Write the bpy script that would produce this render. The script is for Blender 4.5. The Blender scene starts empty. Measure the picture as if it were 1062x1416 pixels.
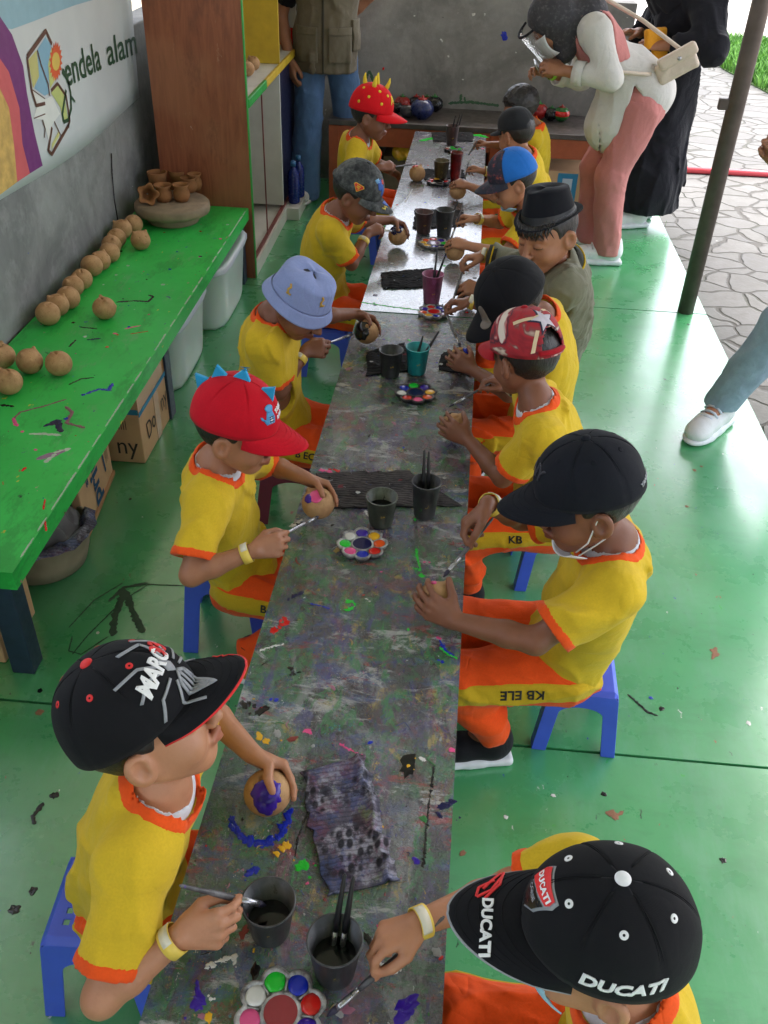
import bpy, bmesh, math, random
import numpy as np
from mathutils import Vector, Matrix
from mathutils.bvhtree import BVHTree
random.seed(7); np.random.seed(7)
scn = bpy.context.scene
COL = scn.collection
# ------------------------------------------------------------------ camera
V1 = np.array([665, -210.]); V2 = np.array([464, 2400.]); PP = np.array([531, 708.])
FP = math.sqrt(-float(np.dot(V1-PP, V2-PP)))
def _d(v):
    a = np.array([v[0]-PP[0], -(v[1]-PP[1]), -FP]); return a/np.linalg.norm(a)
cY = _d(V1); cZ = -_d(V2); cZ = cZ-cY*np.dot(cZ, cY); cZ /= np.linalg.norm(cZ); cX = np.cross(cY, cZ)
RW = np.array([cX, cY, cZ])
CAM = np.array([0, 0, 1.8])
cam = bpy.data.objects.new('camera', bpy.data.cameras.new('camera')); COL.objects.link(cam)
m4 = np.eye(4); m4[:3, :3] = RW; m4[:3, 3] = CAM
cam.matrix_world = Matrix(m4.tolist())
cam.data.sensor_fit = 'VERTICAL'; cam.data.sensor_height = 24; cam.data.lens = 24*FP/1416
cam.data.clip_start = .05; cam.data.clip_end = 500
scn.camera = cam
def _ray(px, py): return RW@np.array([px-PP[0], -(py-PP[1]), -FP])
def at(px, py, z=0.): r = _ray(px, py); return CAM+r*((z-CAM[2])/r[2])
def atX(px, py, x): r = _ray(px, py); return CAM+r*((x-CAM[0])/r[0])
def atY(px, py, y): r = _ray(px, py); return CAM+r*((y-CAM[1])/r[1])
A3 = lambda *a: np.array(a, dtype=float)
def unit(v): v = np.asarray(v, float); return v/max(1e-9, np.linalg.norm(v))
# ------------------------------------------------------------------ objects
def tag(o, label=None, cat=None, group=None, kind=None):
    if label: o['label'] = label
    if cat: o['category'] = cat
    if group: o['group'] = group
    if kind: o['kind'] = kind
    return o
def thing(name, label, cat, base, group=None):
    o = bpy.data.objects.new(name, None); COL.objects.link(o)
    o.location = [float(c) for c in base]; o.empty_display_size = .05
    o['_b'] = [float(c) for c in base]
    return tag(o, label, cat, group)
def rootbase(p):
    while p.parent: p = p.parent
    return np.array(p['_b'])
def mesh(name, V, F, mats, mi=None, smooth=True):
    me = bpy.data.meshes.new(name)
    V = np.asarray(V, dtype=np.float32)
    if isinstance(F, np.ndarray) and F.ndim == 2:
        n, k = F.shape
        me.vertices.add(len(V)); me.vertices.foreach_set('co', V.ravel())
        me.loops.add(n*k); me.loops.foreach_set('vertex_index', F.astype(np.int32).ravel())
        me.polygons.add(n); me.polygons.foreach_set('loop_start', np.arange(0, n*k, k, dtype=np.int32))
        me.update(calc_edges=True); me.validate()
    else:
        me.from_pydata(V.tolist(), [], [list(map(int, f)) for f in F]); me.update()
    if not isinstance(mats, (list, tuple)): mats = [mats]
    for m in mats: me.materials.append(m)
    if mi is not None and len(mi) == len(me.polygons): me.polygons.foreach_set('material_index', np.asarray(mi, dtype=np.int32))
    me.polygons.foreach_set('use_smooth', np.full(len(me.polygons), bool(smooth)))
    return me
def part(name, VF, mats, parent, smooth=True, bevel=0, solid=0, sub=0, offset=-1):
    """a part (or sub-part): world coordinates, made relative to the thing's base"""
    b = rootbase(parent)
    V, F = VF[0], VF[1]; mi = VF[2] if len(VF) > 2 else None
    o = bpy.data.objects.new(name, mesh(name, np.asarray(V, float)-b, F, mats, mi, smooth)); COL.objects.link(o)
    o.parent = parent
    mods(o, bevel, solid, sub, offset); return o
def mods(o, bevel, solid, sub, offset=-1):
    if solid: m = o.modifiers.new('solid', 'SOLIDIFY'); m.thickness = solid; m.offset = offset
    if bevel: m = o.modifiers.new('bevel', 'BEVEL'); m.width = bevel; m.segments = 2; m.limit_method = 'ANGLE'; m.angle_limit = .6
    if sub: m = o.modifiers.new('sub', 'SUBSURF'); m.levels = sub; m.render_levels = sub
def solo(name, VF, mats, label=None, cat=None, group=None, kind=None, base=None, smooth=True, bevel=0, solid=0, sub=0, offset=-1):
    V = np.asarray(VF[0], float)
    if base is None: base = A3(V[:, 0].mean(), V[:, 1].mean(), V[:, 2].min())
    mi = VF[2] if len(VF) > 2 else None
    o = bpy.data.objects.new(name, mesh(name, V-base, VF[1], mats, mi, smooth)); COL.objects.link(o)
    o.location = [float(c) for c in base]; o['_b'] = [float(c) for c in base]
    mods(o, bevel, solid, sub, offset)
    return tag(o, label, cat, group, kind)
def dup(root, loc, rot=(0, 0, 0), label=None, group=None, scale=1):
    def cp(o, par):
        c = o.copy(); COL.objects.link(c)
        if par: c.parent = par
        for ch in list(o.children): cp(ch, c)
        return c
    r = cp(root, None); r.location = [float(c) for c in loc]; r.rotation_euler = rot; r.scale = (scale,)*3
    r['_b'] = [float(c) for c in loc]
    if label: r['label'] = label
    if group: r['group'] = group
    return r
# ------------------------------------------------------------------ mesh pieces
def join(*parts):
    V, F, M = [], [], []; n = 0
    for p in parts:
        v = np.asarray(p[0], float); V.append(v); F += [[int(i)+n for i in f] for f in p[1]]
        m = p[2] if len(p) > 2 else 0
        M += list(m) if hasattr(m, '__len__') else [m]*len(p[1])
        n += len(v)
    return np.vstack(V), F, M
def box(c, s, R=None):
    v = np.array([[x, y, z] for x in (-.5, .5) for y in (-.5, .5) for z in (-.5, .5)])*np.asarray(s, float)
    if R is not None: v = v@np.asarray(R).T
    return v+np.asarray(c, float), [[0, 1, 3, 2], [4, 6, 7, 5], [0, 4, 5, 1], [2, 3, 7, 6], [0, 2, 6, 4], [1, 5, 7, 3]]
def box2(lo, hi): lo = np.asarray(lo, float); hi = np.asarray(hi, float); return box((lo+hi)/2, hi-lo)
def rotz(a): c, s = math.cos(a), math.sin(a); return np.array([[c, -s, 0], [s, c, 0], [0, 0, 1.]])
def rotx(a): c, s = math.cos(a), math.sin(a); return np.array([[1, 0, 0], [0, c, -s], [0, s, c.__float__()]])
def roty(a): c, s = math.cos(a), math.sin(a); return np.array([[c, 0, s], [0, 1, 0], [-s, 0, c]])
def frame(fwd, up=(0, 0, 1)):
    f = unit(fwd); l = np.cross(up, f); l = unit(l); u = np.cross(f, l)
    return np.array([f, l, u]).T
def lathe(prof, c=(0, 0, 0), n=32, R=None, close=True):
    a = np.linspace(0, 2*math.pi, n, endpoint=False); V = []
    for r, z in prof: V.append(np.stack([r*np.cos(a), r*np.sin(a), np.full(n, z)], 1))
    V = np.vstack(V); F = []
    k = len(prof)
    for i in range(k-1):
        for j in range(n):
            j2 = (j+1) % n; F.append([i*n+j, i*n+j2, (i+1)*n+j2, (i+1)*n+j])
    if close:
        if prof[0][0] > 1e-5: F.append(list(range(n))[::-1])
        if prof[-1][0] > 1e-5: F.append([(k-1)*n+j for j in range(n)])
    if R is not None: V = V@np.asarray(R).T
    return V+np.asarray(c, float), F
def tube(pts, rad, n=10, cap=True):
    pts = np.asarray(pts, float); k = len(pts); rad = np.broadcast_to(np.asarray(rad, float), (k,))
    T = np.gradient(pts, axis=0); T /= np.linalg.norm(T, axis=1)[:, None]+1e-12
    ref = A3(0, 0, 1) if abs(T[0][2]) < .9 else A3(1, 0, 0)
    a = np.linspace(0, 2*math.pi, n, endpoint=False); V = []
    u = unit(np.cross(T[0], ref))
    for i in range(k):
        u = unit(u-T[i]*np.dot(u, T[i])); w = np.cross(T[i], u)
        V.append(pts[i]+rad[i]*(np.cos(a)[:, None]*u+np.sin(a)[:, None]*w))
    F = []
    for i in range(k-1):
        for j in range(n):
            j2 = (j+1) % n; F.append([i*n+j, i*n+j2, (i+1)*n+j2, (i+1)*n+j])
    if cap: F.append(list(range(n))[::-1]); F.append([(k-1)*n+j for j in range(n)])
    return np.vstack(V), F
def grid(fn, nu, nv, wrapu=False):
    V = [fn(i/(nu if wrapu else nu-1), j/(nv-1)) for i in range(nu) for j in range(nv)]; F = []
    for i in range(nu if wrapu else nu-1):
        for j in range(nv-1):
            i2 = (i+1) % nu; F.append([i*nv+j, i2*nv+j, i2*nv+j+1, i*nv+j+1])
    return np.array(V, float), F
def disc(c, r, n=24, ax=None):
    a = np.linspace(0, 2*math.pi, n, endpoint=False)
    V = np.stack([r*np.cos(a), r*np.sin(a), 0*a], 1)
    if ax is not None: V = V@np.asarray(ax).T
    return np.vstack([V+np.asarray(c, float), [c]]), [[i, (i+1) % n, n] for i in range(n)]
def ribbon(pts, w, h=.0012, seed=0, n=None, up=(0, 0, 1)):
    """a lumpy stroke of paint lying on a surface: raised middle, ragged rim"""
    rs = np.random.RandomState(seed); pts = np.asarray(pts, float)
    L = np.r_[0, np.cumsum(np.linalg.norm(np.diff(pts, axis=0), axis=1))]
    n = n or max(4, int(L[-1]/max(.004, w*.35)))
    t = np.linspace(0, L[-1], n); P = np.stack([np.interp(t, L, pts[:, i]) for i in range(3)], 1)
    T = np.gradient(P, axis=0); T /= np.linalg.norm(T, axis=1)[:, None]+1e-9
    up = np.asarray(up, float); S = np.cross(up, T); V = []
    for i in range(n):
        e = min(1, .35+min(i, n-1-i)*.45)
        a = w*.5*e*(.55+.8*rs.rand()); b = w*.5*e*(.55+.8*rs.rand())
        V += [P[i]-S[i]*a+up*.0003, P[i]+S[i]*w*.1*(rs.rand()-.5)+up*(.0003+h*(.5+rs.rand())), P[i]+S[i]*b+up*.0003]
    F = []
    for i in range(n-1):
        for j in (0, 1): F.append([i*3+j, (i+1)*3+j, (i+1)*3+j+1, i*3+j+1])
    return np.array(V), [f[::-1] for f in F]
def blob(c, r, h=.0015, seed=0, R=None, n=14, asp=1.):
    rs = np.random.RandomState(seed); a = np.linspace(0, 2*math.pi, n, endpoint=False)
    rr = r*(.65+.6*rs.rand(n)); V = np.stack([rr*np.cos(a)*asp, rr*np.sin(a), np.full(n, .0003)], 1)
    W = np.stack([rr*.6*np.cos(a)*asp, rr*.6*np.sin(a), .0003+h*(.5+.5*rs.rand(n))], 1)
    V = np.vstack([V, W, [[0, 0, h]]])@rotz(rs.rand()*6).T
    if R is not None: V = V@np.asarray(R).T
    F = [[i, (i+1) % n, n+(i+1) % n, n+i] for i in range(n)]+[[n+i, n+(i+1) % n, 2*n] for i in range(n)]
    return V+np.asarray(c, float), F
# ------------------------------------------------------------------ signed distance modelling
def seg(a, b, ra, rb=None):
    a = np.asarray(a, float); b = np.asarray(b, float); rb = ra if rb is None else rb; d = b-a; L2 = max(1e-12, float(d@d))
    def f(x, y, z):
        t = np.clip(((x-a[0])*d[0]+(y-a[1])*d[1]+(z-a[2])*d[2])/L2, 0, 1)
        return np.sqrt((x-a[0]-t*d[0])**2+(y-a[1]-t*d[1])**2+(z-a[2]-t*d[2])**2)-(ra+(rb-ra)*t)
    m = max(ra, rb); return np.minimum(a, b)-m, np.maximum(a, b)+m, f
def ell(c, r, R=None):
    c = np.asarray(c, float); r = np.broadcast_to(np.asarray(r, float), (3,)).copy(); R = np.eye(3) if R is None else np.asarray(R)
    def f(x, y, z):
        x = x-c[0]; y = y-c[1]; z = z-c[2]
        q = [x*R[0, i]+y*R[1, i]+z*R[2, i] for i in range(3)]
        k0 = np.sqrt((q[0]/r[0])**2+(q[1]/r[1])**2+(q[2]/r[2])**2)
        k1 = np.sqrt((q[0]/r[0]**2)**2+(q[1]/r[1]**2)**2+(q[2]/r[2]**2)**2)
        return k0*(k0-1)/np.maximum(k1, 1e-6)
    e = np.sqrt(((R*r)**2).sum(1)); return c-e, c+e, f
def rbx(c, hs, rad, R=None):
    c = np.asarray(c, float); hs = np.asarray(hs, float)-rad; R = np.eye(3) if R is None else np.asarray(R)
    def f(x, y, z):
        x = x-c[0]; y = y-c[1]; z = z-c[2]
        q = [np.abs(x*R[0, i]+y*R[1, i]+z*R[2, i])-hs[i] for i in range(3)]
        return np.sqrt(sum(np.maximum(a, 0)**2 for a in q))+np.minimum(np.maximum(np.maximum(q[0], q[1]), q[2]), 0)-rad
    e = (np.abs(R)*(hs+rad)).sum(1); return c-e, c+e, f
def half(p, n):
    p = np.asarray(p, float); n = unit(n)
    return None, None, lambda x, y, z: (x-p[0])*n[0]+(y-p[1])*n[1]+(z-p[2])*n[2]
class Grid:
    def __init__(s, lo, hi, h):
        s.h = h; s.lo = np.asarray(lo, float)-3*h; n = np.ceil((np.asarray(hi, float)+3*h-s.lo)/h).astype(int)+1; s.n = n
        s.ax = [(s.lo[i]+h*np.arange(n[i])).astype(np.float32) for i in range(3)]
        s.D = np.full(n, 1., np.float32)
    def ogrid(s, sl=(slice(None),)*3):
        return s.ax[0][sl[0]][:, None, None], s.ax[1][sl[1]][None, :, None], s.ax[2][sl[2]][None, None, :]
    def sub(s, lo, hi, pad):
        if lo is None: return (slice(None),)*3
        a = np.clip(np.floor((lo-pad-s.lo)/s.h).astype(int), 0, s.n); b = np.clip(np.ceil((hi+pad-s.lo)/s.h).astype(int)+1, 0, s.n)
        return tuple(slice(int(a[i]), int(b[i])) for i in range(3))
    def u(s, p, k=0., pad=.02):
        sl = s.sub(p[0], p[1], pad+k); D = s.D[sl]
        if D.size == 0: return s
        d = p[2](*s.ogrid(sl)).astype(np.float32)
        if k > 0:
            h = np.clip(.5+.5*(D-d)/k, 0, 1); s.D[sl] = D*(1-h)+d*h-k*h*(1-h)
        else: s.D[sl] = np.minimum(D, d)
        return s
    def s_(s, p, k=0.):
        sl = s.sub(p[0], p[1], .012+k); D = s.D[sl]
        if D.size == 0: return s
        d = -p[2](*s.ogrid(sl)).astype(np.float32)
        if k > 0:
            h = np.clip(.5-.5*(D-d)/k, 0, 1); s.D[sl] = D*(1-h)+d*h+k*h*(1-h)
        else: s.D[sl] = np.maximum(D, d)
        return s
    def i(s, p):
        s.D = np.maximum(s.D, p[2](*s.ogrid()).astype(np.float32)); return s
    def field(s, p): return p[2](*s.ogrid()).astype(np.float32)
    def copy(s):
        g = Grid.__new__(Grid); g.h = s.h; g.lo = s.lo; g.n = s.n; g.ax = s.ax; g.D = s.D.copy(); return g
    def wrinkle(s, amp, freq, seed, stretch=(1, 1, 1), R=None):
        m = np.abs(s.D) < .02+amp
        I = np.nonzero(m); P = np.stack([s.ax[k][I[k]] for k in range(3)], 1).astype(float)
        s.D[I] -= (amp*np.maximum(fold_noise(P, freq, seed, stretch, R), -.3)).astype(np.float32); return s
    def mesh(s): return nets(s.D, s.lo, s.h)
def fold_noise(P, freq, seed, stretch=(1, 1, 1), R=None):
    rs = np.random.RandomState(seed)
    if R is not None: P = P@np.asarray(R)
    P = P*np.asarray(stretch)*freq; Q = P.copy(); out = 0
    for o in range(3):
        d = rs.randn(3, 3); ph = rs.rand(3)*6.28; Q = Q+.55*np.sin(P@d+ph)
    for o, a in enumerate((1, .6, .4)):
        d = rs.randn(3); d /= np.linalg.norm(d); s = np.sin(Q@d*(1.7**o)*2+rs.rand()*6.28); out = out+a*(1-2*np.abs(s)**.7 if o == 0 else s)
    return out/1.6
def nets(D, lo, h):
    I = D < 0
    c = [I[a:I.shape[0]-1+a, b:I.shape[1]-1+b, d:I.shape[2]-1+d] for a in (0, 1) for b in (0, 1) for d in (0, 1)]
    anyc = c[0].copy(); allc = c[0].copy()
    for q in c[1:]: anyc |= q; allc &= q
    act = anyc & ~allc
    ii = np.stack(np.nonzero(act), 1); n = len(ii)
    if n == 0: return np.zeros((0, 3)), np.zeros((0, 4), int)
    off = np.array([[a, b, d] for a in (0, 1) for b in (0, 1) for d in (0, 1)])
    val = np.stack([D[ii[:, 0]+o[0], ii[:, 1]+o[1], ii[:, 2]+o[2]] for o in off], 1)
    acc = np.zeros((n, 3)); cnt = np.zeros(n)
    for a in range(8):
        for b in range(a+1, 8):
            if np.abs(off[a]-off[b]).sum() != 1: continue
            va, vb = val[:, a], val[:, b]; m = (va < 0) != (vb < 0)
            t = np.where(m, va/np.where(m, va-vb, 1), 0)
            acc += np.where(m[:, None], off[a]+(off[b]-off[a])*t[:, None], 0); cnt += m
    V = (ii+acc/cnt[:, None])*h+lo
    idx = np.full(act.shape, -1, np.int32); idx[tuple(ii.T)] = np.arange(n)
    Q = []
    for ax in range(3):
        a = [slice(None)]*3; b = [slice(None)]*3; a[ax] = slice(0, -1); b[ax] = slice(1, None)
        ch = I[tuple(a)] != I[tuple(b)]
        e = np.stack(np.nonzero(ch), 1); u, v = (ax+1) % 3, (ax+2) % 3
        ok = (e[:, u] > 0) & (e[:, v] > 0) & (e[:, u] < D.shape[u]-1) & (e[:, v] < D.shape[v]-1); e = e[ok]
        ins = I[tuple(e.T)]
        def ix(du, dv):
            q = e.copy(); q[:, u] += du; q[:, v] += dv; return idx[tuple(q.T)]
        q = np.stack([ix(-1, -1), ix(0, -1), ix(0, 0), ix(-1, 0)], 1)
        q[~ins] = q[~ins][:, ::-1]; Q.append(q)
    F = np.vstack(Q); F = F[(F >= 0).all(1)]
    # light relaxation
    for _ in range(1):
        S = np.zeros_like(V); k = np.zeros(n)
        for i in range(4):
            j = (i+1) % 4
            np.add.at(S, F[:, i], V[F[:, j]]); np.add.at(S, F[:, j], V[F[:, i]]); np.add.at(k, F[:, i], 1); np.add.at(k, F[:, j], 1)
        k = np.maximum(k, 1); V = V*.7+.3*S/k[:, None]
    return V, F
def sdf(prims, h, fin=None, pad=.02):
    """prims: (mode, prim, k) with mode 'u','s','i'"""
    us = [p for m, p, k in prims if m == 'u']
    g = Grid(np.min([p[0] for p in us], 0), np.max([p[1] for p in us], 0), h)
    for m, p, k in prims:
        if m == 'u': g.u(p, k, pad)
        elif m == 's': g.s_(p, k)
        else: g.i(p)
    if fin: fin(g)
    return g
# ------------------------------------------------------------------ text and marks
def text_vf(s, size=1., bold=0., width=1., shear=0., depth_cuts=2, maxlen=None):
    cu = bpy.data.curves.new('tmp', 'FONT'); cu.body = s; cu.size = size; cu.offset = bold*size; cu.shear = shear
    cu.align_x = 'CENTER'; cu.align_y = 'CENTER'; cu.resolution_u = 3
    o = bpy.data.objects.new('tmp', cu); COL.objects.link(o)
    dg = bpy.context.evaluated_depsgraph_get(); me = bpy.data.meshes.new_from_object(o.evaluated_get(dg))
    bpy.data.objects.remove(o); bpy.data.curves.remove(cu)
    bm = bmesh.new(); bm.from_mesh(me); bpy.data.meshes.remove(me)
    return bm_split(bm, maxlen or size*.12, width)
def bm_split(bm, maxlen, width=1.):
    bmesh.ops.triangulate(bm, faces=bm.faces)
    for _ in range(5):
        es = [e for e in bm.edges if e.calc_length() > maxlen]
        if not es or len(bm.faces) > 6000: break
        bmesh.ops.subdivide_edges(bm, edges=es, cuts=1); bmesh.ops.triangulate(bm, faces=bm.faces)
    V = np.array([[v.co.x*width, v.co.y, 0] for v in bm.verts]); bm.verts.index_update()
    F = [[v.index for v in f.verts] for f in bm.faces]; bm.free(); return V, F
def poly_vf(pts, maxlen=.006):
    bm = bmesh.new(); vs = [bm.verts.new((p[0], p[1], 0)) for p in pts]; f = bm.faces.new(vs)
    if f.normal.z < 0: f.normal_flip()
    bm.normal_update()
    return bm_split(bm, maxlen)
def line_vf(pts, w, closed=False):
    """flat polyline of width w in the mark's own plane"""
    P = np.asarray(pts, float)[:, :2]
    if closed: P = np.vstack([P, P[:1]])
    L = np.r_[0, np.cumsum(np.linalg.norm(np.diff(P, axis=0), axis=1))]; n = max(3, int(L[-1]/max(w, .004))+1)
    t = np.unique(np.r_[np.linspace(0, L[-1], n), L]); P = np.stack([np.interp(t, L, P[:, i]) for i in (0, 1)], 1)
    T = np.gradient(P, axis=0); T /= np.linalg.norm(T, axis=1)[:, None]+1e-9; N = np.stack([-T[:, 1], T[:, 0]], 1)
    w = np.broadcast_to(np.asarray(w, float), (len(P),))
    V = np.zeros((len(P)*2, 3)); V[0::2, :2] = P+N*w[:, None]/2; V[1::2, :2] = P-N*w[:, None]/2
    return V, [[2*i, 2*i+1, 2*i+3, 2*i+2] for i in range(len(P)-1)]
def place(VF, O, right, up):
    """flat mark -> plane through O (world)"""
    r = unit(right); u = unit(np.asarray(up, float)-r*np.dot(up, r)); n = np.cross(r, u)
    V = np.asarray(VF[0]); return O+V[:, :1]*r+V[:, 1:2]*u+V[:, 2:3]*n, VF[1]
def bvh_of(*objs):
    dg = bpy.context.evaluated_depsgraph_get(); V = []; F = []; n = 0
    for o in objs:
        e = o.evaluated_get(dg); me = e.to_mesh(); mw = np.array(o.matrix_world) if False else None
        b = rootbase(o)
        v = np.zeros(len(me.vertices)*3, np.float32); me.vertices.foreach_get('co', v); V.append(v.reshape(-1, 3)+b)
        F += [[i+n for i in p.vertices] for p in me.polygons]; n += len(me.vertices); e.to_mesh_clear()
    return BVHTree.FromPolygons(np.vstack(V).tolist(), F)
def wrap(VF, O, nrm, up, bvh, off=.0012, reach=.06, keep=None):
    """lay a flat mark onto a curved surface: cast along -nrm from a plane over O"""
    n = unit(nrm); r = unit(np.cross(up, n)); u = np.cross(n, r); V = np.asarray(VF[0]); out = []; ok = []
    for v in V:
        p = np.asarray(O)+v[0]*r+v[1]*u+n*reach
        h = bvh.ray_cast(Vector(p), Vector(-n), reach*3)
        if h[0] is None: out.append(p-n*reach); ok.append(False)
        else: out.append(np.array(h[0])+n*off); ok.append(True)
    F = [f for f in VF[1] if all(ok[i] for i in f)]
    used = sorted({i for f in F for i in f}); mp = {k: i for i, k in enumerate(used)}
    return np.array([out[i] for i in used]).reshape(-1, 3), [[mp[i] for i in f] for f in F]
# ------------------------------------------------------------------ materials
def lin(r, g, b):
    f = lambda c: (c/12.92 if c <= .04045 else ((c+.055)/1.055)**2.4)
    return tuple(f(c/255) for c in (r, g, b))
class NT:
    def __init__(s, name):
        s.m = bpy.data.materials.new(name); s.m.use_nodes = True; s.t = s.m.node_tree; s.b = s.t.nodes['Principled BSDF']
        s.co = s.t.nodes.new('ShaderNodeTexCoord').outputs['Object']
    def n(s, kind, **kw):
        d = s.t.nodes.new(kind)
        for k, v in kw.items():
            if k.startswith('i_'):
                q = k[2:].replace('_', ' '); s.set(d.inputs[int(q) if q.isdigit() else q], v)
            else: setattr(d, k, v)
        return d
    def set(s, inp, v):
        if isinstance(v, bpy.types.NodeSocket): s.t.links.new(v, inp)
        else:
            if inp.type == 'RGBA' and len(v) == 3: v = (*v, 1)
            inp.default_value = v
    def mapped(s, scale=(1, 1, 1), rot=(0, 0, 0), loc=(0, 0, 0)):
        return s.n('ShaderNodeMapping', i_Vector=s.co, i_Scale=scale, i_Rotation=rot, i_Location=loc).outputs[0]
    def noise(s, scale, detail=4, rough=.55, co=None, dist=0): return s.n('ShaderNodeTexNoise', i_Vector=co or s.co, i_Scale=scale, i_Detail=detail, i_Roughness=rough, i_Distortion=dist).outputs[0]
    def ramp(s, fac, *stops, const=False):
        r = s.n('ShaderNodeValToRGB'); e = r.color_ramp.elements
        if const: r.color_ramp.interpolation = 'CONSTANT'
        while len(e) < len(stops): e.new(.5)
        for i, (p, c) in enumerate(stops):
            e[i].position = p; e[i].color = (*c, 1) if hasattr(c, '__len__') else (c, c, c, 1)
        s.set(r.inputs[0], fac); return r.outputs[0]
    def mix(s, fac, a, b, mode='MIX'):
        d = s.n('ShaderNodeMix', data_type='RGBA', blend_type=mode); s.set(d.inputs[0], fac); s.set(d.inputs[6], a); s.set(d.inputs[7], b); return d.outputs[2]
    def math(s, op, a, b=0., c=None):
        d = s.n('ShaderNodeMath', operation=op); s.set(d.inputs[0], a); s.set(d.inputs[1], b)
        if c is not None: s.set(d.inputs[2], c)
        return d.outputs[0]
    def bump(s, h, strength=.3, dist=.002, prev=None):
        d = s.n('ShaderNodeBump', i_Height=h, i_Strength=strength, i_Distance=dist)
        if prev is not None: s.set(d.inputs['Normal'], prev)
        return d.outputs[0]
    def out(s, col=None, rough=None, normal=None, **kw):
        if col is not None: s.set(s.b.inputs['Base Color'], col)
        if rough is not None: s.set(s.b.inputs['Roughness'], rough)
        if normal is not None: s.set(s.b.inputs['Normal'], normal)
        for k, v in kw.items(): s.set(s.b.inputs[k.replace('_', ' ')], v)
        return s.m
    def splats(s, col, scale, amount, palette, rot=0., stretch=(1, 1, 1), warp=.35, size=.32, seed=0, soft=14., amt=.92):
        """flecks of paint: warped cells, some of which hold a fleck of one palette colour"""
        mp = s.mapped(stretch, (0, 0, rot), (seed*3.1, seed*1.7, seed*.9))
        w = s.n('ShaderNodeTexNoise', i_Vector=mp, i_Scale=scale*1.6, i_Detail=3.).outputs[1]
        sh = s.n('ShaderNodeVectorMath', operation='SUBTRACT', i_0=w, i_1=(.5, .5, .5)).outputs[0]
        sh = s.n('ShaderNodeVectorMath', operation='SCALE', i_0=sh); sh.inputs['Scale'].default_value = warp*3/scale
        co = s.n('ShaderNodeVectorMath', operation='ADD', i_0=mp, i_1=sh.outputs[0]).outputs[0]
        v = s.n('ShaderNodeTexVoronoi', i_Vector=co, i_Scale=scale)
        sep = s.n('ShaderNodeSeparateColor', i_0=v.outputs['Color'])
        pick = s.math('LESS_THAN', sep.outputs[0], amount)
        rad = s.math('MULTIPLY', sep.outputs[1], size)
        ins = s.math('MULTIPLY', s.math('SUBTRACT', rad, v.outputs['Distance']), soft); s.t.nodes[-1].use_clamp = True
        fac = s.math('MULTIPLY', s.math('MULTIPLY', pick, ins), amt)
        k = len(palette); pc = s.ramp(sep.outputs[2], *[(i/k, c) for i, c in enumerate(palette)], const=True)
        return s.mix(fac, col, pc), fac
def simple(name, c, rough=.5, var=.12, scale=30, bump=.1, bscale=120, metal=0., coat=0., spec=.5, sss=0.):
    t = NT(name); nz = t.noise(scale, 4)
    col = t.mix(t.ramp(nz, (.3, 0.), (.7, 1.)), tuple(x*(1-var) for x in c), tuple(min(1, x*(1+var)) for x in c))
    nm = t.bump(t.noise(bscale, 3), bump, .001) if bump else None
    r = t.ramp(t.noise(scale*2.3, 3), (.3, max(0, rough-.07)), (.7, min(1, rough+.07)))
    return t.out(col, r, nm, Metallic=metal, Coat_Weight=coat, Specular_IOR_Level=spec, Subsurface_Weight=sss)
def fabric(name, c, var=.1, weave=900, rough=.85, sheen=.15, dirt=None, crease=.26):
    t = NT(name)
    w1 = t.n('ShaderNodeTexWave', i_Vector=t.co, i_Scale=weave*.5, i_Distortion=1.5, i_Detail=1., bands_direction='X').outputs[1]
    w2 = t.n('ShaderNodeTexWave', i_Vector=t.co, i_Scale=weave*.5, i_Distortion=1.5, i_Detail=1., bands_direction='Z').outputs[1]
    nz = t.noise(18, 5); fz = t.noise(260, 2)
    cr1 = t.noise(9, 2, .45, co=t.mapped((1, 1, .35), (.5, .2, .3)), dist=.9); cr2 = t.noise(10, 2, .45, co=t.mapped((.4, 1, 1), (-.6, .4, .2), (3, 1, 2)), dist=.9)
    ab = lambda q: t.math('ABSOLUTE', t.math('SUBTRACT', q, .5)); crs = t.math('MINIMUM', t.math('MULTIPLY', ab(cr1), 4.), t.math('MULTIPLY', ab(cr2), 4.))
    col = t.mix(t.ramp(nz, (.3, 0.), (.7, 1.)), tuple(x*(1-var) for x in c), tuple(min(1, x*(1+var)) for x in c))
    col = t.mix(t.ramp(fz, (.35, 0.), (.65, .35)), col, tuple(x*.8 for x in c))
    if dirt: col = t.mix(t.ramp(t.noise(7, 5), (.55, 0.), (.75, .5)), col, dirt)
    h = t.math('ADD', t.math('ADD', w1, w2), t.math('MULTIPLY', nz, 1.5))
    return t.out(col, rough, t.bump(h, .15, .0006, t.bump(t.noise(45, 3), .25, .003, t.bump(crs, crease, .014))), Sheen_Weight=sheen*.6, Specular_IOR_Level=.15)
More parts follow.
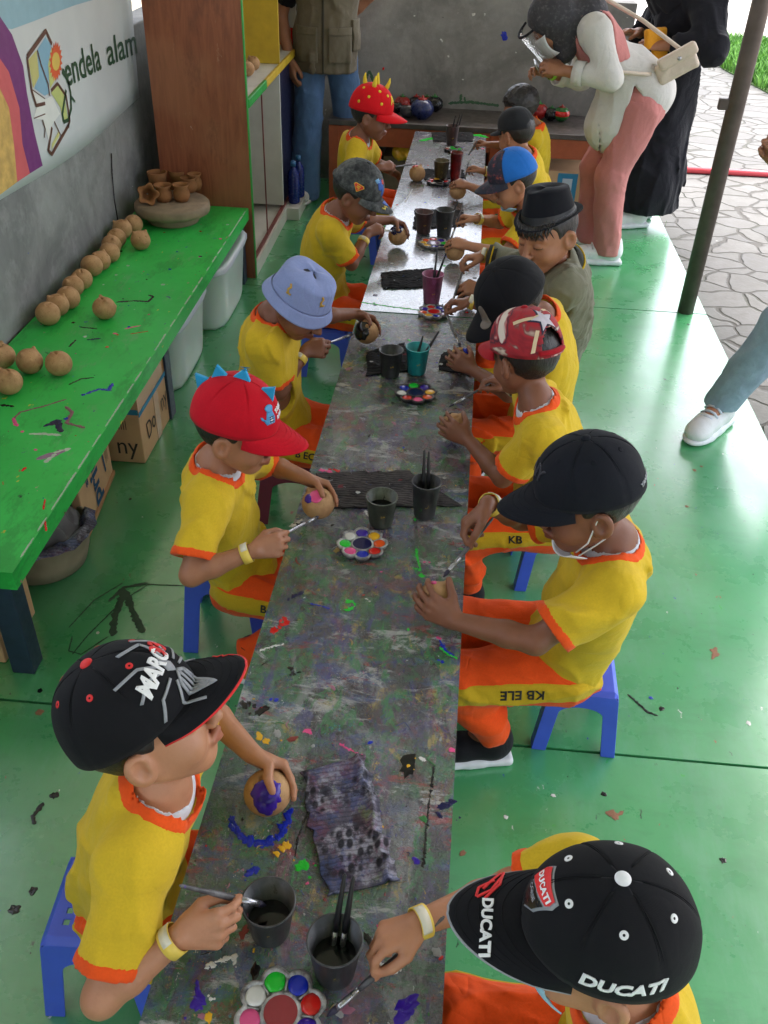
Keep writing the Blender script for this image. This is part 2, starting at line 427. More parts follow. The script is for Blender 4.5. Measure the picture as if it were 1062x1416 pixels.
# ================================================================== materials
PAL = [lin(225, 225, 220), lin(35, 160, 50), lin(190, 35, 30), lin(30, 55, 160), lin(70, 40, 130), lin(215, 110, 150), lin(220, 180, 40), lin(15, 15, 18), lin(60, 150, 160), lin(120, 30, 40)]
def table_mat(far=False):
    t = NT('painted_table_top'); OLD = [lin(170, 170, 168), lin(58, 130, 66), lin(140, 56, 50), lin(52, 66, 120), lin(70, 54, 104), lin(160, 104, 124), lin(160, 138, 76), lin(20, 20, 24), lin(84, 128, 132), lin(96, 50, 54)]
    big = t.noise(4.5, 7, .65); mid = t.noise(19, 7, .7, dist=.8)
    col = t.mix(t.ramp(big, (.36, 0.), (.64, 1.)), lin(38, 39, 44), lin(78, 78, 83))
    col = t.mix(t.ramp(mid, (.42, 0.), (.62, .75)), col, lin(66, 63, 64))
    w = t.n('ShaderNodeTexNoise', i_Vector=t.mapped((1, .6, 1), (0, 0, .5)), i_Scale=16., i_Detail=8., i_Roughness=.72).outputs[1]
    hv = t.n('ShaderNodeHueSaturation', i_Color=w, i_Saturation=1.5, i_Value=.55).outputs[0]
    col = t.mix(.35, col, hv, 'SOFT_LIGHT'); col = t.mix(t.ramp(t.noise(7, 6, .7), (.45, 0.), (.65, .18)), col, hv)
    sx = t.n('ShaderNodeSeparateXYZ', i_0=t.co)
    edge = t.n('ShaderNodeMapRange', i_Value=sx.outputs[0]); edge.inputs[1].default_value = .02; edge.inputs[2].default_value = -.21
    near = t.n('ShaderNodeMapRange', i_Value=sx.outputs[1]); near.inputs[1].default_value = .6; near.inputs[2].default_value = -.9
    gm = t.math('MULTIPLY', t.math('ADD', t.math('MULTIPLY', edge.outputs[0], .8), .2), t.math('ADD', t.math('MULTIPLY', near.outputs[0], .7), .42))
    gn = t.math('MULTIPLY', t.math('SUBTRACT', gm, t.ramp(t.noise(15, 8, .75, dist=1.2), (.2, 0.), (.8, 1.))), 9.); t.t.nodes[-1].use_clamp = True
    col = t.mix(t.math('MULTIPLY', gn, .8), col, t.mix(mid, lin(34, 92, 44), lin(70, 140, 76)))
    col = t.mix(t.ramp(t.noise(34, 7, .72), (.54, 0.), (.62, .75)), col, lin(34, 33, 37))
    col = t.mix(t.ramp(t.noise(30, 7, .75, co=t.mapped((1, .4, 1), (0, 0, -.7))), (.6, 0.), (.68, .5)), col, lin(150, 150, 152))
    if far: col = t.mix(t.ramp(t.noise(9, 6, .65), (.35, .5), (.65, .85)), col, lin(132, 130, 140))  # far table: grey-lilac sheen of the sky painted into the base colour
    hs = None
    for i, (sc, lo, amt, c, st, rt) in enumerate(((9, .60, .55, lin(150, 152, 152), (1, .5, 1), .4), (8, .585, .6, lin(44, 112, 56), (.6, 1, 1), 1.), (11, .61, .55, lin(74, 58, 112), (1, .5, 1), -.5), (10, .645, .55, lin(120, 48, 46), (1, .6, 1), .9), (12, .62, .5, lin(58, 84, 140), (.5, 1, 1), .2), (13, .655, .5, lin(150, 90, 112), (1, .45, 1), -.9), (15, .655, .6, lin(186, 160, 70), (1, .7, 1), .3), (7, .60, .5, lin(58, 52, 52), (1, .6, 1), 2.), (18, .645, .7, lin(190, 190, 188), (.4, 1, 1), .6), (20, .64, .7, lin(40, 128, 60), (1, .5, 1), 1.4), (22, .665, .7, lin(150, 44, 44), (.5, 1, 1), -.2), (24, .64, .6, lin(52, 50, 120), (1, .5, 1), .8))):
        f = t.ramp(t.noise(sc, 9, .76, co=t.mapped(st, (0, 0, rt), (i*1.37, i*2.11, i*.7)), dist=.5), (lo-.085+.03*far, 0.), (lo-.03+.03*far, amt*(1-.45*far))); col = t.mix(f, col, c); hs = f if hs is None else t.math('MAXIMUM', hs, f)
    for sc, am, st, rt, sz, sd, am2 in ((48, .4, (1, .45, 1), -.4, .3, 3, .65), (95, .5, (1, .6, 1), .9, .34, 4, .75), (170, .4, (1, 1, 1), 0, .36, 6, .85)):
        col, f = t.splats(col, sc, am, OLD if sc < 90 else PAL, rt, st, 1.1, sz, sd, 6., am2); hs = t.math('MAXIMUM', hs, f)
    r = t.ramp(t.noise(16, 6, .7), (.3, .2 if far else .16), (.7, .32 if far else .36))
    crust = t.n('ShaderNodeTexVoronoi', i_Vector=t.co, i_Scale=210., feature='SMOOTH_F1').outputs[0]
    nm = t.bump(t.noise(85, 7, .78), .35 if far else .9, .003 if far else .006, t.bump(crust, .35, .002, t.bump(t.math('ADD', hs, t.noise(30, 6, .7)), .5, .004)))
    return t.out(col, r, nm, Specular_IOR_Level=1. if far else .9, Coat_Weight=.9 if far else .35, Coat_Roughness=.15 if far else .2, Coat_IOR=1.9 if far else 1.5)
def green_mat(name, base, dark, rough, dense=1., wear=None, spec=.5, coat=0.):
    t = NT(name); n1 = t.noise(3., 6, .6); n2 = t.noise(28, 6, .7)
    col = t.mix(t.ramp(n1, (.3, 0.), (.7, 1.)), dark, base)
    col = t.mix(t.ramp(n2, (.6, 0.), (.72, .55)), col, tuple(c*.5 for c in base))
    if wear: col = t.mix(t.ramp(t.noise(1.3, 7, .62), (.5, 0.), (.75, .55)), col, wear)
    if wear:
        col = t.mix(t.ramp(t.noise(7, 9, .78, co=t.mapped((1, .3, 1), (0, 0, .4))), (.5, 0.), (.6, .38)), col, wear); col = t.mix(t.ramp(t.noise(9, 9, .78, co=t.mapped((.3, 1, 1), (0, 0, .9), (4, 2, 0))), (.53, 0.), (.6, .2)), col, tuple(c*.6 for c in dark)); col = t.mix(t.ramp(t.noise(1.7, 8, .7, co=t.mapped((1, 1, 1), (0, 0, 0), (7, 3, 0))), (.52, 0.), (.68, .22)), col, tuple(c*.65 for c in dark))
    else: col = t.mix(t.ramp(t.noise(8, 9, .78, co=t.mapped((1, .35, 1), (0, 0, .5))), (.53, 0.), (.6, .5)), col, tuple(c*.5 for c in dark)); col = t.mix(t.ramp(t.noise(10, 9, .78, co=t.mapped((1, .4, 1), (0, 0, -.4), (2, 5, 0))), (.56, 0.), (.62, .4)), col, lin(120, 170, 120))
    for sc, am, sz, sd in ((7, .10*dense, .16, 1), (16, .16*dense, .2, 2), (40, .2*dense, .24, 3), (90, .12*dense, .26, 5)):
        col, f = t.splats(col, sc, am, PAL+[lin(30, 60, 40)]*4, .6*sd, (1, .6, 1), .6, sz, sd)
    r = t.ramp(t.noise(5, 7, .65), (.3, rough), (.7, rough+.2))
    return t.out(col, r, t.bump(t.noise(60, 4), .12, .002, t.bump(t.noise(4, 3), .15, .01)), Specular_IOR_Level=spec, Coat_Weight=coat, Coat_Roughness=.2, Coat_IOR=1.75)
def concrete(name, a, b, specks=1.):
    t = NT(name); n1 = t.noise(2.2, 8, .65, dist=.6); n2 = t.noise(11, 7, .7)
    col = t.mix(t.ramp(n1, (.32, 0.), (.66, 1.)), a, b)
    col = t.mix(t.ramp(n2, (.5, 0.), (.75, .5)), col, tuple(c*1.35 for c in b))
    col = t.mix(t.ramp(t.noise(5, 7, .7, co=t.mapped((1, 1, .35))), (.55, 0.), (.72, .6)), col, tuple(c*.55 for c in a))
    if specks:
        col, f = t.splats(col, 9, .16*specks, [lin(225, 225, 220)]*5+[lin(30, 60, 170), lin(190, 50, 40), lin(25, 25, 25), lin(40, 120, 60)], .4, (1, 1, .7), .5, .13, 2)
        col, f = t.splats(col, 26, .14*specks, [lin(215, 215, 210)]*4+[lin(25, 25, 25)]*3+[lin(40, 80, 160)], .4, (1, 1, 1), .5, .16, 4)
    return t.out(col, .85, t.bump(t.noise(40, 6, .7), .5, .004, t.bump(t.noise(6, 4), .4, .02)))
def paving_mat():
    t = NT('crazy_paving')
    w = t.n('ShaderNodeTexNoise', i_Vector=t.co, i_Scale=3., i_Detail=2.).outputs[1]
    sh = t.n('ShaderNodeVectorMath', operation='SCALE', i_0=w); sh.inputs['Scale'].default_value = .22
    co = t.n('ShaderNodeVectorMath', operation='ADD', i_0=t.co, i_1=sh.outputs[0]).outputs[0]
    mp = t.n('ShaderNodeMapping', i_Vector=co, i_Scale=(4.2, 5.0, 1)).outputs[0]
    e = t.n('ShaderNodeTexVoronoi', i_Vector=mp, i_Scale=1., feature='DISTANCE_TO_EDGE').outputs[0]
    v = t.n('ShaderNodeTexVoronoi', i_Vector=mp, i_Scale=1.)
    sep = t.n('ShaderNodeSeparateColor', i_0=v.outputs['Color'])
    st = t.ramp(sep.outputs[0], (0., lin(96, 95, 92)), (.5, lin(110, 108, 105)), (1., lin(90, 89, 88)))
    st = t.mix(t.ramp(t.noise(14, 7, .7), (.35, 0.), (.7, .6)), st, lin(84, 80, 74))
    st = t.mix(t.ramp(t.noise(3, 6, .6), (.5, 0.), (.7, .4)), st, lin(82, 80, 77))
    st, f = t.splats(st, 5, .12, [lin(200, 200, 196)], .3, (1, 1, 1), .5, .1, 3)
    jn = t.ramp(t.math('ADD', e, t.math('MULTIPLY', t.math('SUBTRACT', t.noise(30, 4), .5), .05)), (.018, 0.), (.05, 1.))
    jc = t.mix(t.ramp(t.noise(1.6, 5), (.5, 0.), (.62, .6)), lin(64, 60, 54), lin(60, 62, 46))
    col = t.mix(jn, jc, st)
    return t.out(col, .75, t.bump(jn, .8, .012, t.bump(t.noise(55, 5), .4, .004)))
M = {}
M['table'] = table_mat(); M['table_far_sheen'] = table_mat(True)
M['floor'] = green_mat('green_floor_paint', lin(76, 164, 104), lin(62, 146, 90), .2, .45, lin(104, 164, 128), .8, .8)
M['bench'] = green_mat('green_bench_paint', lin(54, 200, 88), lin(44, 180, 74), .32, 1.1)
M['wall'] = concrete('grey_plaster', lin(104, 104, 104), lin(146, 146, 144))
M['wall_back'] = concrete('dark_grey_plaster', lin(108, 108, 105), lin(152, 150, 146), 1.4)
M['paving'] = paving_mat()
M['ground'] = simple('bare_ground', lin(176, 164, 140), .9, .2, 2, .5, 30)
M['road'] = simple('pale_concrete', lin(176, 172, 164), .8, .08, 3, .3, 40)
M['soil'] = simple('grass_soil', lin(70, 92, 44), .9, .3, 14, .5, 60)
M['edge_green'] = simple('table_edge_green', lin(60, 110, 78), .5, .35, 40, .3, 90)
M['wood_dark'] = simple('dark_wood', lin(62, 54, 48), .6, .3, 20, .4, 90)
M['navy'] = simple('navy_paint', lin(34, 48, 70), .45, .25, 25, .2)
M['steel_rust'] = simple('brown_steel', lin(92, 80, 74), .5, .22, 14, .25, 70, .3)
M['roof'] = simple('roof_sheet', lin(226, 226, 222), .7, .1, 5, .1)
M['white_paint'] = simple('white_shelf_paint', lin(206, 204, 196), .5, .08, 9, .15, 60)
M['yellow_paint'] = simple('yellow_shelf_paint', lin(196, 164, 40), .5, .12, 12, .15)
M['green_paint'] = simple('green_shelf_edge', lin(40, 150, 60), .45, .12, 12, .15)
M['red_paint'] = simple('red_line_paint', lin(120, 62, 58), .6, .12, 12, .15)
def ply_mat():
    t = NT('brown_plywood'); g = t.noise(9, 6, .6, co=t.mapped((3, 3, .35)), dist=1.5)
    col = t.mix(t.ramp(g, (.3, 0.), (.7, 1.)), lin(116, 62, 40), lin(150, 88, 58))
    n = t.noise(2.2, 3); col = t.mix(t.ramp(n, (.5, 0.), (.62, .4)), col, lin(158, 104, 74)); col = t.mix(t.ramp(t.noise(6, 9, .78, co=t.mapped((1, 1, .4))), (.56, 0.), (.64, .4)), col, lin(84, 46, 34)); col = t.mix(t.ramp(t.noise(14, 9, .8, co=t.mapped((1, 1, .3), (0, .2, 0), (3, 1, 2))), (.62, 0.), (.66, .4)), col, lin(180, 150, 126))
    col, f = t.splats(col, 8, .1, [lin(220, 215, 205), lin(60, 60, 110)], .2, (1, 1, 1), .5, .1, 2)
    return t.out(col, .42, t.bump(g, .15, .002))
M['ply'] = ply_mat()
def clay_mat():
    t = NT('raw_clay'); n = t.noise(40, 5)
    col = t.mix(t.ramp(n, (.3, 0.), (.7, 1.)), lin(166, 124, 84), lin(192, 152, 108))
    col = t.mix(t.ramp(t.noise(180, 2), (.6, 0.), (.7, .4)), col, lin(120, 84, 52)); col = t.mix(t.ramp(t.noise(13, 6, .7, co=t.mapped((1, 1, .4))), (.5, 0.), (.66, .5)), col, lin(140, 98, 62))
    return t.out(col, .8, t.bump(t.noise(70, 4), .4, .002, t.bump(t.noise(26, 4, .6, co=t.mapped((1, 1, 2.5))), .5, .004)))
M['clay'] = clay_mat()
M['clay_brown'] = simple('brown_clay', lin(138, 92, 52), .8, .15, 30, .3)
M['clay_hole'] = simple('dark_hole', lin(60, 38, 24), .9, .1)
M['stone_wheel'] = simple('dusty_wheel', lin(140, 122, 100), .85, .2, 20, .4)
M['water'] = simple('dirty_paint_water', lin(22, 22, 26), .12, .2, 20, .1, 40)
def cup_mat(name, c, c2, rough=.35):
    t = NT(name); col = t.mix(t.ramp(t.noise(16, 7, .7), (.4, 0.), (.6, 1.)), c, c2)
    col = t.mix(t.ramp(t.noise(26, 7, .75, co=t.mapped((1, 1, .35))), (.52, 0.), (.6, .55)), col, tuple(min(.5, x*2.6+.03) for x in c)); col = t.mix(t.ramp(t.noise(22, 7, .75, co=t.mapped((1, 1, .5), (0, 0, 2))), (.5, 0.), (.6, .7)), col, tuple(x*.35 for x in c))
    col, f = t.splats(col, 60, .35, PAL+[lin(30, 30, 30)]*5, .5, (1, 1, .6), .6, .3, 3)
    return t.out(col, rough, t.bump(t.noise(50, 4), .3, .002))
M['cup_dark'] = cup_mat('stained_cup', lin(46, 46, 48), lin(70, 72, 74))
M['cup_teal'] = cup_mat('teal_cup', lin(30, 160, 165), lin(36, 140, 148))
M['cup_pink'] = cup_mat('pink_cup', lin(140, 62, 104), lin(160, 90, 120))
M['cup_red'] = cup_mat('red_glass', lin(120, 16, 16), lin(60, 10, 14), .15)
M['cup_maroon'] = cup_mat('maroon_cup', lin(74, 44, 46), lin(52, 48, 50))
M['cup_olive'] = cup_mat('olive_cup', lin(90, 80, 52), lin(54, 52, 46))
M['palette'] = cup_mat('palette_plastic', lin(200, 198, 196), lin(70, 64, 70))
M['palette_dark'] = cup_mat('dirty_palette_plastic', lin(60, 54, 58), lin(34, 32, 36))
PC = dict(white=lin(214, 212, 208), green=lin(30, 190, 50), blue=lin(14, 40, 170), red=lin(200, 30, 24), orange=lin(222, 84, 30), yellow=lin(226, 172, 40), pink=lin(224, 84, 140), purple=lin(58, 30, 150), black=lin(18, 17, 20), rose=lin(150, 52, 60), navy=lin(24, 24, 70), lilac=lin(150, 120, 150))
for k, c in PC.items(): M['p_'+k] = simple('paint_'+k, c, .18, .06, 60, .25, 160)
M['brush'] = cup_mat('stained_brush', lin(58, 56, 60), lin(110, 108, 112), .45)
M['brush_black'] = simple('black_brush', lin(26, 25, 28), .45, .2, 60)
M['ferrule'] = simple('brush_ferrule', lin(168, 168, 172), .3, .1, 60, .1, 120, .9)
M['bristle'] = simple('wet_bristle', lin(40, 36, 60), .6, .3, 80)
def cloth_mat(name, a, b, weave=70, wv=.55):
    t = NT(name); col = t.mix(t.ramp(t.noise(12, 6, .7), (.35, 0.), (.65, 1.)), a, b)
    w = t.n('ShaderNodeTexWave', i_Vector=t.co, i_Scale=weave*.3, i_Distortion=4., i_Detail=2., bands_direction='Y').outputs[1]
    col = t.mix(t.ramp(w, (.2, wv), (.5, 0.)), col, lin(18, 18, 24))
    col, f = t.splats(col, 38, .34, [lin(200, 200, 205), lin(20, 20, 30), lin(70, 60, 100), lin(120, 50, 60), lin(40, 60, 110), lin(20, 20, 24)], .5, (1, 1, 1), .5, .34, 3)
    col, f = t.splats(col, 90, .4, [lin(150, 150, 160), lin(14, 14, 20), lin(20, 20, 30)], .2, (1, .6, 1), .5, .34, 5)
    return t.out(col, .85, t.bump(w, .5, .004, t.bump(t.noise(55, 5, .7), .8, .006)), Specular_IOR_Level=.2)
def rag_mat():
    t = NT('smudged_rag'); col = t.mix(t.ramp(t.noise(14, 7, .72), (.38, 0.), (.62, 1.)), lin(62, 60, 76), lin(122, 116, 132))
    for i, (sc, lo, c, am) in enumerate(((13, .54, lin(168, 168, 182), .7), (16, .56, lin(110, 60, 84), .6), (15, .55, lin(60, 78, 130), .6), (20, .6, lin(150, 150, 165), .7), (18, .58, lin(40, 40, 52), .8), (15, .62, lin(120, 140, 90), .6), (17, .6, lin(60, 44, 44), .6))): col = t.mix(t.ramp(t.noise(sc, 8, .74, co=t.mapped((1, 1, 1), (0, 0, i), (i, i, 0))), (lo-.05, 0.), (lo+.02, am)), col, c)
    v = t.n('ShaderNodeTexVoronoi', i_Vector=t.mapped((70, 40, 20), (0, 0, -.28)), i_Scale=1., i_Randomness=.45); sq = t.math('MULTIPLY', t.ramp(v.outputs['Distance'], (.28, 1.), (.45, 0.)), t.ramp(t.noise(9, 5, .6), (.5, 0.), (.56, 1.)))
    col = t.mix(t.math('MULTIPLY', sq, .9), col, lin(20, 20, 28)); w = t.n('ShaderNodeTexWave', i_Vector=t.mapped((1, 1, 1), (0, 0, -.28)), i_Scale=34., i_Distortion=3., i_Detail=2., bands_direction='Y').outputs[1]
    col = t.mix(t.ramp(w, (.1, .35), (.3, 0.)), col, lin(24, 24, 32))
    return t.out(col, .8, t.bump(t.noise(70, 6, .7), .7, .005, t.bump(w, .25, .002)), Specular_IOR_Level=.3)
M['rag'] = rag_mat()
M['rag_black'] = cloth_mat('black_rag', lin(22, 22, 24), lin(40, 39, 42))
M['rag_brown'] = cloth_mat('ribbed_rag', lin(52, 50, 52), lin(92, 86, 86), 110)
M['stool_blue'] = simple('blue_plastic', lin(66, 90, 206), .38, .08, 12, .08, 90)
M['stool_maroon'] = simple('maroon_plastic', lin(110, 34, 54), .4, .12, 12, .08, 90)
M['card'] = simple('cardboard', lin(208, 164, 124), .8, .09, 9, .2, 70)
M['card_in'] = simple('cardboard_flap', lin(178, 132, 92), .8, .1, 9, .2, 70)
M['tape'] = simple('brown_tape', lin(186, 138, 92), .18, .06, 9, .1, 30)
M['ink_blue'] = simple('blue_print', lin(24, 74, 112), .7, .1, 30, .05)
M['ink_cyan'] = simple('cyan_print', lin(50, 130, 170), .6, .1, 30, .05)
M['ink_dark'] = simple('dark_print', lin(52, 44, 40), .8, .1, 30, .05)
M['tub'] = simple('milky_plastic', lin(246, 246, 252), .35, .03, 6, .05, 40, coat=.2, sss=.15)
M['tub_lid'] = simple('pale_lid', lin(196, 202, 214), .35, .04, 6, .05, 40)
M['basin'] = simple('clayey_basin', lin(160, 142, 122), .8, .22, 8, .35, 40)
M['basin_in'] = simple('wet_clay', lin(88, 86, 86), .5, .3, 14, .6, 40)
M['orange_wood'] = simple('orange_wood', lin(160, 78, 46), .5, .2, 14, .2, 60)
M['bench_top_dark'] = simple('sooty_bench_top', lin(74, 68, 66), .4, .4, 14, .3, 60)
M['black'] = simple('black_gloss', lin(20, 20, 22), .3, .1, 30)
# ================================================================== setting
def zone(x0, y0, x1, y1, z, nx=1, ny=1): return grid(lambda u, v: (x0+(x1-x0)*u, y0+(y1-y0)*v, z), nx+1, ny+1)
solo('ground', (zone(-90, -80, 90, 120, -.075)[0], [f for f in zone(-90, -80, 90, 120, -.075)[1]]), M['ground'], kind='structure', base=A3(0, 0, 0))
solo('stone_paving', zone(1.2, -7, 7.5, 12.7, -.05), M['paving'], kind='structure', base=A3(0, 0, 0))
solo('road', zone(1.6, 12.7, 60, 40, -.046), M['road'], kind='structure', base=A3(0, 0, 0))
FX = 1.275
fl = [box2((-1.62, -6.5, -.14), (FX, 1.494, 0)), box2((-1.62, 1.502, -.14), (FX, 4.256, 0)), box2((-1.62, 4.264, -.14), (FX, 6.12, 0))]
marks = []
rs = np.random.RandomState(3)
def pline(pts, z=0.): return [at(x, y, z) for x, y in pts]
FM = [M['floor'], simple('floor_scribble', lin(34, 62, 42), .6, .1), M['p_red'], M['p_white'], M['p_blue'], M['p_black'], simple('dusty_red', lin(138, 96, 70), .7, .1)]
def addmark(L, vf, mi): L.append((vf[0], vf[1], mi))
for pts, w in (([(172, 815), (160, 850), (155, 880)], .022), ([(172, 815), (185, 850), (198, 875)], .02), ([(150, 832), (172, 812), (205, 806)], .012), ([(100, 905), (120, 880), (170, 830), (205, 808), (255, 810)], .004), ([(100, 880), (95, 900), (112, 905), (150, 880)], .004), ([(95, 868), (130, 830), (170, 806)], .004)):
    addmark(marks, ribbon(pline(pts, .001), w, .0004, len(marks)), 1)
for (x, y, r, mi) in ((845, 1125, .012, 6), (850, 1130, .009, 6), (990, 905, .011, 6), (985, 900, .007, 6), (960, 650, .008, 6), (900, 965, .006, 4), (915, 980, .008, 5), (835, 1098, .007, 5), (55, 985, .01, 6), (700, 1130, .006, 3), (790, 1170, .008, 6), (640, 1180, .008, 6), (765, 1100, .006, 3), (45, 1232, .01, 5), (20, 1258, .012, 5), (135, 875, .006, 3), (1035, 1000, .007, 3), (880, 820, .007, 2), (1000, 1190, .008, 5), (950, 700, .007, 6), (970, 645, .006, 6), (75, 1100, .01, 5), (255, 700, .008, 6), (180, 690, .006, 5), (55, 955, .008, 5)):
    addmark(marks, blob(at(x, y, .0005), r, .0006, int(x+y)), mi)
for pts, w, mi in (([(868, 960), (885, 975), (895, 985), (910, 990)], .007, 5), ([(60, 1110), (45, 1130), (48, 1140)], .012, 5), ([(850, 1130), (862, 1122)], .01, 6), ([(990, 895), (985, 912)], .012, 6)):
    addmark(marks, ribbon(pline(pts, .0005), w, .0004, int(w*1e4)), mi)
solo('floor', join(*fl, *marks), FM, kind='structure', base=A3(0, 0, 0), smooth=False)
# grass beside the paving
gp = [at(*q, -.04)[:2] for q in ((972, 70), (1000, 95), (1062, 128), (1130, 150), (1160, 60), (1062, 62), (1000, 56))]
gp = np.array(gp)
def inpoly(x, y, P=gp):
    c = False; n = len(P)
    for i in range(n):
        a, b = P[i], P[i-1]
        if (a[1] > y) != (b[1] > y) and x < (b[0]-a[0])*(y-a[1])/(b[1]-a[1])+a[0]: c = not c
    return c
solo('grass_bed', ([(x, y, -.04) for x, y in gp]+[(x, y, -.09) for x, y in gp], [list(range(7))]+[[i, 7+i, 7+(i+1) % 7, (i+1) % 7] for i in range(7)]), M['soil'], kind='structure', base=A3(0, 0, 0), smooth=False)
gv, gf, gi = [], [], []; rs = np.random.RandomState(5); cnt = 0
def blade(x, y, z, L, w, rs):
    a = rs.rand()*6.28; b = rs.rand()*6.28; dx, dy = math.cos(a)*w, math.sin(a)*w; lx, ly = math.cos(b)*L*.5, math.sin(b)*L*.5; n = len(gv)
    gv.extend([(x-dx, y-dy, z), (x+dx, y+dy, z), (x+lx*.4+dx*.7, y+ly*.4+dy*.7, z+L*.6), (x+lx*.4-dx*.7, y+ly*.4-dy*.7, z+L*.6), (x+lx, y+ly, z+L*.9)])
    gf.extend([[n, n+1, n+2, n+3], [n+3, n+2, n+4]]); k = rs.randint(3); gi.extend([k, k])
lo, hi = gp.min(0), gp.max(0)
while cnt < 9000:
    x, y = lo+(hi-lo)*rs.rand(2)
    if inpoly(x, y): blade(x, y, -.04, .06+.1*rs.rand(), .006+.006*rs.rand(), rs); cnt += 1
GM = [simple('grass_a', lin(96, 150, 56), .7, .2), simple('grass_b', lin(122, 172, 70), .7, .2), simple('grass_c', lin(78, 122, 48), .7, .2)]
solo('grass', (gv, gf, gi), GM, 'short green grass growing along the edge of the stone paving', 'grass', kind='stuff', base=A3(gp[:, 0].mean(), gp[:, 1].mean(), -.04))
def tuft(x, y, n, L, lab):
    global gv, gf, gi
    gv, gf, gi = [], [], []; rs = np.random.RandomState(int(x*10+y)); c = at(x, y, -.05)
    for i in range(n): blade(c[0]+rs.randn()*.03, c[1]+rs.randn()*.05, -.05, L*(.5+rs.rand()), .008, rs)
    solo('weed', (gv, gf, gi), GM, lab, 'weed', base=c)
tuft(905, 432, 16, .03, 'small weed sprouting between paving stones beside the steel post'); tuft(905, 300, 20, .05, 'weed tuft at the corner of the green floor near the black dress')
# walls, roof, post
solo('concrete_wall', box2((-1.66, -6.5, -.06), (-1.52, 6.1, 1.1)), M['wall'], 'low grey plastered wall behind the green bench and banner', 'wall', smooth=False, bevel=.008)
wm = [box2((-1.66, 6.104, -.06), (.98, 6.24, 1.1))]
for (x, y, r, mi) in ((697, 50, .03, 1), (530, 95, .01, 2), (610, 55, .008, 3), (655, 20, .012, 3), (620, 78, .008, 3), (573, 22, .006, 3), (640, 110, .007, 3)):
    p = atY(x, y, 6.1035); addmark(wm, blob(p, r, .0015, int(x), R=np.array([[1, 0, 0], [0, 0, -1], [0, 1, 0.]]), asp=.6), mi)
for pts in ([(620, 143), (650, 141), (690, 146)], [(636, 142), (638, 130)], [(644, 142), (642, 134)], [(505, 110), (511, 98), (516, 112), (520, 130)]):
    addmark(wm, ribbon([atY(x, y, 6.1035) for x, y in pts], .016, .0008, len(wm), up=(0, -1, 0)), 4)
solo('concrete_wall', join(*wm), [M['wall_back'], M['p_blue'], M['p_red'], M['p_white'], simple('green_smear', lin(62, 98, 70), .7)], 'dark grey plastered end wall with white and blue paint flecks', 'wall', smooth=False)
rf = thing('shelter_roof', 'flat sheet roof of the open shelter above the tables', 'roof', A3(0, 2, 2.45))
part('roof_sheet', box2((-2.1, -6.5, 2.56), (2.35, 6.9, 2.62)), M['roof'], rf, smooth=False)
for y in (-5, -2, .2, 2.2, 4.27, 6.1): part('beam', box2((-1.9, y-.04, 2.45), (2.3, y+.04, 2.556)), M['steel_rust'], rf, smooth=False)
def post(x, y, lab, off=0.):
    t = thing('steel_post', lab, 'post', A3(x, y, 0))
    part('tube', tube([(x, y, 0.001), (x, y, 1.3), (x, y, 2.45)], .038, 20), M['steel_rust'], t)
    part('bracket', box((x-.05, y, 1.0-.05), (.05, .03, .045)), M['steel_rust'], t, smooth=False, bevel=.004)
    return t
post(1.175, 4.275, 'brown steel tube post standing at the edge of the green floor')
dup(bpy.data.objects['steel_post'], (1.175, -1.4, 0), label='brown steel post nearest the viewer, outside the picture')
solo('red_pipe', tube([(1.2, 6.9, -.028), (2.4, 6.93, -.028), (5, 6.95, -.028), (7.5, 6.98, -.028)], .022, 10), simple('red_plastic_pipe', lin(226, 84, 92), .4, .06), 'thin red pipe lying across the stone paving', 'pipe')
# ================================================================== banner on the wall
BX = -1.512
bn = thing('banner', 'white printed banner with green lettering and purple wave on the wall', 'banner', A3(BX, 3.4, .8))
bz = lambda y: .79+.02*math.sin(y*3)
part('sheet', grid(lambda u, v: (BX-.0005, 1.9+u*(2.57+.1*v), bz(1.9+u*2.57)+v*.72), 40, 10), simple('banner_vinyl', lin(200, 204, 206), .5, .05, 4, .1, 12), bn, solid=.003)
Z = lambda pts: [atX(x/4.827, y/4.827, BX+.001) for x, y in pts]
def art(name, pts, mat, dx=.0006):
    P = np.array(Z(pts)); P[:, 0] = BX+dx
    f = list(range(len(P)))
    a = sum(P[i-1][1]*P[i][2]-P[i][1]*P[i-1][2] for i in f)
    part(name, (P, [f if a > 0 else f[::-1]]), mat, bn, smooth=False)
def artline(name, pts, w, mat, dx=.0022):
    P = np.array(Z(pts)); V, F = line_vf(np.stack([P[:, 1], P[:, 2]], 1), w)
    part(name, (np.stack([np.full(len(V), BX+dx), V[:, 0], V[:, 1]], 1), F), mat, bn, smooth=False)
SM = lambda n, c: simple(n, c, .5, .06, 12, .05)
art('printed_wave', [(-420, -60), (640, -60), (620, 0), (500, 35), (380, 80), (230, 140), (80, 195), (40, 190), (0, 110), (-420, 120)], SM('print_sky', lin(140, 176, 192)))
art('printed_wave', [(-420, 60), (0, 110), (80, 230), (155, 440), (180, 620), (230, 880), (285, 1105), (200, 1158), (150, 960), (130, 720), (60, 480), (0, 390), (-420, 200)], SM('print_purple', lin(112, 46, 112)), .0009)
art('printed_wave', [(-420, 200), (0, 390), (60, 480), (130, 720), (150, 960), (200, 1158), (115, 1215), (95, 980), (60, 720), (0, 590), (-420, 480)], SM('print_salmon', lin(200, 92, 96)), .0009)
art('printed_wave', [(-420, 480), (0, 590), (60, 720), (95, 980), (115, 1215), (0, 1300), (-420, 1480)], simple('print_yellow', lin(196, 160, 88), .6, .25, 25, .1), .0009)
art('emblem', [(250, 330), (305, 245), (345, 310), (322, 430), (330, 620), (300, 640), (230, 590), (262, 510)], SM('print_blue', lin(130, 172, 196)))
art('emblem', [(190, 400), (245, 335), (262, 510), (222, 590)], SM('print_olive', lin(190, 186, 120)))
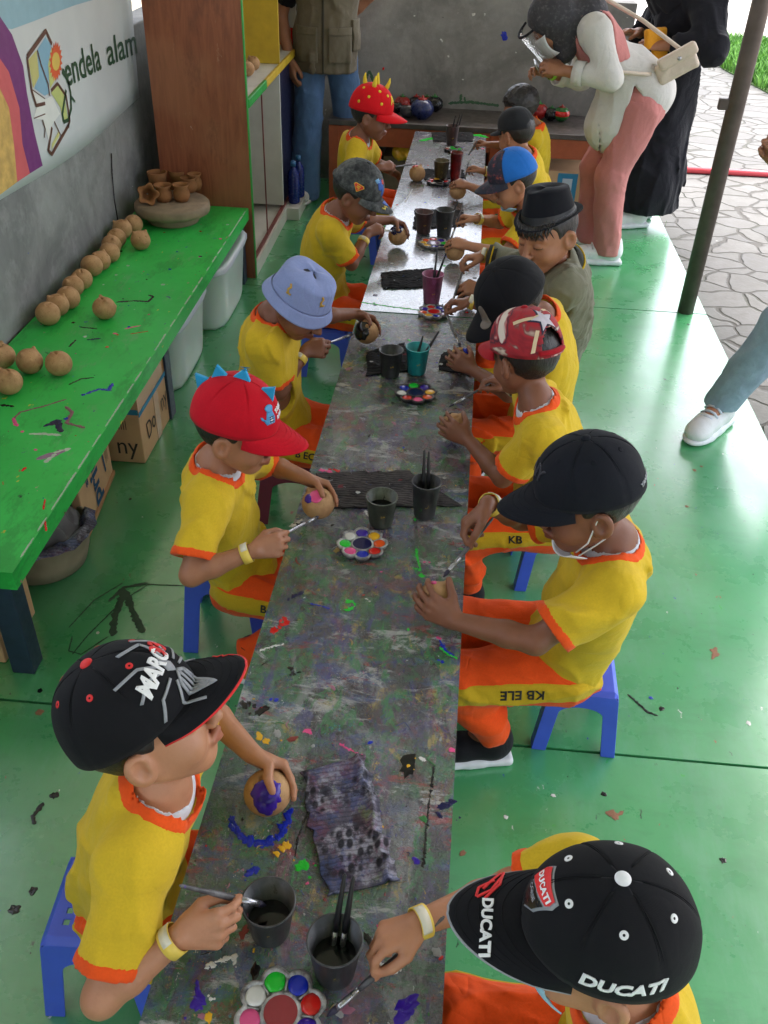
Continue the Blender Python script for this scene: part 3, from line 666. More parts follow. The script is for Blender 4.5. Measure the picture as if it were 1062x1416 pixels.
art('emblem', [(345, 310), (400, 480), (335, 590), (322, 430)], SM('print_lime', lin(190, 198, 120)), .0009)
art('emblem', [(385, 560), (430, 640), (455, 800), (420, 815), (405, 720), (340, 620)], SM('print_lime2', lin(186, 196, 120)), .0009)
art('emblem', [(215, 600), (310, 660), (345, 640), (400, 760), (350, 830), (330, 960), (290, 800), (225, 790), (250, 700)], SM('print_petal', lin(222, 224, 220)), .0012)
art('emblem', [(345, 960), (390, 880), (400, 900), (345, 1000)], SM('print_lime3', lin(200, 200, 130)), .0014)
sun = []
for i in range(36):
    a = i/36*6.283; r = (72 if i % 2 else 54); sun.append((372+r*.62*math.cos(a), 410+r*1.9*math.sin(a)-math.cos(a)*10))
art('emblem', sun, SM('print_orange', lin(214, 92, 50)), .0016)
art('emblem', [(372+26*math.cos(a/14*6.283), 410+62*math.sin(a/14*6.283)) for a in range(14)], SM('print_sun', lin(216, 186, 90)), .0019)
br = SM('print_brown', lin(92, 58, 44)); dg = SM('print_green', lin(36, 72, 46))
for pts, w in (([(180, 380), (305, 205), (345, 295)], .016), ([(180, 380), (195, 500), (212, 610), (240, 705), (300, 690)], .012), ([(460, 830), (345, 1030), (322, 1005), (345, 850)], .014), ([(248, 335), (275, 440), (320, 560), (330, 640)], .008), ([(385, 560), (440, 640), (465, 800), (455, 850)], .012), ([(340, 605), (385, 555)], .012), ([(215, 600), (300, 660)], .004), ([(225, 790), (300, 760)], .004), ([(280, 800), (300, 860), (295, 920)], .006), ([(360, 810), (405, 905)], .006)):
    artline('emblem', pts, w, br)
artline('lettering', [(415, 470), (450, 520), (470, 620), (475, 720), (455, 800), (425, 815), (415, 760), (430, 660), (440, 600)], .014, dg)
artline('lettering', [(415, 470), (435, 500), (455, 530)], .022, dg, .0025); artline('lettering', [(470, 640), (500, 680)], .01, dg, .0025)
def wall_text(s, p0, p1, hgt, mat, dx=.0022, bold=.01):
    a = atX(*p0, BX+dx); b = atX(*p1, BX+dx); V, F = text_vf(s, 1., bold)
    w = np.ptp(V[:, 0]); V = V-[(V[:, 0].min()+V[:, 0].max())/2, V[:, 1].min(), 0]; L = np.linalg.norm(b-a)
    V[:, 0] *= L/w; V[:, 1] *= hgt
    W = place((V, F), (a+b)/2, b-a, (0, 0, 1)); W[0][:, 0] = BX+dx
    part('lettering', W, mat, bn, smooth=False)
wall_text('endela', (93, 121), (141, 96), .15, dg, bold=.012); wall_text('alam', (150, 92), (190, 74), .15, dg, bold=.012)
# ================================================================== green bench
BZ = .36
gb = thing('green_bench', 'long low green painted bench with navy legs beside the wall', 'bench', A3(-1.25, 3., 0))
bm_ = [box2((-1.505, 1.585, BZ-.055), (-.99, 4.335, BZ))]
BM = [M['bench'], M['p_black'], M['p_lilac'], M['p_pink'], M['p_blue'], M['p_red'], simple('chip_highlight_white', lin(176, 190, 176), .6), simple('dull_mauve', lin(130, 84, 96), .6), M['p_navy']]
for pts, w, mi in (([(160, 418), (185, 416), (205, 417), (212, 410), (205, 408)], .012, 1), ([(50, 635), (75, 628), (92, 622)], .028, 2), ([(62, 640), (78, 626), (98, 620)], .016, 6), ([(18, 580), (28, 570), (60, 562), (92, 552)], .008, 7), ([(18, 578), (24, 590)], .014, 3), ([(90, 562), (100, 570), (92, 585), (118, 592)], .012, 7), ([(95, 532), (112, 524), (130, 522)], .008, 1), ([(118, 545), (138, 538), (150, 540), (156, 530)], .012, 4), ([(60, 590), (80, 582), (85, 598)], .02, 8), ([(40, 600), (60, 600), (85, 602)], .012, 6), ([(0, 560), (20, 562)], .012, 1), ([(172, 455), (195, 450)], .008, 3), ([(180, 462), (205, 458)], .006, 5), ([(110, 452), (135, 455)], .008, 1), ([(30, 652), (36, 646)], .012, 5), ([(62, 720), (64, 735)], .006, 5), ([(60, 705), (62, 690)], .006, 5), ([(120, 470), (140, 468)], .01, 8), ([(95, 480), (105, 470)], .008, 1)):
    addmark(bm_, ribbon(pline(pts, BZ), w, .0008, len(bm_)), mi)
rs = np.random.RandomState(11)
for i in range(70):
    x = rs.uniform(-1.49, -1.0); y = rs.uniform(1.62, 4.2); addmark(bm_, blob(A3(x, y, BZ), .002+.007*rs.rand()**2, .0006, i), int(rs.choice([1, 3, 5, 6, 4, 8])))
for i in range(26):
    y0 = 1.62+2.7*i/26+.03*rs.rand(); bm_.append((*ribbon([A3(-.9945, y0, BZ), A3(-.9945, y0+.05+.06*rs.rand(), BZ)], .004+.003*rs.rand(), .0006, i), 6))  # broken pale line on the front edge: chipped paint plus a painted highlight
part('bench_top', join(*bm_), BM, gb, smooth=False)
part('rail', box2((-1.30, 1.66, .26), (-1.27, 4.3, BZ-.058)), M['navy'], gb, smooth=False)
for x in (-1.04, -1.46):
    for y in (1.62, 2.95, 4.28): part('leg', box2((x-.03, y-.03, .001), (x+.03, y+.03, BZ-.056)), M['navy'], gb, smooth=False, bevel=.003)
# ================================================================== clay balls (piggy-bank animals)
def clay_ball(R=.036, ears=True, h=.0028, v=0):
    P = [('u', ell((0, 0, R*.95), (R*1.02, R, R*.97)), 0)]
    if ears:
        P += [('u', seg((0, R*.55, R*1.62), (-.002, R*.64, R*1.84), .009, .005), .006), ('u', seg((0, -R*.55, R*1.62), (-.002, -R*.64, R*1.84), .009, .005), .006), ('u', seg((R*.9, 0, R), (R*1.16, 0, R*1.02), .0095, .0009), .005)]
        P += [('s', ell((R*.72, R*.36, R*1.55), .0034), .001), ('s', ell((R*.72, -R*.36, R*1.55), .0034), .001)]
    if v: P += [('s', ell((-R*.2, 0, R*1.95), (.004, .012, .01)), .001)]
    return sdf(P, h).mesh()
BALLV = [clay_ball(v=0), clay_ball(.0355, v=1), clay_ball(.036, False, v=1)]
BME = [mesh('clay_ball', *b, M['clay']) for b in BALLV]
def ball(loc, rz, label, group, kind=0, tilt=(0, 0), s=1.):
    o = bpy.data.objects.new('clay_ball', BME[kind]); COL.objects.link(o); o.location = [float(c) for c in loc]; o.rotation_euler = (tilt[0], tilt[1], rz); o.scale = (s,)*3
    o['_b'] = [float(c) for c in loc]
    return tag(o, label, 'clay ball', group)
ORD = ['first', 'second', 'third', 'fourth', 'fifth', 'sixth', 'seventh', 'eighth', 'ninth', 'tenth', 'eleventh', 'twelfth', 'thirteenth']
row = [(65, 432), (80, 420), (92, 409), (103, 393), (115, 381), (126, 367), (139, 358), (149, 347), (152, 336), (163, 326), (171, 315), (181, 307)]
for i, (x, y) in enumerate(row):
    p = at(x, y+2, BZ+.04); p[2] = BZ+.001
    ball(p, rs.rand()*6, f'raw clay ball, {ORD[i]} from the near end of the row along the wall', 'clay balls on the green bench', [2, 1, 2, 0, 2, 2, 1, 2, 0, 2, 1, 2][i], (rs.randn()*.12, rs.randn()*.12), .96*1.16+.1*rs.rand())
for (x, y, lab) in ((194, 331, 'raw clay ball next to the far end of the row below the potter wheel'), (143, 426, 'raw clay ball standing alone in the middle of the green bench'), (5, 492, 'clay ball at the picture edge behind the ball with a snout'), (40, 499, 'clay ball with a pointed snout in the near cluster on the bench'), (80, 503, 'round clay ball on the right of the near cluster on the bench'), (14, 527, 'clay ball nearest the viewer on the green bench')):
    p = at(x, y+2, BZ+.036); p[2] = BZ+.001
    ball(p, {40: -.4}.get(x, rs.rand()*6), lab, 'clay balls on the green bench', 0 if x == 40 else 2 if x == 80 else 1, (0, .1), 1.18)
# potter's wheel head with small pots
wc = at(239, 290, BZ+.05); wx, wy = wc[0], wc[1]
pw = thing('potter_wheel', 'round dusty banding wheel carrying small clay pots', 'potter wheel', A3(wx, wy, BZ))
part('foot', lathe([(.115, BZ+.001), (.12, BZ+.01), (.118, BZ+.04)], (wx, wy, 0), 40), M['stone_wheel'], pw, bevel=.003)
part('wheel_head', lathe([(.15, BZ+.041), (.168, BZ+.046), (.172, BZ+.06), (.17, BZ+.083), (.163, BZ+.09)], (wx, wy, 0), 48), M['stone_wheel'], pw)
pots = [('cup', 221, 247, .034, .05), ('tall', 238, 238, .026, .06), ('cup', 252, 243, .032, .046), ('lying', 206, 268, .03, .05), ('jar', 230, 268, .032, .056), ('jar', 257, 268, .03, .058), ('jar', 268, 255, .03, .05), ('jar', 277, 252, .026, .056)]
names = ['small clay cup at the back left of the wheel', 'tall narrow clay cup at the back of the wheel', 'wide clay cup behind the others on the wheel', 'clay pot with wavy rim lying on its side on the wheel', 'clay jar with flared rim at the front left of the wheel', 'clay jar with carved lines at the front right of the wheel', 'clay jug tucked between two jars on the wheel', 'slim clay jug at the right rim of the wheel']
for (k, x, y, r, hh), lab in zip(pots, names):
    r *= 1.3; hh *= 1.3; x = 239+(x-243)*.92
    c = at(x, y+10, BZ+.09)
    if k == 'lying':
        n = 40; V = []
        prof = [(.004, 0), (r*.8, 0), (r, hh*.4), (r*.75, hh*.75), (r*1.15, hh), (r*1.0, hh), (r*.6, hh*.75), (r*.8, hh*.4), (.004, .006)]
        v, f = lathe(prof, n=n, close=False); a = np.arctan2(v[:, 1], v[:, 0]); m = v[:, 2] > hh*.9; v[m, :2] *= (1+.16*np.cos(5*a[m]))[:, None]
        R = frame((.35, -.9, .25)); R = R[:, [1, 2, 0]]; v = v@R.T; v = v+A3(c[0], c[1], 0); v[:, 2] += BZ+.091-v[:, 2].min()
        solo('clay_pot', (v, f), M['clay_brown'], lab, 'pot', 'small pots on the wheel'); continue
    prof = {'cup': [(r*.9, 0), (r*.95, hh*.5), (r*1.08, hh), (r*.95, hh), (r*.82, hh*.5), (r*.8, .008), (.001, .008)], 'tall': [(r*.8, 0), (r*.75, hh*.6), (r*1.1, hh), (r*.95, hh), (r*.62, hh*.6), (r*.6, .008), (.001, .008)], 'jar': [(r*.7, 0), (r*1., hh*.3), (r*.95, hh*.55), (r*.72, hh*.78), (r*1.02, hh), (r*.9, hh), (r*.58, hh*.78), (r*.7, hh*.5), (.001, .01)]}[k]
    solo('clay_pot', lathe(prof, (c[0], c[1], BZ+.091), 32), M['clay_brown'], lab, 'pot', 'small pots on the wheel')
# wire standing on the wall
solo('black_wire', tube([atX(163, 305, -1.5), atX(158, 275, -1.512), atX(155, 240, -1.514), atX(154, 212, -1.512)], .003, 6), M['black'], 'thin black wire standing up against the grey wall', 'wire')
# ================================================================== below the bench
def crate(name, lab, c, s, rz, mats, print_fn=None, lid=None):
    x, y, z = c; R = rotz(rz); t = thing(name, lab, 'box', A3(x, y, 0))
    part('carton', (lambda b: (b[0]@R.T+A3(x, y, z+s[2]/2+.002), b[1]))(box((0, 0, 0), s)), mats[0], t, smooth=False, bevel=.004)
    return t, R
def face_text(par, s, O, right, up, size, mat, bold=.02, width=1.): part('printing', place(text_vf(s, size, bold, width), O, right, up), mat, par, smooth=False)
# box with the word Pony
pc = A3(-1.155, 2.79, 0); PS = (.27, .36, .27); PR = rotz(.0)
t, R = crate('cardboard_box', 'cardboard box with tape and blue band standing under the bench', (pc[0], pc[1], 0), PS, 0, [M['card']])
part('tape', box2((pc[0]-.03, pc[1]-.182, .274), (pc[0]+.137, pc[1]+.182, .2765)), M['tape'], t, smooth=False)
part('tape', box2((pc[0]+.1352, pc[1]-.183, .2), (pc[0]+.137, pc[1]+.183, .2735)), M['tape'], t, smooth=False)
part('printed_band', box2((pc[0]-.13, pc[1]-.1822, .2), (pc[0]+.1365, pc[1]-.1805, .22)), M['ink_cyan'], t, smooth=False)
part('printed_band', box2((pc[0]+.1354, pc[1]-.1815, .192), (pc[0]+.1385, pc[1]+.18, .208)), M['ink_cyan'], t, smooth=False)
face_text(t, 'Do', A3(pc[0]+.1368, pc[1]-.075, .10), (0, 1, .12), (0, 0, 1), .1, M['ink_dark'], .0, .8)
face_text(t, 'ny', A3(pc[0]+.1368, pc[1]+.085, .115), (0, 1, .12), (0, 0, 1), .1, M['ink_dark'], .0, .8)
part('tape', box2((pc[0]+.1354, pc[1]-.02, .004), (pc[0]+.1366, pc[1]+.03, .19)), M['tape'], t, smooth=False)
face_text(t, 'Do  ny', A3(pc[0]-.0, pc[1]-.1822, .07), (1, 0, 0), (0, 0, 1), .1, M['ink_dark'], .0, .85)
face_text(t, '|||||||', A3(pc[0]+.06, pc[1]-.1822, .16), (1, 0, 0), (0, 0, 1), .04, M['ink_dark'], .0, .8)
# box printed air prim
pc = A3(-1.19, 2.34, 0)
t, R = crate('cardboard_box', 'cardboard carton printed with blue words beside the clay basin', (pc[0], pc[1], 0), (.2, .36, .26), .1, [M['card']])
rr = R@A3(0, 1, 0); nn = R@A3(1, 0, 0); fc = A3(pc[0], pc[1], 0)+nn*.1018
for s, du, dz, sz, bo in (('prim', .0, .115, .12, .03), ('air', -.06, .045, .05, .02)):
    V, F = text_vf(s, sz, bo); V = V@rotz(math.pi/2).T
    part('printing', place((V, F), fc+rr*(du-.02 if s == 'prim' else -.1)+A3(0, 0, .13 if s == 'prim' else .17), rr, (0, 0, 1)), M['ink_blue'], t, smooth=False)
part('printing', place(line_vf([(-.03, .1), (.03, .07), (.06, .02), (.07, -.06)], .012), fc+rr*.03+A3(0, 0, .13), rr, (0, 0, 1)), M['ink_blue'], t, smooth=False)
for k in range(3): part('printing', place(line_vf([(0, -.08), (0, .05)], .003), fc+rr*(.12+.012*k)+A3(0, 0, .17), rr, (0, 0, 1)), M['ink_dark'], t, smooth=False)
part('carton_base', (lambda b: (b[0]@R.T+A3(pc[0], pc[1], .012), b[1]))(box((0.004, 0, 0), (.205, .366, .018))), M['card_in'], t, smooth=False, bevel=.003)
solo('black_board', (lambda b: (b[0]@rotz(.1).T+A3(pc[0]-.002, pc[1]-.2, .13), b[1]))(box((0, 0, 0), (.2, .012, .256))), M['black'], 'thin black board leaning between the carton and the clay basin', 'board', smooth=False)
t, R = crate('cardboard_box', 'brown box at the picture edge behind the navy bench leg', (-1.2, 1.72, 0), (.2, .2, .2), 0, [M['card']])
part('flap', box((-1.2, 1.66, .212), (.19, .09, .004), rotx(.25)), M['card_in'], t, smooth=False)
# basin of wet clay
bc = A3(-1.165, 2.05, 0)
t = thing('clay_basin', 'dirty round basin full of wet grey clay under the bench', 'basin', bc)
part('bowl', lathe([(.1, .002), (.128, .01), (.142, .06), (.15, .12), (.156, .124), (.15, .128), (.143, .125), (.136, .09)], bc, 48, close=False), M['basin'], t)
g = sdf([('u', ell(bc+A3(0, 0, .12), (.136, .136, .05)), 0), ('u', ell(bc+A3(.03, -.02, .16), (.08, .1, .045)), .03)], .007, lambda g: g.wrinkle(.012, 16, 4))
part('clay_heap', g.mesh(), M['basin_in'], t)
part('rim_rag', ribbon([bc+A3(.15*math.cos(a), .15*math.sin(a), .135) for a in np.linspace(-1.6, .7, 14)], .05, .02, 3), M['rag'], t)
# storage tubs
def tub(c, s, lab):
    t = thing('storage_tub', lab, 'storage tub', A3(c[0], c[1], 0)); x, y = c; w, d, h = s
    V = []; lv = [(.86, .002), (.88, .02), (.97, h*.93), (1.0, h*.95), (1.03, h*.95), (1.03, h)]
    n = 28
    def rr(k, sx, sy):
        a = 2*math.pi*k/n; ca, sa = math.cos(a), math.sin(a); p = 6
        q = (abs(ca)**p+abs(sa)**p)**(-1/p); return q*ca*sx, q*sa*sy
    for sc, z in lv:
        for k in range(n):
            a, b = rr(k, w/2*sc, d/2*sc); V.append((x+a, y+b, z))
    F = [[i*n+k, i*n+(k+1) % n, (i+1)*n+(k+1) % n, (i+1)*n+k] for i in range(len(lv)-1) for k in range(n)]+[list(range(n))[::-1]]
    part('tub_body', (V, F), M['tub'], t)
    V2 = [];
    for sc, z in ((1.05, h-.01), (1.05, h+.012), (.96, h+.016), (.9, h+.008)):
        for k in range(n): a, b = rr(k, w/2*sc, d/2*sc); V2.append((x+a, y+b, z))
    part('lid', (V2, [[i*n+k, i*n+(k+1) % n, (i+1)*n+(k+1) % n, (i+1)*n+k] for i in range(3) for k in range(n)]+[[3*n+k for k in range(n)]]), M['tub_lid'], t)
    return t
tub((-1.19, 3.34), (.36, .5, .27), 'milky white plastic storage tub beside the taped cardboard box')
tub((-1.16, 3.95), (.38, .56, .28), 'milky white storage tub next to the brown plywood panel')
# ================================================================== shelf unit
su = thing('shelf_unit', 'tall white shelf unit with brown plywood side and green edge', 'shelf', A3(-1.2, 4.9, 0))
part('side_panel', box2((-1.41, 4.345, .001), (-.975, 4.365, 1.95)), M['ply'], su, smooth=False)
part('panel_edge', box2((-.9745, 4.344, .001), (-.970, 4.366, 1.95)), M['green_paint'], su, smooth=False)
part('back_panel', box2((-1.41, 4.367, .001), (-1.395, 5.75, 1.95)), M['white_paint'], su, smooth=False)
part('divider', box2((-1.393, 5.22, .842), (-.98, 5.24, 1.95)), M['yellow_paint'], su, smooth=False)
part('divider', box2((-1.393, 5.2, .102), (-.98, 5.22, .808)), M['white_paint'], su, smooth=False)
part('divider', box2((-.98, 4.70, .102), (-.974, 4.708, .806)), M['red_paint'], su, smooth=False)
part('side_panel', box2((-1.41, 5.752, .001), (-.975, 5.77, 1.95)), M['white_paint'], su, smooth=False)
part('shelf_board', box2((-1.393, 4.367, .81), (-.985, 5.75, .84)), M['white_paint'], su, smooth=False)
part('shelf_edge', box2((-.984, 4.37, .805), (-.966, 4.8, .845)), M['green_paint'], su, smooth=False, bevel=.004)
part('shelf_edge', box2((-.984, 4.803, .806), (-.968, 5.75, .844)), M['yellow_paint'], su, smooth=False, bevel=.004)
part('shelf_board', box2((-1.393, 4.367, 1.42), (-.985, 5.75, 1.45)), M['white_paint'], su, smooth=False)
part('plinth', box2((-1.393, 4.367, .001), (-.972, 5.75, .07)), M['white_paint'], su, smooth=False)
part('plinth', box2((-1.0, 4.37, .0705), (-.985, 5.75, .085)), M['red_paint'], su, smooth=False)
part('plinth', box2((-.971, 5.25, .001), (-.90, 5.75, .068)), M['white_paint'], su, smooth=False)
solo('navy_board', box2((-1.01, 5.26, .074), (-.995, 5.745, .8)), simple('navy_board', lin(22, 26, 60), .5), 'dark navy board standing in the lower shelf behind the bottles', 'board', smooth=False)
for i, (x, y, lab, k) in enumerate(((343, 112, 'raw clay ball on the white shelf above the green edge', 0), (351, 106, 'raw clay ball behind its neighbour on the white shelf', 1), (367, 80, 'clay ball farther along the shelf by the yellow divider', 2))):
    p = atX(x, y+6, -1.08-.05*(i > 1)); p[2] = .841
    ball(p, i, lab, 'clay balls on the shelf', k)
jp = atX(398, 72, -1.02)
t = thing('red_jar', 'glossy red painted jar on the shelf beside the yellow divider', 'jar', A3(jp[0], jp[1], .841))
part('jar_body', lathe([(.03, 0), (.045, .02), (.048, .06), (.035, .085), (.03, .09)], (jp[0], jp[1], .841), 28), M['p_red'], t)
part('lid', lathe([(.036, .0905), (.036, .1), (.012, .105), (.01, .115), (.001, .118)], (jp[0], jp[1], .841), 24), M['p_red'], t)
for i, (x, y) in enumerate(((398, 222), (402, 214))):
    p = at(x, y, .11)
    t = thing('blue_bottle', ['dark blue plastic bottle in front on the lowest shelf', 'dark blue plastic bottle behind its twin on the lowest shelf'][i], 'bottle', A3(-.945+.01*i, 5.36+.12*i, .0695), 'bottles on the lowest shelf')
    c = (-.945+.01*i, 5.36+.12*i, .0695)
    part('bottle_body', lathe([(.03, 0), (.034, .01), (.034, .17), (.014, .2), (.012, .21)], c, 24), simple('blue_bottle_plastic', lin(28, 46, 120), .25), t)
    part('cap', lathe([(.016, .2105), (.016, .235), (.012, .24)], c, 20), simple('bottle_cap', lin(70, 120, 170), .4), t)
# ================================================================== bench with painted pots at the end wall
def back_bench(x0, x1, y0, y1, z, lab):
    t = thing('wooden_bench', lab, 'bench', A3((x0+x1)/2, (y0+y1)/2, 0))
    part('bench_top', box2((x0, y0, z-.03), (x1, y1, z)), M['bench_top_dark'], t, smooth=False, bevel=.004)
    part('apron', box2((x0+.03, y0+.012, z-.14), (x1-.03, y0+.035, z-.0305)), M['orange_wood'], t, smooth=False)
    for x in (x0+.035, x1-.035):
        for y in (y0+.035, y1-.035): part('leg', box2((x-.03, y-.03, .001), (x+.03, y+.03, z-.031)), M['orange_wood'], t, smooth=False, bevel=.003)
back_bench(-.78, .255, 5.64, 6.09, .48, 'orange wooden bench with sooty top under the end wall')
back_bench(.265, .95, 5.6, 6.09, .478, 'second orange wooden bench, behind the capped boys')
DP = [simple('pot_black', lin(24, 24, 28), .25, .4, 30), simple('pot_navy', lin(34, 44, 90), .3, .5, 25), simple('pot_red', lin(150, 30, 30), .3, .4, 20), simple('pot_grey', lin(64, 62, 70), .35, .4, 20), simple('pot_green', lin(40, 110, 50), .3, .4, 20)]
for i, (x, y, r, k, lab) in enumerate(((583, 150, .07, 1, 'largest dark blue painted round pot on the end bench'), (600, 140, .055, 0, 'black painted round pot right of the big blue pot'), (563, 148, .045, 3, 'grey painted round pot at the left of the dark pots'), (556, 138, .05, 2, 'red painted round pot behind the red spiky cap'), (575, 138, .05, 0, 'black painted round pot with red top behind the big blue pot'), (590, 134, .045, 2, 'red topped round pot at the back of the dark pots'), (548, 142, .04, 0, 'small black round pot at the left end of the group'), (744, 150, .055, 2, 'red painted round pot with green stalk beside the black cap'), (733, 146, .05, 2, 'red painted round pot half hidden by the boy with the black cap'), (761, 152, .045, 0, 'dark painted round pot between two red and green pots'), (775, 153, .05, 4, 'green and red painted round pot near the pink trousers'))):
    c = at(x, y+14, .481); c[1] = min(c[1], 6.03-r*.3) ; c = at(x, y+14, .481) if c[1] > 5.68 else A3(c[0], 5.75, .481)
    c[1] = min(c[1], 6.09-r)
    t = thing('painted_pot', lab, 'pot', c, 'painted pots on the end bench')
    part('pot_body', lathe([(r*.45, .001)]+[(r*math.cos(a), r*.8+r*.8*math.sin(a)) for a in np.linspace(-1.0, 1.3, 14)], c, 28), DP[k], t)
    part('pot_top', lathe([(r*.4, r*1.54), (r*.36, r*1.62), (r*.1, r*1.66), (r*.08, r*1.85), (.001, r*1.87)], c, 20), DP[(2, 4, 2, 4)[i % 4]], t)
    if k == 4: part('paint_coat', lathe([(r*1.01*math.cos(a), r*.8+r*.81*math.sin(a)) for a in np.linspace(-.2, .5, 6)], c, 28, close=False), M['p_red'], t)
t, R = crate('cardboard_box', 'cardboard box with a blue printed label under the second bench', (.6, 5.86, 0), (.5, .3, .24), 0, [M['card']])
part('printed_label', box2((.62, 5.7075, .05), (.74, 5.7095, .23)), M['ink_cyan'], t, smooth=False); part('printed_label', box2((.40, 5.7075, .09), (.52, 5.7095, .2)), simple('greenish_print', lin(120, 130, 96), .7), t, smooth=False)
part('printed_label', box2((.65, 5.7045, .12), (.71, 5.707, .2)), M['tub_lid'], t, smooth=False)
t, R = crate('cardboard_box', 'grey cardboard box under the first bench behind the table end', (-.2, 5.9, 0), (.5, .3, .26), 0, [simple('dark_card', lin(120, 104, 88), .8)])
solo('black_bag', sdf([('u', rbx((-.58, 5.86, .12), (.12, .1, .12), .04), 0)], .012, lambda g: g.wrinkle(.014, 14, 8)).mesh(), M['black'], 'crumpled black plastic bag under the first bench', 'bag')
solo('yellow_bag', sdf([('u', ell((-.34, 5.7, .3), (.06, .03, .05)), 0), ('s', ell((-.34, 5.66, .31), (.03, .03, .025)), .01)], .006, lambda g: g.wrinkle(.008, 30, 9)).mesh(), M['p_yellow'], 'small yellow plastic bag hanging under the first bench', 'bag')

rs = np.random.RandomState(31)
# ================================================================== tables
TZ = .48
def table(y0, y1, xa0, xa1, xb0, xb1, lab, seed):
    """x range xa0..xa1 at y0 and xb0..xb1 at y1"""
    t = thing('painting_table', lab, 'table', A3((xa0+xa1+xb0+xb1)/4, (y0+y1)/2, 0)); th = .028
    V = [(x, y, z) for z in (TZ-th, TZ) for x, y in ((xa0, y0), (xa1, y0), (xb1, y1), (xb0, y1))]
    F = [[3, 2, 1, 0], [4, 5, 6, 7]]+[[i, (i+1) % 4, 4+(i+1) % 4, 4+i] for i in range(4)]
    return t, (V, F, [0, 0, 1, 1, 1, 1])
TM = [M['table'], M['edge_green'], M['p_blue'], M['p_green'], M['p_yellow'], M['p_red'], M['p_white'], M['p_pink'], M['p_purple'], M['p_black'], M['p_navy'], M['p_lilac']]+[simple('old_paint', c, .4, .2, 60, .3, 160) for c in (lin(150, 150, 150), lin(52, 116, 62), lin(130, 52, 48), lin(54, 66, 120), lin(70, 56, 106), lin(150, 96, 116), lin(150, 130, 72))]
t1, top1 = table(.2, 2.955, -.352, .065, -.302, .113, 'long low painting table nearest the viewer, crusted with dried paint', 1)
tm = [top1]
T = lambda x, y: at(x, y, TZ)
def tstroke(px, w, mi, h=.0012):
    # a ragged stroke: broken ribbon plus dabs strewn along it
    P = np.array([T(*q) for q in px]); L = np.r_[0, np.cumsum(np.linalg.norm(np.diff(P, axis=0), axis=1))]; g = np.random.RandomState(len(tm)); n = max(2, int(L[-1]/(w*.7)))
    f = lambda t: np.array([np.interp(t*L[-1], L, P[:, i]) for i in range(3)])
    for i in range(n):
        t = (i+.5)/n; r = w*(.22+.38*g.rand()); q = f(t)+A3(g.randn(), g.randn(), 0)*w*.16
        if g.rand() < .86: addmark(tm, blob(q, r, h*(.5+.7*g.rand()), g.randint(9999), asp=1+g.rand()), mi)
        if g.rand() < .5: addmark(tm, blob(q+A3(g.randn(), g.randn(), 0)*w*.7, r*.3, h*.5, g.randint(9999)), mi)
    for a in np.arange(0, 1, .34):
        b = min(1, a+.2+.14*g.rand())
        if L[-1]*(b-a) > w: addmark(tm, ribbon([f(t) for t in np.linspace(a, b, 5)], w*.7, h*.7, g.randint(9999)), mi)
tstroke([(320, 1140), (335, 1160), (360, 1165), (385, 1160), (395, 1140), (402, 1122)], .012, 2)
tstroke([(318, 1128), (330, 1150), (350, 1170), (380, 1168)], .008, 2)
tstroke([(344, 1203), (352, 1200), (358, 1199)], .014, 2); tstroke([(338, 1204), (350, 1205), (357, 1204)], .01, 2)
tstroke([(355, 1015), (365, 1020), (372, 1026)], .022, 4); tstroke([(388, 1180), (395, 1172), (400, 1165)], .014, 4); tstroke([(390, 1175), (382, 1180)], .01, 4)
tstroke([(410, 1200), (416, 1201), (420, 1200)], .016, 3)
tstroke([(284, 1335), (305, 1328), (325, 1322)], .008, 6); tstroke([(300, 1330), (320, 1324), (328, 1335)], .006, 6); tstroke([(285, 1378), (300, 1382)], .006, 6); tstroke([(350, 1318), (352, 1310)], .005, 4)
tstroke([(336, 972), (350, 975), (366, 980)], .016, 9); tstroke([(330, 976), (345, 970)], .012, 9); tstroke([(372, 968), (386, 967)], .01, 2)
tstroke([(272, 1355), (275, 1375), (277, 1395)], .008, 8); tstroke([(270, 1390), (276, 1380)], .012, 8)
tstroke([(400, 922), (406, 928), (402, 935)], .008, 9); tstroke([(375, 875), (388, 868), (395, 855)], .016, 5); tstroke([(385, 862), (398, 860)], .012, 5); tstroke([(360, 900), (378, 893), (392, 892)], .006, 6)
tstroke([(478, 830), (488, 832), (492, 838), (480, 845)], .009, 3); tstroke([(505, 828), (512, 832)], .006, 6); tstroke([(575, 760), (578, 775), (582, 790)], .006, 3); tstroke([(570, 785), (582, 788)], .006, 3)
tstroke([(586, 778), (596, 776)], .01, 7); tstroke([(440, 650), (455, 652), (462, 660)], .012, 7); tstroke([(446, 655), (452, 668)], .01, 7); tstroke([(455, 648), (470, 652)], .01, 5)
tstroke([(608, 885), (615, 898), (630, 908)], .007, 2); tstroke([(608, 895), (620, 905), (632, 910)], .006, 3); tstroke([(604, 912), (612, 916)], .008, 2)
tstroke([(420, 1010), (430, 1014)], .010, 7, .0006); tstroke([(470, 1028), (478, 1034), (500, 1045)], .004, 7, .0004); tstroke([(600, 1060), (592, 1120), (585, 1200)], .004, 9, .0004); tstroke([(428, 1115), (412, 1160), (408, 1185)], .003, 9, .0006)
tstroke([(560, 1050), (570, 1062), (578, 1075)], .024, 9, .0008); tstroke([(575, 1055), (585, 1050), (592, 1060)], .012, 6); tstroke([(560, 1062), (580, 1058)], .01, 4)
tstroke([(600, 1130), (615, 1115), (632, 1105)], .018, 10, .0008); tstroke([(545, 1390), (560, 1400), (575, 1385)], .016, 8); tstroke([(520, 1330), (545, 1345), (555, 1340)], .006, 6)
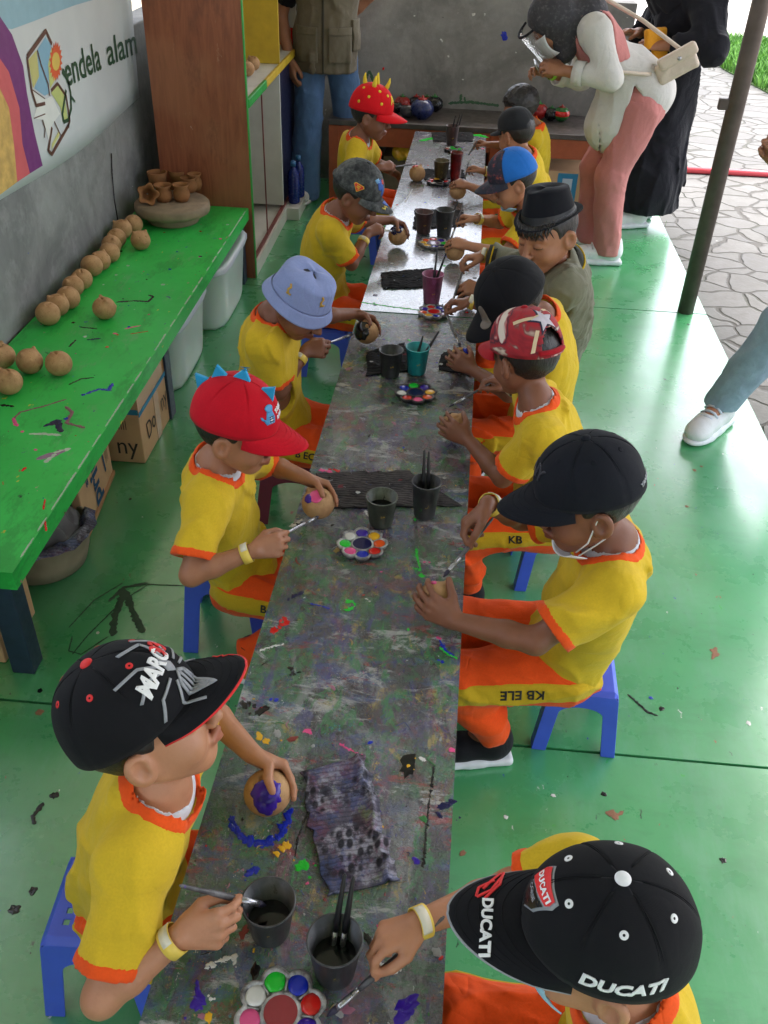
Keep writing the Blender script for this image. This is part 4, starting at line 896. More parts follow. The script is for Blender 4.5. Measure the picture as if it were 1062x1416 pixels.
tstroke([(555, 1402), (565, 1395)], .02, 8); tstroke([(430, 835), (445, 838), (455, 842)], .005, 2); tstroke([(395, 830), (412, 822), (420, 818)], .014, 10, .0006); tstroke([(505, 707), (512, 715)], .008, 6); tstroke([(402, 728), (412, 722), (418, 718)], .008, 6)
rs = np.random.RandomState(21)
for i in range(190):
    u = rs.rand(); y = .5+2.4*u**1.3; x0 = -.347+.0185*(y-.2); x = x0+.41*rs.rand()
    r = .0014+.0062*rs.rand()**3.5
    addmark(tm, blob(A3(x, y, TZ), r, .0008, i, asp=1+1.2*rs.rand()), int(rs.choice([2, 3, 4, 5, 6, 7, 8, 9]+list(range(12, 19)), p=[.03, .05, .03, .03, .06, .03, .04, .08]+[.13, .12, .08, .08, .09, .08, .07])))
for i in range(70):
    u = rs.rand(); y = .5+2.0*u**1.2; x0 = -.345+.0185*(y-.2); x = x0+.40*rs.rand(); a = rs.rand()*6.28; L = .006+.028*rs.rand()**2
    p = A3(x, y, TZ+.0002); d = A3(math.cos(a), math.sin(a), 0)*L; e = A3(-d[1], d[0], 0)*rs.randn()*.4
    if abs(x+d[0]-x0-.205) < .2: addmark(tm, ribbon([p-d*0, p+d*.5+e, p+d],   .0012+.0045*rs.rand()**2, .0008, i), int(rs.choice([9, 10]+list(range(12, 19)))))
def tparts(t, top, mk, x0, x1, y0, y1):
    part('table_top', mk, TM, t, smooth=False)
    part('apron', box2((x0+.05, y0+.08, TZ-.085), (x0+.075, y1-.05, TZ-.029)), M['wood_dark'], t, smooth=False)
    part('apron', box2((x1-.075, y0+.08, TZ-.085), (x1-.05, y1-.05, TZ-.029)), M['wood_dark'], t, smooth=False)
    for x in (x0+.1, x1-.1):
        for y in (y0+.12, y1-.1): part('leg', box2((x-.022, y-.022, .001), (x+.022, y+.022, TZ-.029)), M['wood_dark'], t, smooth=False)
tparts(t1, top1, join(*tm), -.32, .08, .2, 2.955)
t2, top2 = table(2.965, 5.48, -.300, .113, -.25, .157, 'far low painting table, shiny with a pale sky sheen painted in, ending near the orange bench', 2)
tm = [top2]
for i in range(110):
    y = 3+2.4*rs.rand(); x0 = -.3+.02*(y-2.96); x = x0+.41*rs.rand()
    addmark(tm, blob(A3(x, y, TZ), .002+.008*rs.rand()**3, .0008, i), int(rs.choice([2, 3, 5, 6, 7, 8, 9, 10, 11])))
tstroke([(500, 418), (540, 424), (590, 430)], .008, 3); tstroke([(560, 280), (570, 262)], .006, 6); tstroke([(580, 195), (620, 186), (668, 188)], .05, 3, .0004)
TM = [M['table_far_sheen']]+TM[1:]
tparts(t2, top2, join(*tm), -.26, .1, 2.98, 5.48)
# ================================================================== cups, palettes, rags, brushes
def cup(px, py, lab, mat, R=.036, H=.085, water=.55, base=True):
    """px,py: pixel of the rim centre"""
    c = at(px, py, TZ+H); c[2] = TZ+.0015
    t = thing('paint_cup', lab, 'cup', c, 'water cups on the tables'); rb = R*.76
    part('cup_wall', lathe([(rb*.9, 0), (rb, .003), (R*.99, H-.004), (R*1.04, H-.003), (R*1.04, H), (R*.97, H), (rb*.93, .005), (.001, .005)], c, 36), mat, t)
    w = H*water; part('paint_water', disc(c+A3(0, 0, w), (rb+(R-rb)*water)*.965, 30), M['water'], t)
    return c
def brush(tip, tail, lab, mat=None, r=.0036, group='paint brushes in the cups', head=True):
    tip = np.asarray(tip, float); tail = np.asarray(tail, float); d = tail-tip; L = np.linalg.norm(d); d = d/L
    t = thing('paint_brush', lab, 'brush', tip, group)
    f0 = min(.03, L*.22); f1 = min(.055, L*.4)
    part('handle', tube([tip+d*f1, tip+d*(f1+.02), tip+d*(f1+(L-f1)*.4), tip+d*(L-.004), tail], [r*.95, r*1.25, r*1.05, r*.65, r*.3], 10), mat or M['brush'], t)
    part('ferrule', tube([tip+d*f0*.6, tip+d*f0*.8, tip+d*(f1+.001)], [r*1.1, r*1.15, r*1.02], 10), M['ferrule'], t)
    part('bristles', tube([tip, tip+d*f0*.25, tip+d*f0*.45, tip+d*(f0*.62)], [r*.2, r*.9, r*1.25, r*1.05], 10), M['bristle'], t)
    return t
def in_cup(c, H, px, py, zt, lab, dx=0., dy=0., mat=None):
    tail = at(px, py, TZ+zt); tip = c+A3(dx, dy, .008); brush(tip, tail, lab, mat or M['brush_black'], .0042)
c1 = cup(371, 1247, 'wide dark cup with purple stains beside the boy with the spider cap', M['cup_dark'], .0385, .08, .4)
c2 = cup(463, 1300, 'dark grey cup holding two black brushes near the bottom edge', M['cup_dark'], .0385, .088, .45)
in_cup(c2, .088, 477, 1208, .165, 'left black brush in the grey cup near the bottom edge', -.008, .012); in_cup(c2, .088, 489, 1212, .163, 'right black brush in the grey cup near the bottom edge', .006, .012)
c3 = cup(528, 687, 'greenish grey cup without brushes on the ribbed rag', cup_mat('green_stained_cup', lin(58, 64, 54), lin(84, 90, 78)), .037, .08, .6)
c4 = cup(590, 666, 'tall dark cup with two upright brushes by the table edge', M['cup_dark'], .0345, .1, .5)
in_cup(c4, .1, 587, 622, .165, 'left upright brush in the tall dark cup', -.006, 0); in_cup(c4, .1, 593, 624, .162, 'right upright brush in the tall dark cup', .008, .004)
c5 = cup(541, 484, 'black cup standing beside the teal cup', M['cup_dark'], .0365, .085, .5)
c6 = cup(578, 480, 'bright teal cup holding two dark brushes', M['cup_teal'], .036, .088, .5)
in_cup(c6, .088, 585, 464, .125, 'short dark brush in the teal cup', -.01, -.004); in_cup(c6, .088, 607, 458, .135, 'long dark brush leaning right in the teal cup', -.004, .006)
c7 = cup(599, 379, 'pink cup with dark brushes on the far table', M['cup_pink'], .038, .105, .55)
in_cup(c7, .105, 605, 345, .17, 'thin brush standing in the pink cup', .0, .0); in_cup(c7, .105, 617, 350, .2, 'thick dark brush leaning out of the pink cup', -.01, -.01)
c8 = cup(587, 293, 'dark maroon cup left of its black neighbour', M['cup_maroon'], .0375, .09, .6)
c9 = cup(616, 290, 'black cup right of the maroon cup', M['cup_dark'], .038, .11, .5)
in_cup(c9, .11, 633, 280, .14, 'dark brush leaning out of the black cup', 0, 0)
c10 = cup(611, 222, 'olive brown cup beside the red glass', M['cup_olive'], .0385, .09, .6)
c11 = cup(632, 211, 'tall red glass on the far table', M['cup_red'], .031, .14, .6)
c12 = cup(626, 174, 'dark cup bristling with brushes at the far table end', M['cup_maroon'], .037, .1, .5)
for i, (x, y) in enumerate(((630, 160), (636, 158), (640, 156))): in_cup(c12, .1, x, y, .16, ['left', 'middle', 'right'][i]+' brush of three in the dark cup at the far table end', -.01+.01*i, 0)
WELL = [(1, .05), (2, .02)]
def palette(px, py, lab, cols, centre, rot=0., R=.056, dirty=False):
    c = at(px, py, TZ+.01); c[2] = TZ+.0015
    t = thing('paint_palette', lab, 'palette', c, 'flower palettes on the tables'); n = 96; k = 8
    def rim(th): return R*(.80+.22*abs(math.cos(k/2*(th-rot)))**.7)
    V = []; lv = [(.55, .0), (.97, .0), (1.06, .012), (1.0, .0135), (.94, .012), (.9, .006), (.55, .005), (.5, .011), (.46, .0115), (.41, .006), (.001, .006)]
    for s, z in lv:
        for j in range(n):
            th = j/n*6.283185; w = rim(th) if s > .5 else R*.9
            V.append(c+A3(w*s*math.cos(th), w*s*math.sin(th), z))
    F = [[i*n+j, i*n+(j+1) % n, (i+1)*n+(j+1) % n, (i+1)*n+j] for i in range(len(lv)-1) for j in range(n)]
    part('tray', (V, F), M['palette_dark' if dirty else 'palette'], t)
    for j in range(k):   # ridge between wells
        th = rot+(j+.5)*6.283185/k; d = A3(math.cos(th), math.sin(th), 0)
        part('ridge', tube([c+d*R*.5+A3(0, 0, .007), c+d*R*.66+A3(0, 0, .0085), c+d*R*.8+A3(0, 0, .009)], .0016, 8), M['palette_dark' if dirty else 'palette'], t)
    for j, cn in enumerate(cols):
        if not cn: continue
        th = rot+j*6.283185/k; d = A3(math.cos(th), math.sin(th), 0)
        g = np.random.RandomState(j+int(px)); a = np.linspace(0, 6.283, 18, endpoint=False); rr = R*.278*(.93+.09*g.rand(18))
        P = c+d*R*.745+A3(0, 0, .0098)+np.stack([rr*np.cos(a), rr*np.sin(a)*.92, 0*a], 1)@rotz(th).T
        Q = c+d*R*.745+A3(0, 0, .0108)+np.stack([rr*.6*np.cos(a), rr*.6*np.sin(a)*.9, 0*a], 1)@rotz(th).T
        B = P-A3(0, 0, .003); V2 = np.vstack([B, P, Q, [Q.mean(0)]])
        F2 = [[i+m*18, (i+1) % 18+m*18, (i+1) % 18+18+m*18, i+18+m*18] for m in (0, 1) for i in range(18)]+[[36+i, 36+(i+1) % 18, 54] for i in range(18)]
        part('paint_dab', (V2, F2), M['p_'+cn], t)
    if centre: part('paint_dab', disc(c+A3(0, 0, .0092), R*.41, 24), M['p_'+centre], t)
palette(388, 1400, 'flower palette with white, green and blue paint at the bottom edge', ['red', 'blue', 'green', 'white', 'pink', 'yellow', 'orange', 'purple'], 'rose', .35, .06)
palette(501, 752, 'clean edged flower palette with dark blue middle beside the greenish cup', ['orange', 'yellow', 'purple', 'white', 'green', 'pink', 'blue', 'red'], 'navy', .12, .056)
palette(575, 543, 'black rimmed flower palette in front of the teal cup', ['yellow', 'purple', 'green', 'blue', 'white', 'red', 'pink', 'orange'], 'navy', .2, .06, True)
palette(600, 431, 'flower palette below the pink cup at the gap between tables', ['purple', 'blue', 'red', 'purple', 'orange', 'yellow', 'blue', 'lilac'], 'red', .3, .054)
palette(600, 336, 'flower palette with bright green dab below the maroon and black cups', ['green', 'purple', 'red', 'orange', 'yellow', 'yellow', 'purple', 'navy'], 'lilac', .1, .06)
palette(606, 251, 'dark palette with red rim beside the red glass', ['red', 'black', 'yellow', 'red', 'red', 'white', 'black', 'navy'], 'black', .2, .056, True)
palette(627, 206, 'small greenish palette near the far end cup', ['green', 'black', 'green', 'white', 'red', 'black', 'navy', 'green'], 'green', .2, .05, True)
def rag(px, lab, mat, seed, amp=.012, freq=14, th=.006, ridge=0.):
    P = np.array([at(*q, TZ) for q in px]); rs = np.random.RandomState(seed); o = P.mean(0)
    def f(u, v):
        a = P[0]+(P[1]-P[0])*u; b = P[3]+(P[2]-P[3])*u; p = a+(b-a)*v
        q = np.array([[p[0], p[1], seed]]); e = min(u, 1-u, v, 1-v)
        w = fold_noise(q, freq, seed)[0]; w2 = fold_noise(q, freq*3.2, seed+1)[0]
        j = fold_noise(q, 30, seed+2)[0]*.006
        return (p[0]+j, p[1]+j*.7, TZ+.0025+amp*(.5+.5*w)*(.35+.65*min(1, e*6))+ridge*(math.exp(-((u-.88)/.05)**2)+.45*math.exp(-((v-.05)/.04)**2))+.0028*(1+w2)*.5)
    solo('paint_rag', grid(f, 60, 60), mat, lab, 'rag', 'paint rags on the tables', solid=th*.5, offset=1, base=A3(o[0], o[1], TZ))
rag([(415, 1070), (505, 1045), (552, 1218), (452, 1240)], 'crumpled rectangular rag with smudged squares beside the ball with purple paint', M['rag'], 3, .004, 10, ridge=.010)
rag([(440, 655), (568, 652), (640, 700), (452, 704)], 'ribbed grey rag spread under the greenish cup and tall cup', M['rag_brown'], 5, .006, 16)
rag([(506, 488), (560, 476), (575, 512), (508, 520)], 'small black rag under the black cup', M['rag_black'], 7, .012)
rag([(612, 488), (655, 490), (655, 520), (608, 512)], 'black rag partly under the hand holding the ball with blue paint', M['rag_black'], 8, .01)
rag([(527, 378), (600, 372), (606, 398), (530, 400)], 'long black rag lying left of the pink cup', M['rag_black'], 9, .014)
rag([(575, 290), (640, 292), (645, 312), (572, 318)], 'black rag under the maroon and black cups', M['rag_black'], 10, .01)
rag([(585, 235), (640, 236), (645, 246), (588, 250)], 'small black rag behind the dark palette', M['rag_black'], 11, .01)
rag([(597, 184), (655, 184), (655, 196), (600, 196)], 'black rag under the cup of brushes at the far end', M['rag_black'], 12, .01)
# ================================================================== stools
def stool(c, rz, mat, lab, s=1., H=.212):
    t = thing('plastic_stool', lab, 'stool', A3(c[0], c[1], 0)); wt, wb = .105*s, .135*s
    W = lambda v: wb+(wt-wb)*v
    N = 28; V = []; F = []
    R = rotz(rz)
    for sd in range(4):
        R4 = rotz(sd*math.pi/2); n0 = len(V)
        for i in range(N+1):
            q = i/N
            if q < .3: o = (-1, q/.3*.94)
            elif q < .7: o = (-1+2*(q-.3)/.4, .94)
            else: o = (1, (1-q)/.3*.94)
            if q < .3: a = (-.66+.06*q/.3, .62*q/.3)
            elif q < .7: u = (q-.3)/.4*math.pi; a = (-.60*math.cos(u), .62+.12*math.sin(u))
            else: a = (.66-.06*(1-q)/.3, .62*(1-q)/.3)
            for (u, v), dep in ((o, 0), (a, 0)):
                w = W(v); p = A3(u*w, -w-.0, v*H+.001); V.append(R4@p)
        for i in range(N): F.append([n0+2*i, n0+2*i+1, n0+2*i+3, n0+2*i+2])
    # rounded shoulder and perforated seat
    n0 = len(V); K = 17
    for i in range(K):
        for j in range(K):
            x = -1+2*i/(K-1); y = -1+2*j/(K-1); w = W(.94)
            e = max(abs(x), abs(y)); z = H*(.94 if e > .99 else 1.0)
            V.append(A3(x*w, y*w, z))
    for i in range(K-1):
        for j in range(K-1):
            if 2 < i < K-4 and 2 < j < K-4 and (i % 2 == 1) and (j % 2 == 1): continue
            F.append([n0+i*K+j, n0+(i+1)*K+j, n0+(i+1)*K+j+1, n0+i*K+j+1])
    V = np.array(V)@R.T+A3(c[0], c[1], 0)
    bm = bmesh.new(); vs = [bm.verts.new(v) for v in V]
    for f in F: bm.faces.new([vs[k] for k in f])
    bmesh.ops.remove_doubles(bm, verts=bm.verts, dist=.0006); bmesh.ops.recalc_face_normals(bm, faces=bm.faces); bm.verts.index_update()
    VF = ([v.co[:] for v in bm.verts], [[v.index for v in f.verts] for f in bm.faces]); bm.free()
    o = part('stool_body', VF, mat, t, smooth=False, solid=.004); o.modifiers.new('bevel', 'BEVEL').width = .004; o.modifiers['bevel'].segments = 2; o.modifiers['bevel'].limit_method = 'ANGLE'; o.modifiers['bevel'].angle_limit = .7
    return t
# ================================================================== people
def skin_mat(name, c, lip=None):
    t = NT(name); nz = t.noise(22, 5)
    col = t.mix(t.ramp(nz, (.3, 0.), (.7, 1.)), tuple(x*.93 for x in c), tuple(x*1.06 for x in c))
    col = t.mix(t.ramp(t.noise(9, 3), (.45, 0.), (.7, .35)), col, (c[0]*1.02, c[1]*.9, c[2]*.85))
    at_ = t.n('ShaderNodeAttribute', attribute_name='tint'); sp = t.n('ShaderNodeSeparateColor', i_0=at_.outputs['Color'])
    col = t.mix(sp.outputs[0], col, (c[0]*.75, c[1]*.47, c[2]*.5)); col = t.mix(sp.outputs[1], col, lin(26, 19, 17)); col = t.mix(sp.outputs[2], col, (min(1, c[0]*1.25), c[1]*1.2, c[2]*1.2))
    col = t.mix(t.ramp(t.noise(60, 6, .7), (.5, 0.), (.7, .3)), col, (c[0]*.78, c[1]*.66, c[2]*.62))
    return t.out(col, t.ramp(t.noise(30, 4), (.3, .38), (.7, .58)), t.bump(t.noise(420, 3), .2, .0008, t.bump(t.noise(90, 4, .6), .2, .002)), Subsurface_Weight=.1, Subsurface_Radius=(.012, .005, .003), Subsurface_Scale=.25, Specular_IOR_Level=.4)
SK = [skin_mat('skin_tan', lin(178, 126, 96)), skin_mat('skin_brown', lin(148, 100, 74)), skin_mat('skin_dark', lin(128, 83, 62)), skin_mat('skin_warm', lin(160, 110, 82))]
def hair_mat():
    t = NT('black_hair'); s = t.noise(240, 3, co=t.mapped((1, 1, .25))); col = t.mix(s, lin(14, 12, 12), lin(40, 34, 32))
    return t.out(col, .45, t.bump(s, .7, .003))
M['hair'] = hair_mat()
M['shirt'] = fabric('yellow_jersey', lin(208, 174, 42), .09); M['trim'] = fabric('orange_trim', lin(232, 84, 28), .07)
M['pants'] = fabric('orange_jersey', lin(240, 84, 28), .07); M['stripe'] = fabric('yellow_stripe', lin(200, 164, 36), .06)
M['under'] = fabric('white_undershirt', lin(206, 208, 214), .04); M['band_y'] = simple('yellow_wristband', lin(226, 196, 84), .5, .08, 50); M['band_w'] = simple('pale_wristband', lin(214, 208, 190), .45, .06, 50)
M['shoe_black'] = fabric('black_shoe', lin(26, 27, 30), .2); M['shoe_white'] = fabric('white_shoe', lin(222, 222, 222), .05, 500, .6); M['sole_white'] = simple('white_sole', lin(214, 216, 218), .5, .05, 30)
M['sock'] = fabric('dark_sock', lin(20, 20, 24)); M['print_black'] = simple('black_print', lin(28, 26, 24), .7, .1)
M['mask'] = simple('white_mask', lin(222, 222, 222), .8, .03, 60, .2, 300); M['mask_blue'] = simple('blue_mask', lin(150, 190, 210), .8, .04, 60, .2, 300)
M['eye'] = simple('eye_dark', lin(24, 18, 16), .15, .1)
def L_(c, R, s): return lambda p: np.asarray(c)+R@(np.asarray(p, float)*s)
def head_R(yaw, pitch, roll=0.):
    y, p, r = map(math.radians, (yaw, pitch, roll)); f = A3(math.cos(y)*math.cos(p), math.sin(y)*math.cos(p), -math.sin(p)); l = A3(-math.sin(y), math.cos(y), 0); u = np.cross(f, l)
    return np.array([f, l*math.cos(r)+u*math.sin(r), u*math.cos(r)-l*math.sin(r)]).T
def head_prims(c, R, s):
    q = L_(c, R, s); E = lambda p, r, RR=None: ell(q(p), np.asarray(r)*s, R if RR is None else R@RR); G = lambda a, b, ra, rb=None: seg(q(a), q(b), ra*s, None if rb is None else rb*s)
    P = [('u', E((-.010, 0, .026), (.088, .074, .078)), 0), ('u', E((.026, 0, -.022), (.058, .060, .068)), .03*s), ('u', E((.06, 0, -.078), (.018, .022, .016)), .03*s)]
    for y in (-1, 1):
        P += [('u', G((.002, y*.052, -.04), (.052, y*.018, -.08), .016, .014), .03*s), ('u', E((.052, y*.036, -.034), (.028, .026, .026)), .02*s), ('u', G((.078, y*.012, .024), (.066, y*.046, .022), .009), .014*s)]
        P += [('s', E((.092, y*.03, .004), (.016, .018, .012)), .012*s), ('u', E((.0725, y*.031, .002), (.0125, .0155, .0115)), .004*s), ('s', G((.086, y*.018, -.0035), (.081, y*.045, -.001), .0012), .001*s)]
        P += [('u', E((-.006, y*.080, -.008), (.0215, .0105, .031), rotz(-y*.45)@roty(-.18)), .004*s), ('s', E((.0005, y*.0905, -.003), (.0125, .0135, .019), rotz(-y*.45)@roty(-.18)), .002*s), ('u', E((.006, y*.079, -.010), (.0035, .004, .007)), .003*s)]
    P += [('u', G((.084, 0, .012), (.099, 0, -.02), .007, .0085), .01*s), ('u', E((.103, 0, -.026), (.0105, .0115, .0095)), .006*s)]
    for y in (-1, 1): P += [('u', E((.094, y*.0115, -.03), (.009, .007, .0075)), .005*s), ('s', E((.1, y*.0055, -.036), (.004, .003, .003)), .002*s)]
    P += [('u', G((.083, -.018, -.0545), (.0925, 0, -.052), .0055, .0062), .005*s), ('u', G((.083, .018, -.0545), (.0925, 0, -.052), .0055, .0062), .005*s), ('u', G((.082, -.014, -.062), (.0905, 0, -.0635), .0055, .0066), .005*s), ('u', G((.082, .014, -.062), (.0905, 0, -.0635), .0055, .0066), .005*s), ('s', G((.092, -.022, -.0575), (.0985, 0, -.0572), .0014), .0015*s), ('s', G((.092, .022, -.0575), (.0985, 0, -.0572), .0014), .0015*s)]
    return P
def tint_of(V, c, R, s, brows=True, nails=()):
    """true colours of the skin: lips, brows, lash lines, nails"""
    p = ((V-np.asarray(c))@R)/s; T = np.zeros((len(V), 4)); T[:, 3] = 1
    lip = np.clip(1.6-(np.abs(p[:, 1])/.021)**2-((p[:, 2]+.0575)/.0095)**2, 0, 1)*(p[:, 0] > .07); T[:, 0] = np.clip(lip, 0, .85)
    ay = np.abs(p[:, 1])
    if brows: T[:, 1] = np.clip(1.5-np.abs((p[:, 2]-.0245-.004*np.sin((ay-.012)/.036*3.1))/.0045)**2-((ay-.031)/.02)**4, 0, .75)*(p[:, 0] > .05)
    T[:, 1] = np.maximum(T[:, 1], np.clip(1.6-np.abs((p[:, 2]+.0035)/.0024)**2-((ay-.031)/.0145)**4, 0, .95)*(p[:, 0] > .065))
    for n in nails: T[:, 2] = np.maximum(T[:, 2], np.clip(1.7-(np.linalg.norm(V-n, axis=1)/.0055)**2, 0, .8))
    return T
def set_tint(o, T):
    a = o.data.color_attributes.new('tint', 'FLOAT_COLOR', 'POINT')
    if len(T) == len(o.data.vertices): a.data.foreach_set('color', T.astype(np.float32).ravel())
def hand_prims(W, fd, dors, side, pose, s, ballc=None, ballr=.037, tdx=.6):
    """skinned hand: palm of four metacarpals, five jointed fingers, thumb from the side of the palm"""
    x = unit(fd); z = unit(np.asarray(dors, float)-x*np.dot(dors, x)); y = np.cross(z, x); R = np.array([x, y, z]).T
    Lc = lambda p: W+R@(A3(p[0], p[1]*side, p[2])*s)
    P = []; nails = []; bases = [(.060, .0255, 0), (.064, .0085, .0025), (.061, -.0085, .001), (.054, -.0242, -.003)]; lens = [(.030, .019, .015), (.033, .022, .016), (.031, .020, .015), (.024, .015, .013)]; rad = [.0076, .0079, .0075, .0066]
    for b in bases: P.append(('u', seg(Lc((.006, b[1]*.5, -.002)), Lc((b[0], b[1], b[2]-.003)), .0125*s, .0098*s), .008*s))
    P.append(('u', ell(Lc((.028, .004, -.006)), np.array((.032, .026, .0125))*s, R), .008*s)); P.append(('u', ell(Lc((.026, .020, -.010)), np.array((.022, .012, .012))*s, R), .008*s))
    bc = None if ballc is None else (R.T@(np.asarray(ballc)-W))/s*A3(1, side, 1)
    curls = {'pinch': [(36, 38, 16), (44, 48, 22), (56, 62, 30), (64, 68, 34)], 'relax': [(22, 28, 15), (26, 32, 18), (30, 36, 20), (36, 40, 22)], 'fist': [(70, 85, 45), (74, 88, 50), (78, 88, 50), (80, 88, 50)], 'flat': [(8, 10, 6)]*4, 'phone': [(30, 60, 30)]*4, 'ball': None}[pose]
    sp = {'ball': (10, 2, -6, -14)}.get(pose, (3, 0, -3, -6))
    for i in range(4):
        p = A3(*bases[i]); ang = 0.; az = math.radians(sp[i]); r = rad[i]; k = .006
        for j in range(3):
            if pose == 'ball' and bc is not None:
                best = None
                for da in np.linspace(0, 1.5, 40):
                    t = ang+da; q = p+A3(math.cos(t)*math.cos(az), math.cos(t)*math.sin(az), -math.sin(t))*lens[i][j]
                    e = abs(np.linalg.norm(q-bc)-ballr/s-r*.8)
                    if best is None or e < best[0]: best = (e, t, q)
                ang, q = best[1], best[2]
            else:
                ang += math.radians(curls[i][j]); q = p+A3(math.cos(ang)*math.cos(az), math.cos(ang)*math.sin(az), -math.sin(ang))*lens[i][j]
            P.append(('u', seg(Lc(p), Lc(q), r*s*(1-.05*j), r*s*(.97-.07*j)), (.005 if j == 0 else .0015)*s))
            if j < 2: P.append(('u', ell(Lc(q), r*s*1.02), .002*s))
            if j == 2:
                d = unit(q-p); nn = A3(math.sin(ang)*math.cos(az), math.sin(ang)*math.sin(az), math.cos(ang)); nails.append(Lc(q+d*r*.35+nn*r*.7))
            p = q
    th = {'pinch': [(.010, .016, -.008), (.034, .037, -.020), (.062, .038, -.032), (.084, .027, -.043)], 'relax': [(.010, .016, -.006), (.032, .036, -.014), (.054, .044, -.022), (.072, .046, -.026)], 'fist': [(.010, .016, -.008), (.032, .034, -.022), (.05, .026, -.036), (.062, .010, -.044)], 'flat': [(.010, .016, -.004), (.030, .040, -.006), (.048, .054, -.008), (.062, .062, -.008)], 'phone': [(.010, .016, -.006), (.030, .038, -.014), (.050, .046, -.024), (.066, .044, -.034)]}.get(pose)
    if pose == 'ball':
        th = [A3(.010, .016, -.008), A3(.028, .040, -.020)]; p = th[1]
        for l in (.028, .022):
            best = None
            for dx in np.linspace(-.3, 1, 14):
                for dz in np.linspace(-1.4, .2, 18):
                    d = unit(A3(dx, .35, dz)); q = p+d*l; e = abs(np.linalg.norm(q-bc)-ballr/s-.008)+.003*abs(dx-tdx)
                    if best is None or e < best[0]: best = (e, q)
            p = best[1]; th.append(p)
    th = [A3(*p) for p in th]
    for j, (ra, rb) in enumerate(((.0125, .0105), (.0102, .009), (.009, .0078))): P.append(('u', seg(Lc(th[j]), Lc(th[j+1]), ra*s, rb*s), (.008 if j == 0 else .002)*s))
    return P, Lc, Lc((.088, .026, -.046)), R, nails
def ik(S, W, l1, l2, hint):
    d = W-S; L = np.linalg.norm(d); m = (l1+l2)*.985
    if L > m: l1 *= L/m; l2 *= L/m
    u = d/L; a = (l1*l1-l2*l2+L*L)/(2*L); h = math.sqrt(max(1e-6, l1*l1-a*a)); n = np.asarray(hint, float); n = unit(n-u*np.dot(n, u)); return S+u*a+n*h
def beyond(p, n, r, ln):
    p = np.asarray(p, float); n = unit(n)
    def f(x, y, z):
        t = (x-p[0])*n[0]+(y-p[1])*n[1]+(z-p[2])*n[2]; d2 = (x-p[0])**2+(y-p[1])**2+(z-p[2])**2
        return np.maximum(np.maximum(np.sqrt(np.maximum(d2-t*t, 0))-r, -t), t-ln)
    a = p; b = p+n*ln; return np.minimum(a, b)-r, np.maximum(a, b)+r, f
def torso_prims(J, inf=0., s=1., k=.05):
    up = unit(J['N']-J['P']); f = unit(J['fwd']-up*np.dot(J['fwd'], up)); l = np.cross(up, f); R = np.array([f, l, up]).T; P, N = J['P'], J['N']; ln = np.linalg.norm(N-P); b = J.get('bend', .0)
    at_ = lambda t: P+(N-P)*t-f*b*4*t*(1-t)
    w = J.get('wide', 1.)
    pr = [('u', ell(P+up*.01, (np.array((.082, .108*w, .09))*s+inf), R), 0), ('u', ell(at_(.36), np.array((.076*w, .098*w, .36*ln/s))*s+inf, R), k), ('u', ell(at_(.68)+f*.004, np.array((.074*w, .112*w, .34*ln/s))*s+inf, R), k)]
    pr += [('u', seg(J['SL'], J['SR'], .038*s+inf), k), ('u', seg(at_(.9), N+up*.02, .05*s+inf*.6, .042*s+inf*.4), .04)]
    return pr, R
def foot_vf(A, d, s, h=.005, hi=False):
    d = unit(A3(d[0], d[1], 0)); R = frame(d); q = lambda p: A3(A[0], A[1], 0)+R@(A3(*p)*s)
    up = sdf([('u', ell(q((-.02, 0, .052)), np.array((.045, .036, .045))*s, R), 0), ('u', ell(q((.06, 0, .04)), np.array((.075, .038, .034))*s, R), .03*s), ('u', ell(q((.115, 0, .032)), np.array((.04, .036, .026))*s, R), .02*s), ('u', seg(q((-.02, 0, .05)), q((-.022, 0, .105 if hi else .09)), .036*s, .034*s), .02*s), ('i', half(q((0, 0, .016)), (0, 0, -1)), 0), ('s', seg(q((-.02, 0, .08)), q((-.022, 0, .14)), .027*s), .004)], h)
    so = sdf([('u', rbx(q((-.01, 0, .012)), np.array((.056, .038, .012))*s, .011*s, R), 0), ('u', ell(q((.09, 0, .013)), np.array((.072, .043, .016))*s, R), .02*s), ('u', rbx(q((.05, 0, .012)), np.array((.05, .038, .012))*s, .011*s, R), .01*s), ('i', half(q((0, 0, .0015)), (0, 0, -1)), 0)], h)
    return up.mesh(), so.mesh(), q, R
def shoe(root, A, d, s, mat, sole, h=.005, laces=None, hi=False):
    u, so, q, R = foot_vf(A, d, s, h, hi); o = part('shoe', u, mat, root); part('sole', so, sole, o)
    if laces:
        for i in range(4):
            x = .022+.019*i; z = .094-.0085*i
            part('lace', tube([q((x, -.026, z-.012)), q((x+.002, -.014, z)), q((x+.005, 0, z+.004)), q((x+.002, .014, z)), q((x, .026, z-.012))], .0038*s, 6), laces, o)
    return o
def ring_vf(c, ax, r, wd, n=28, th=.0016, taper=1.):
    R = frame(ax); R = R[:, [1, 2, 0]]; return lathe([(r, -wd/2), (r+th, -wd/2), (r*taper+th, wd/2), (r*taper, wd/2), (r, -wd/2)], c, n, R, close=False)
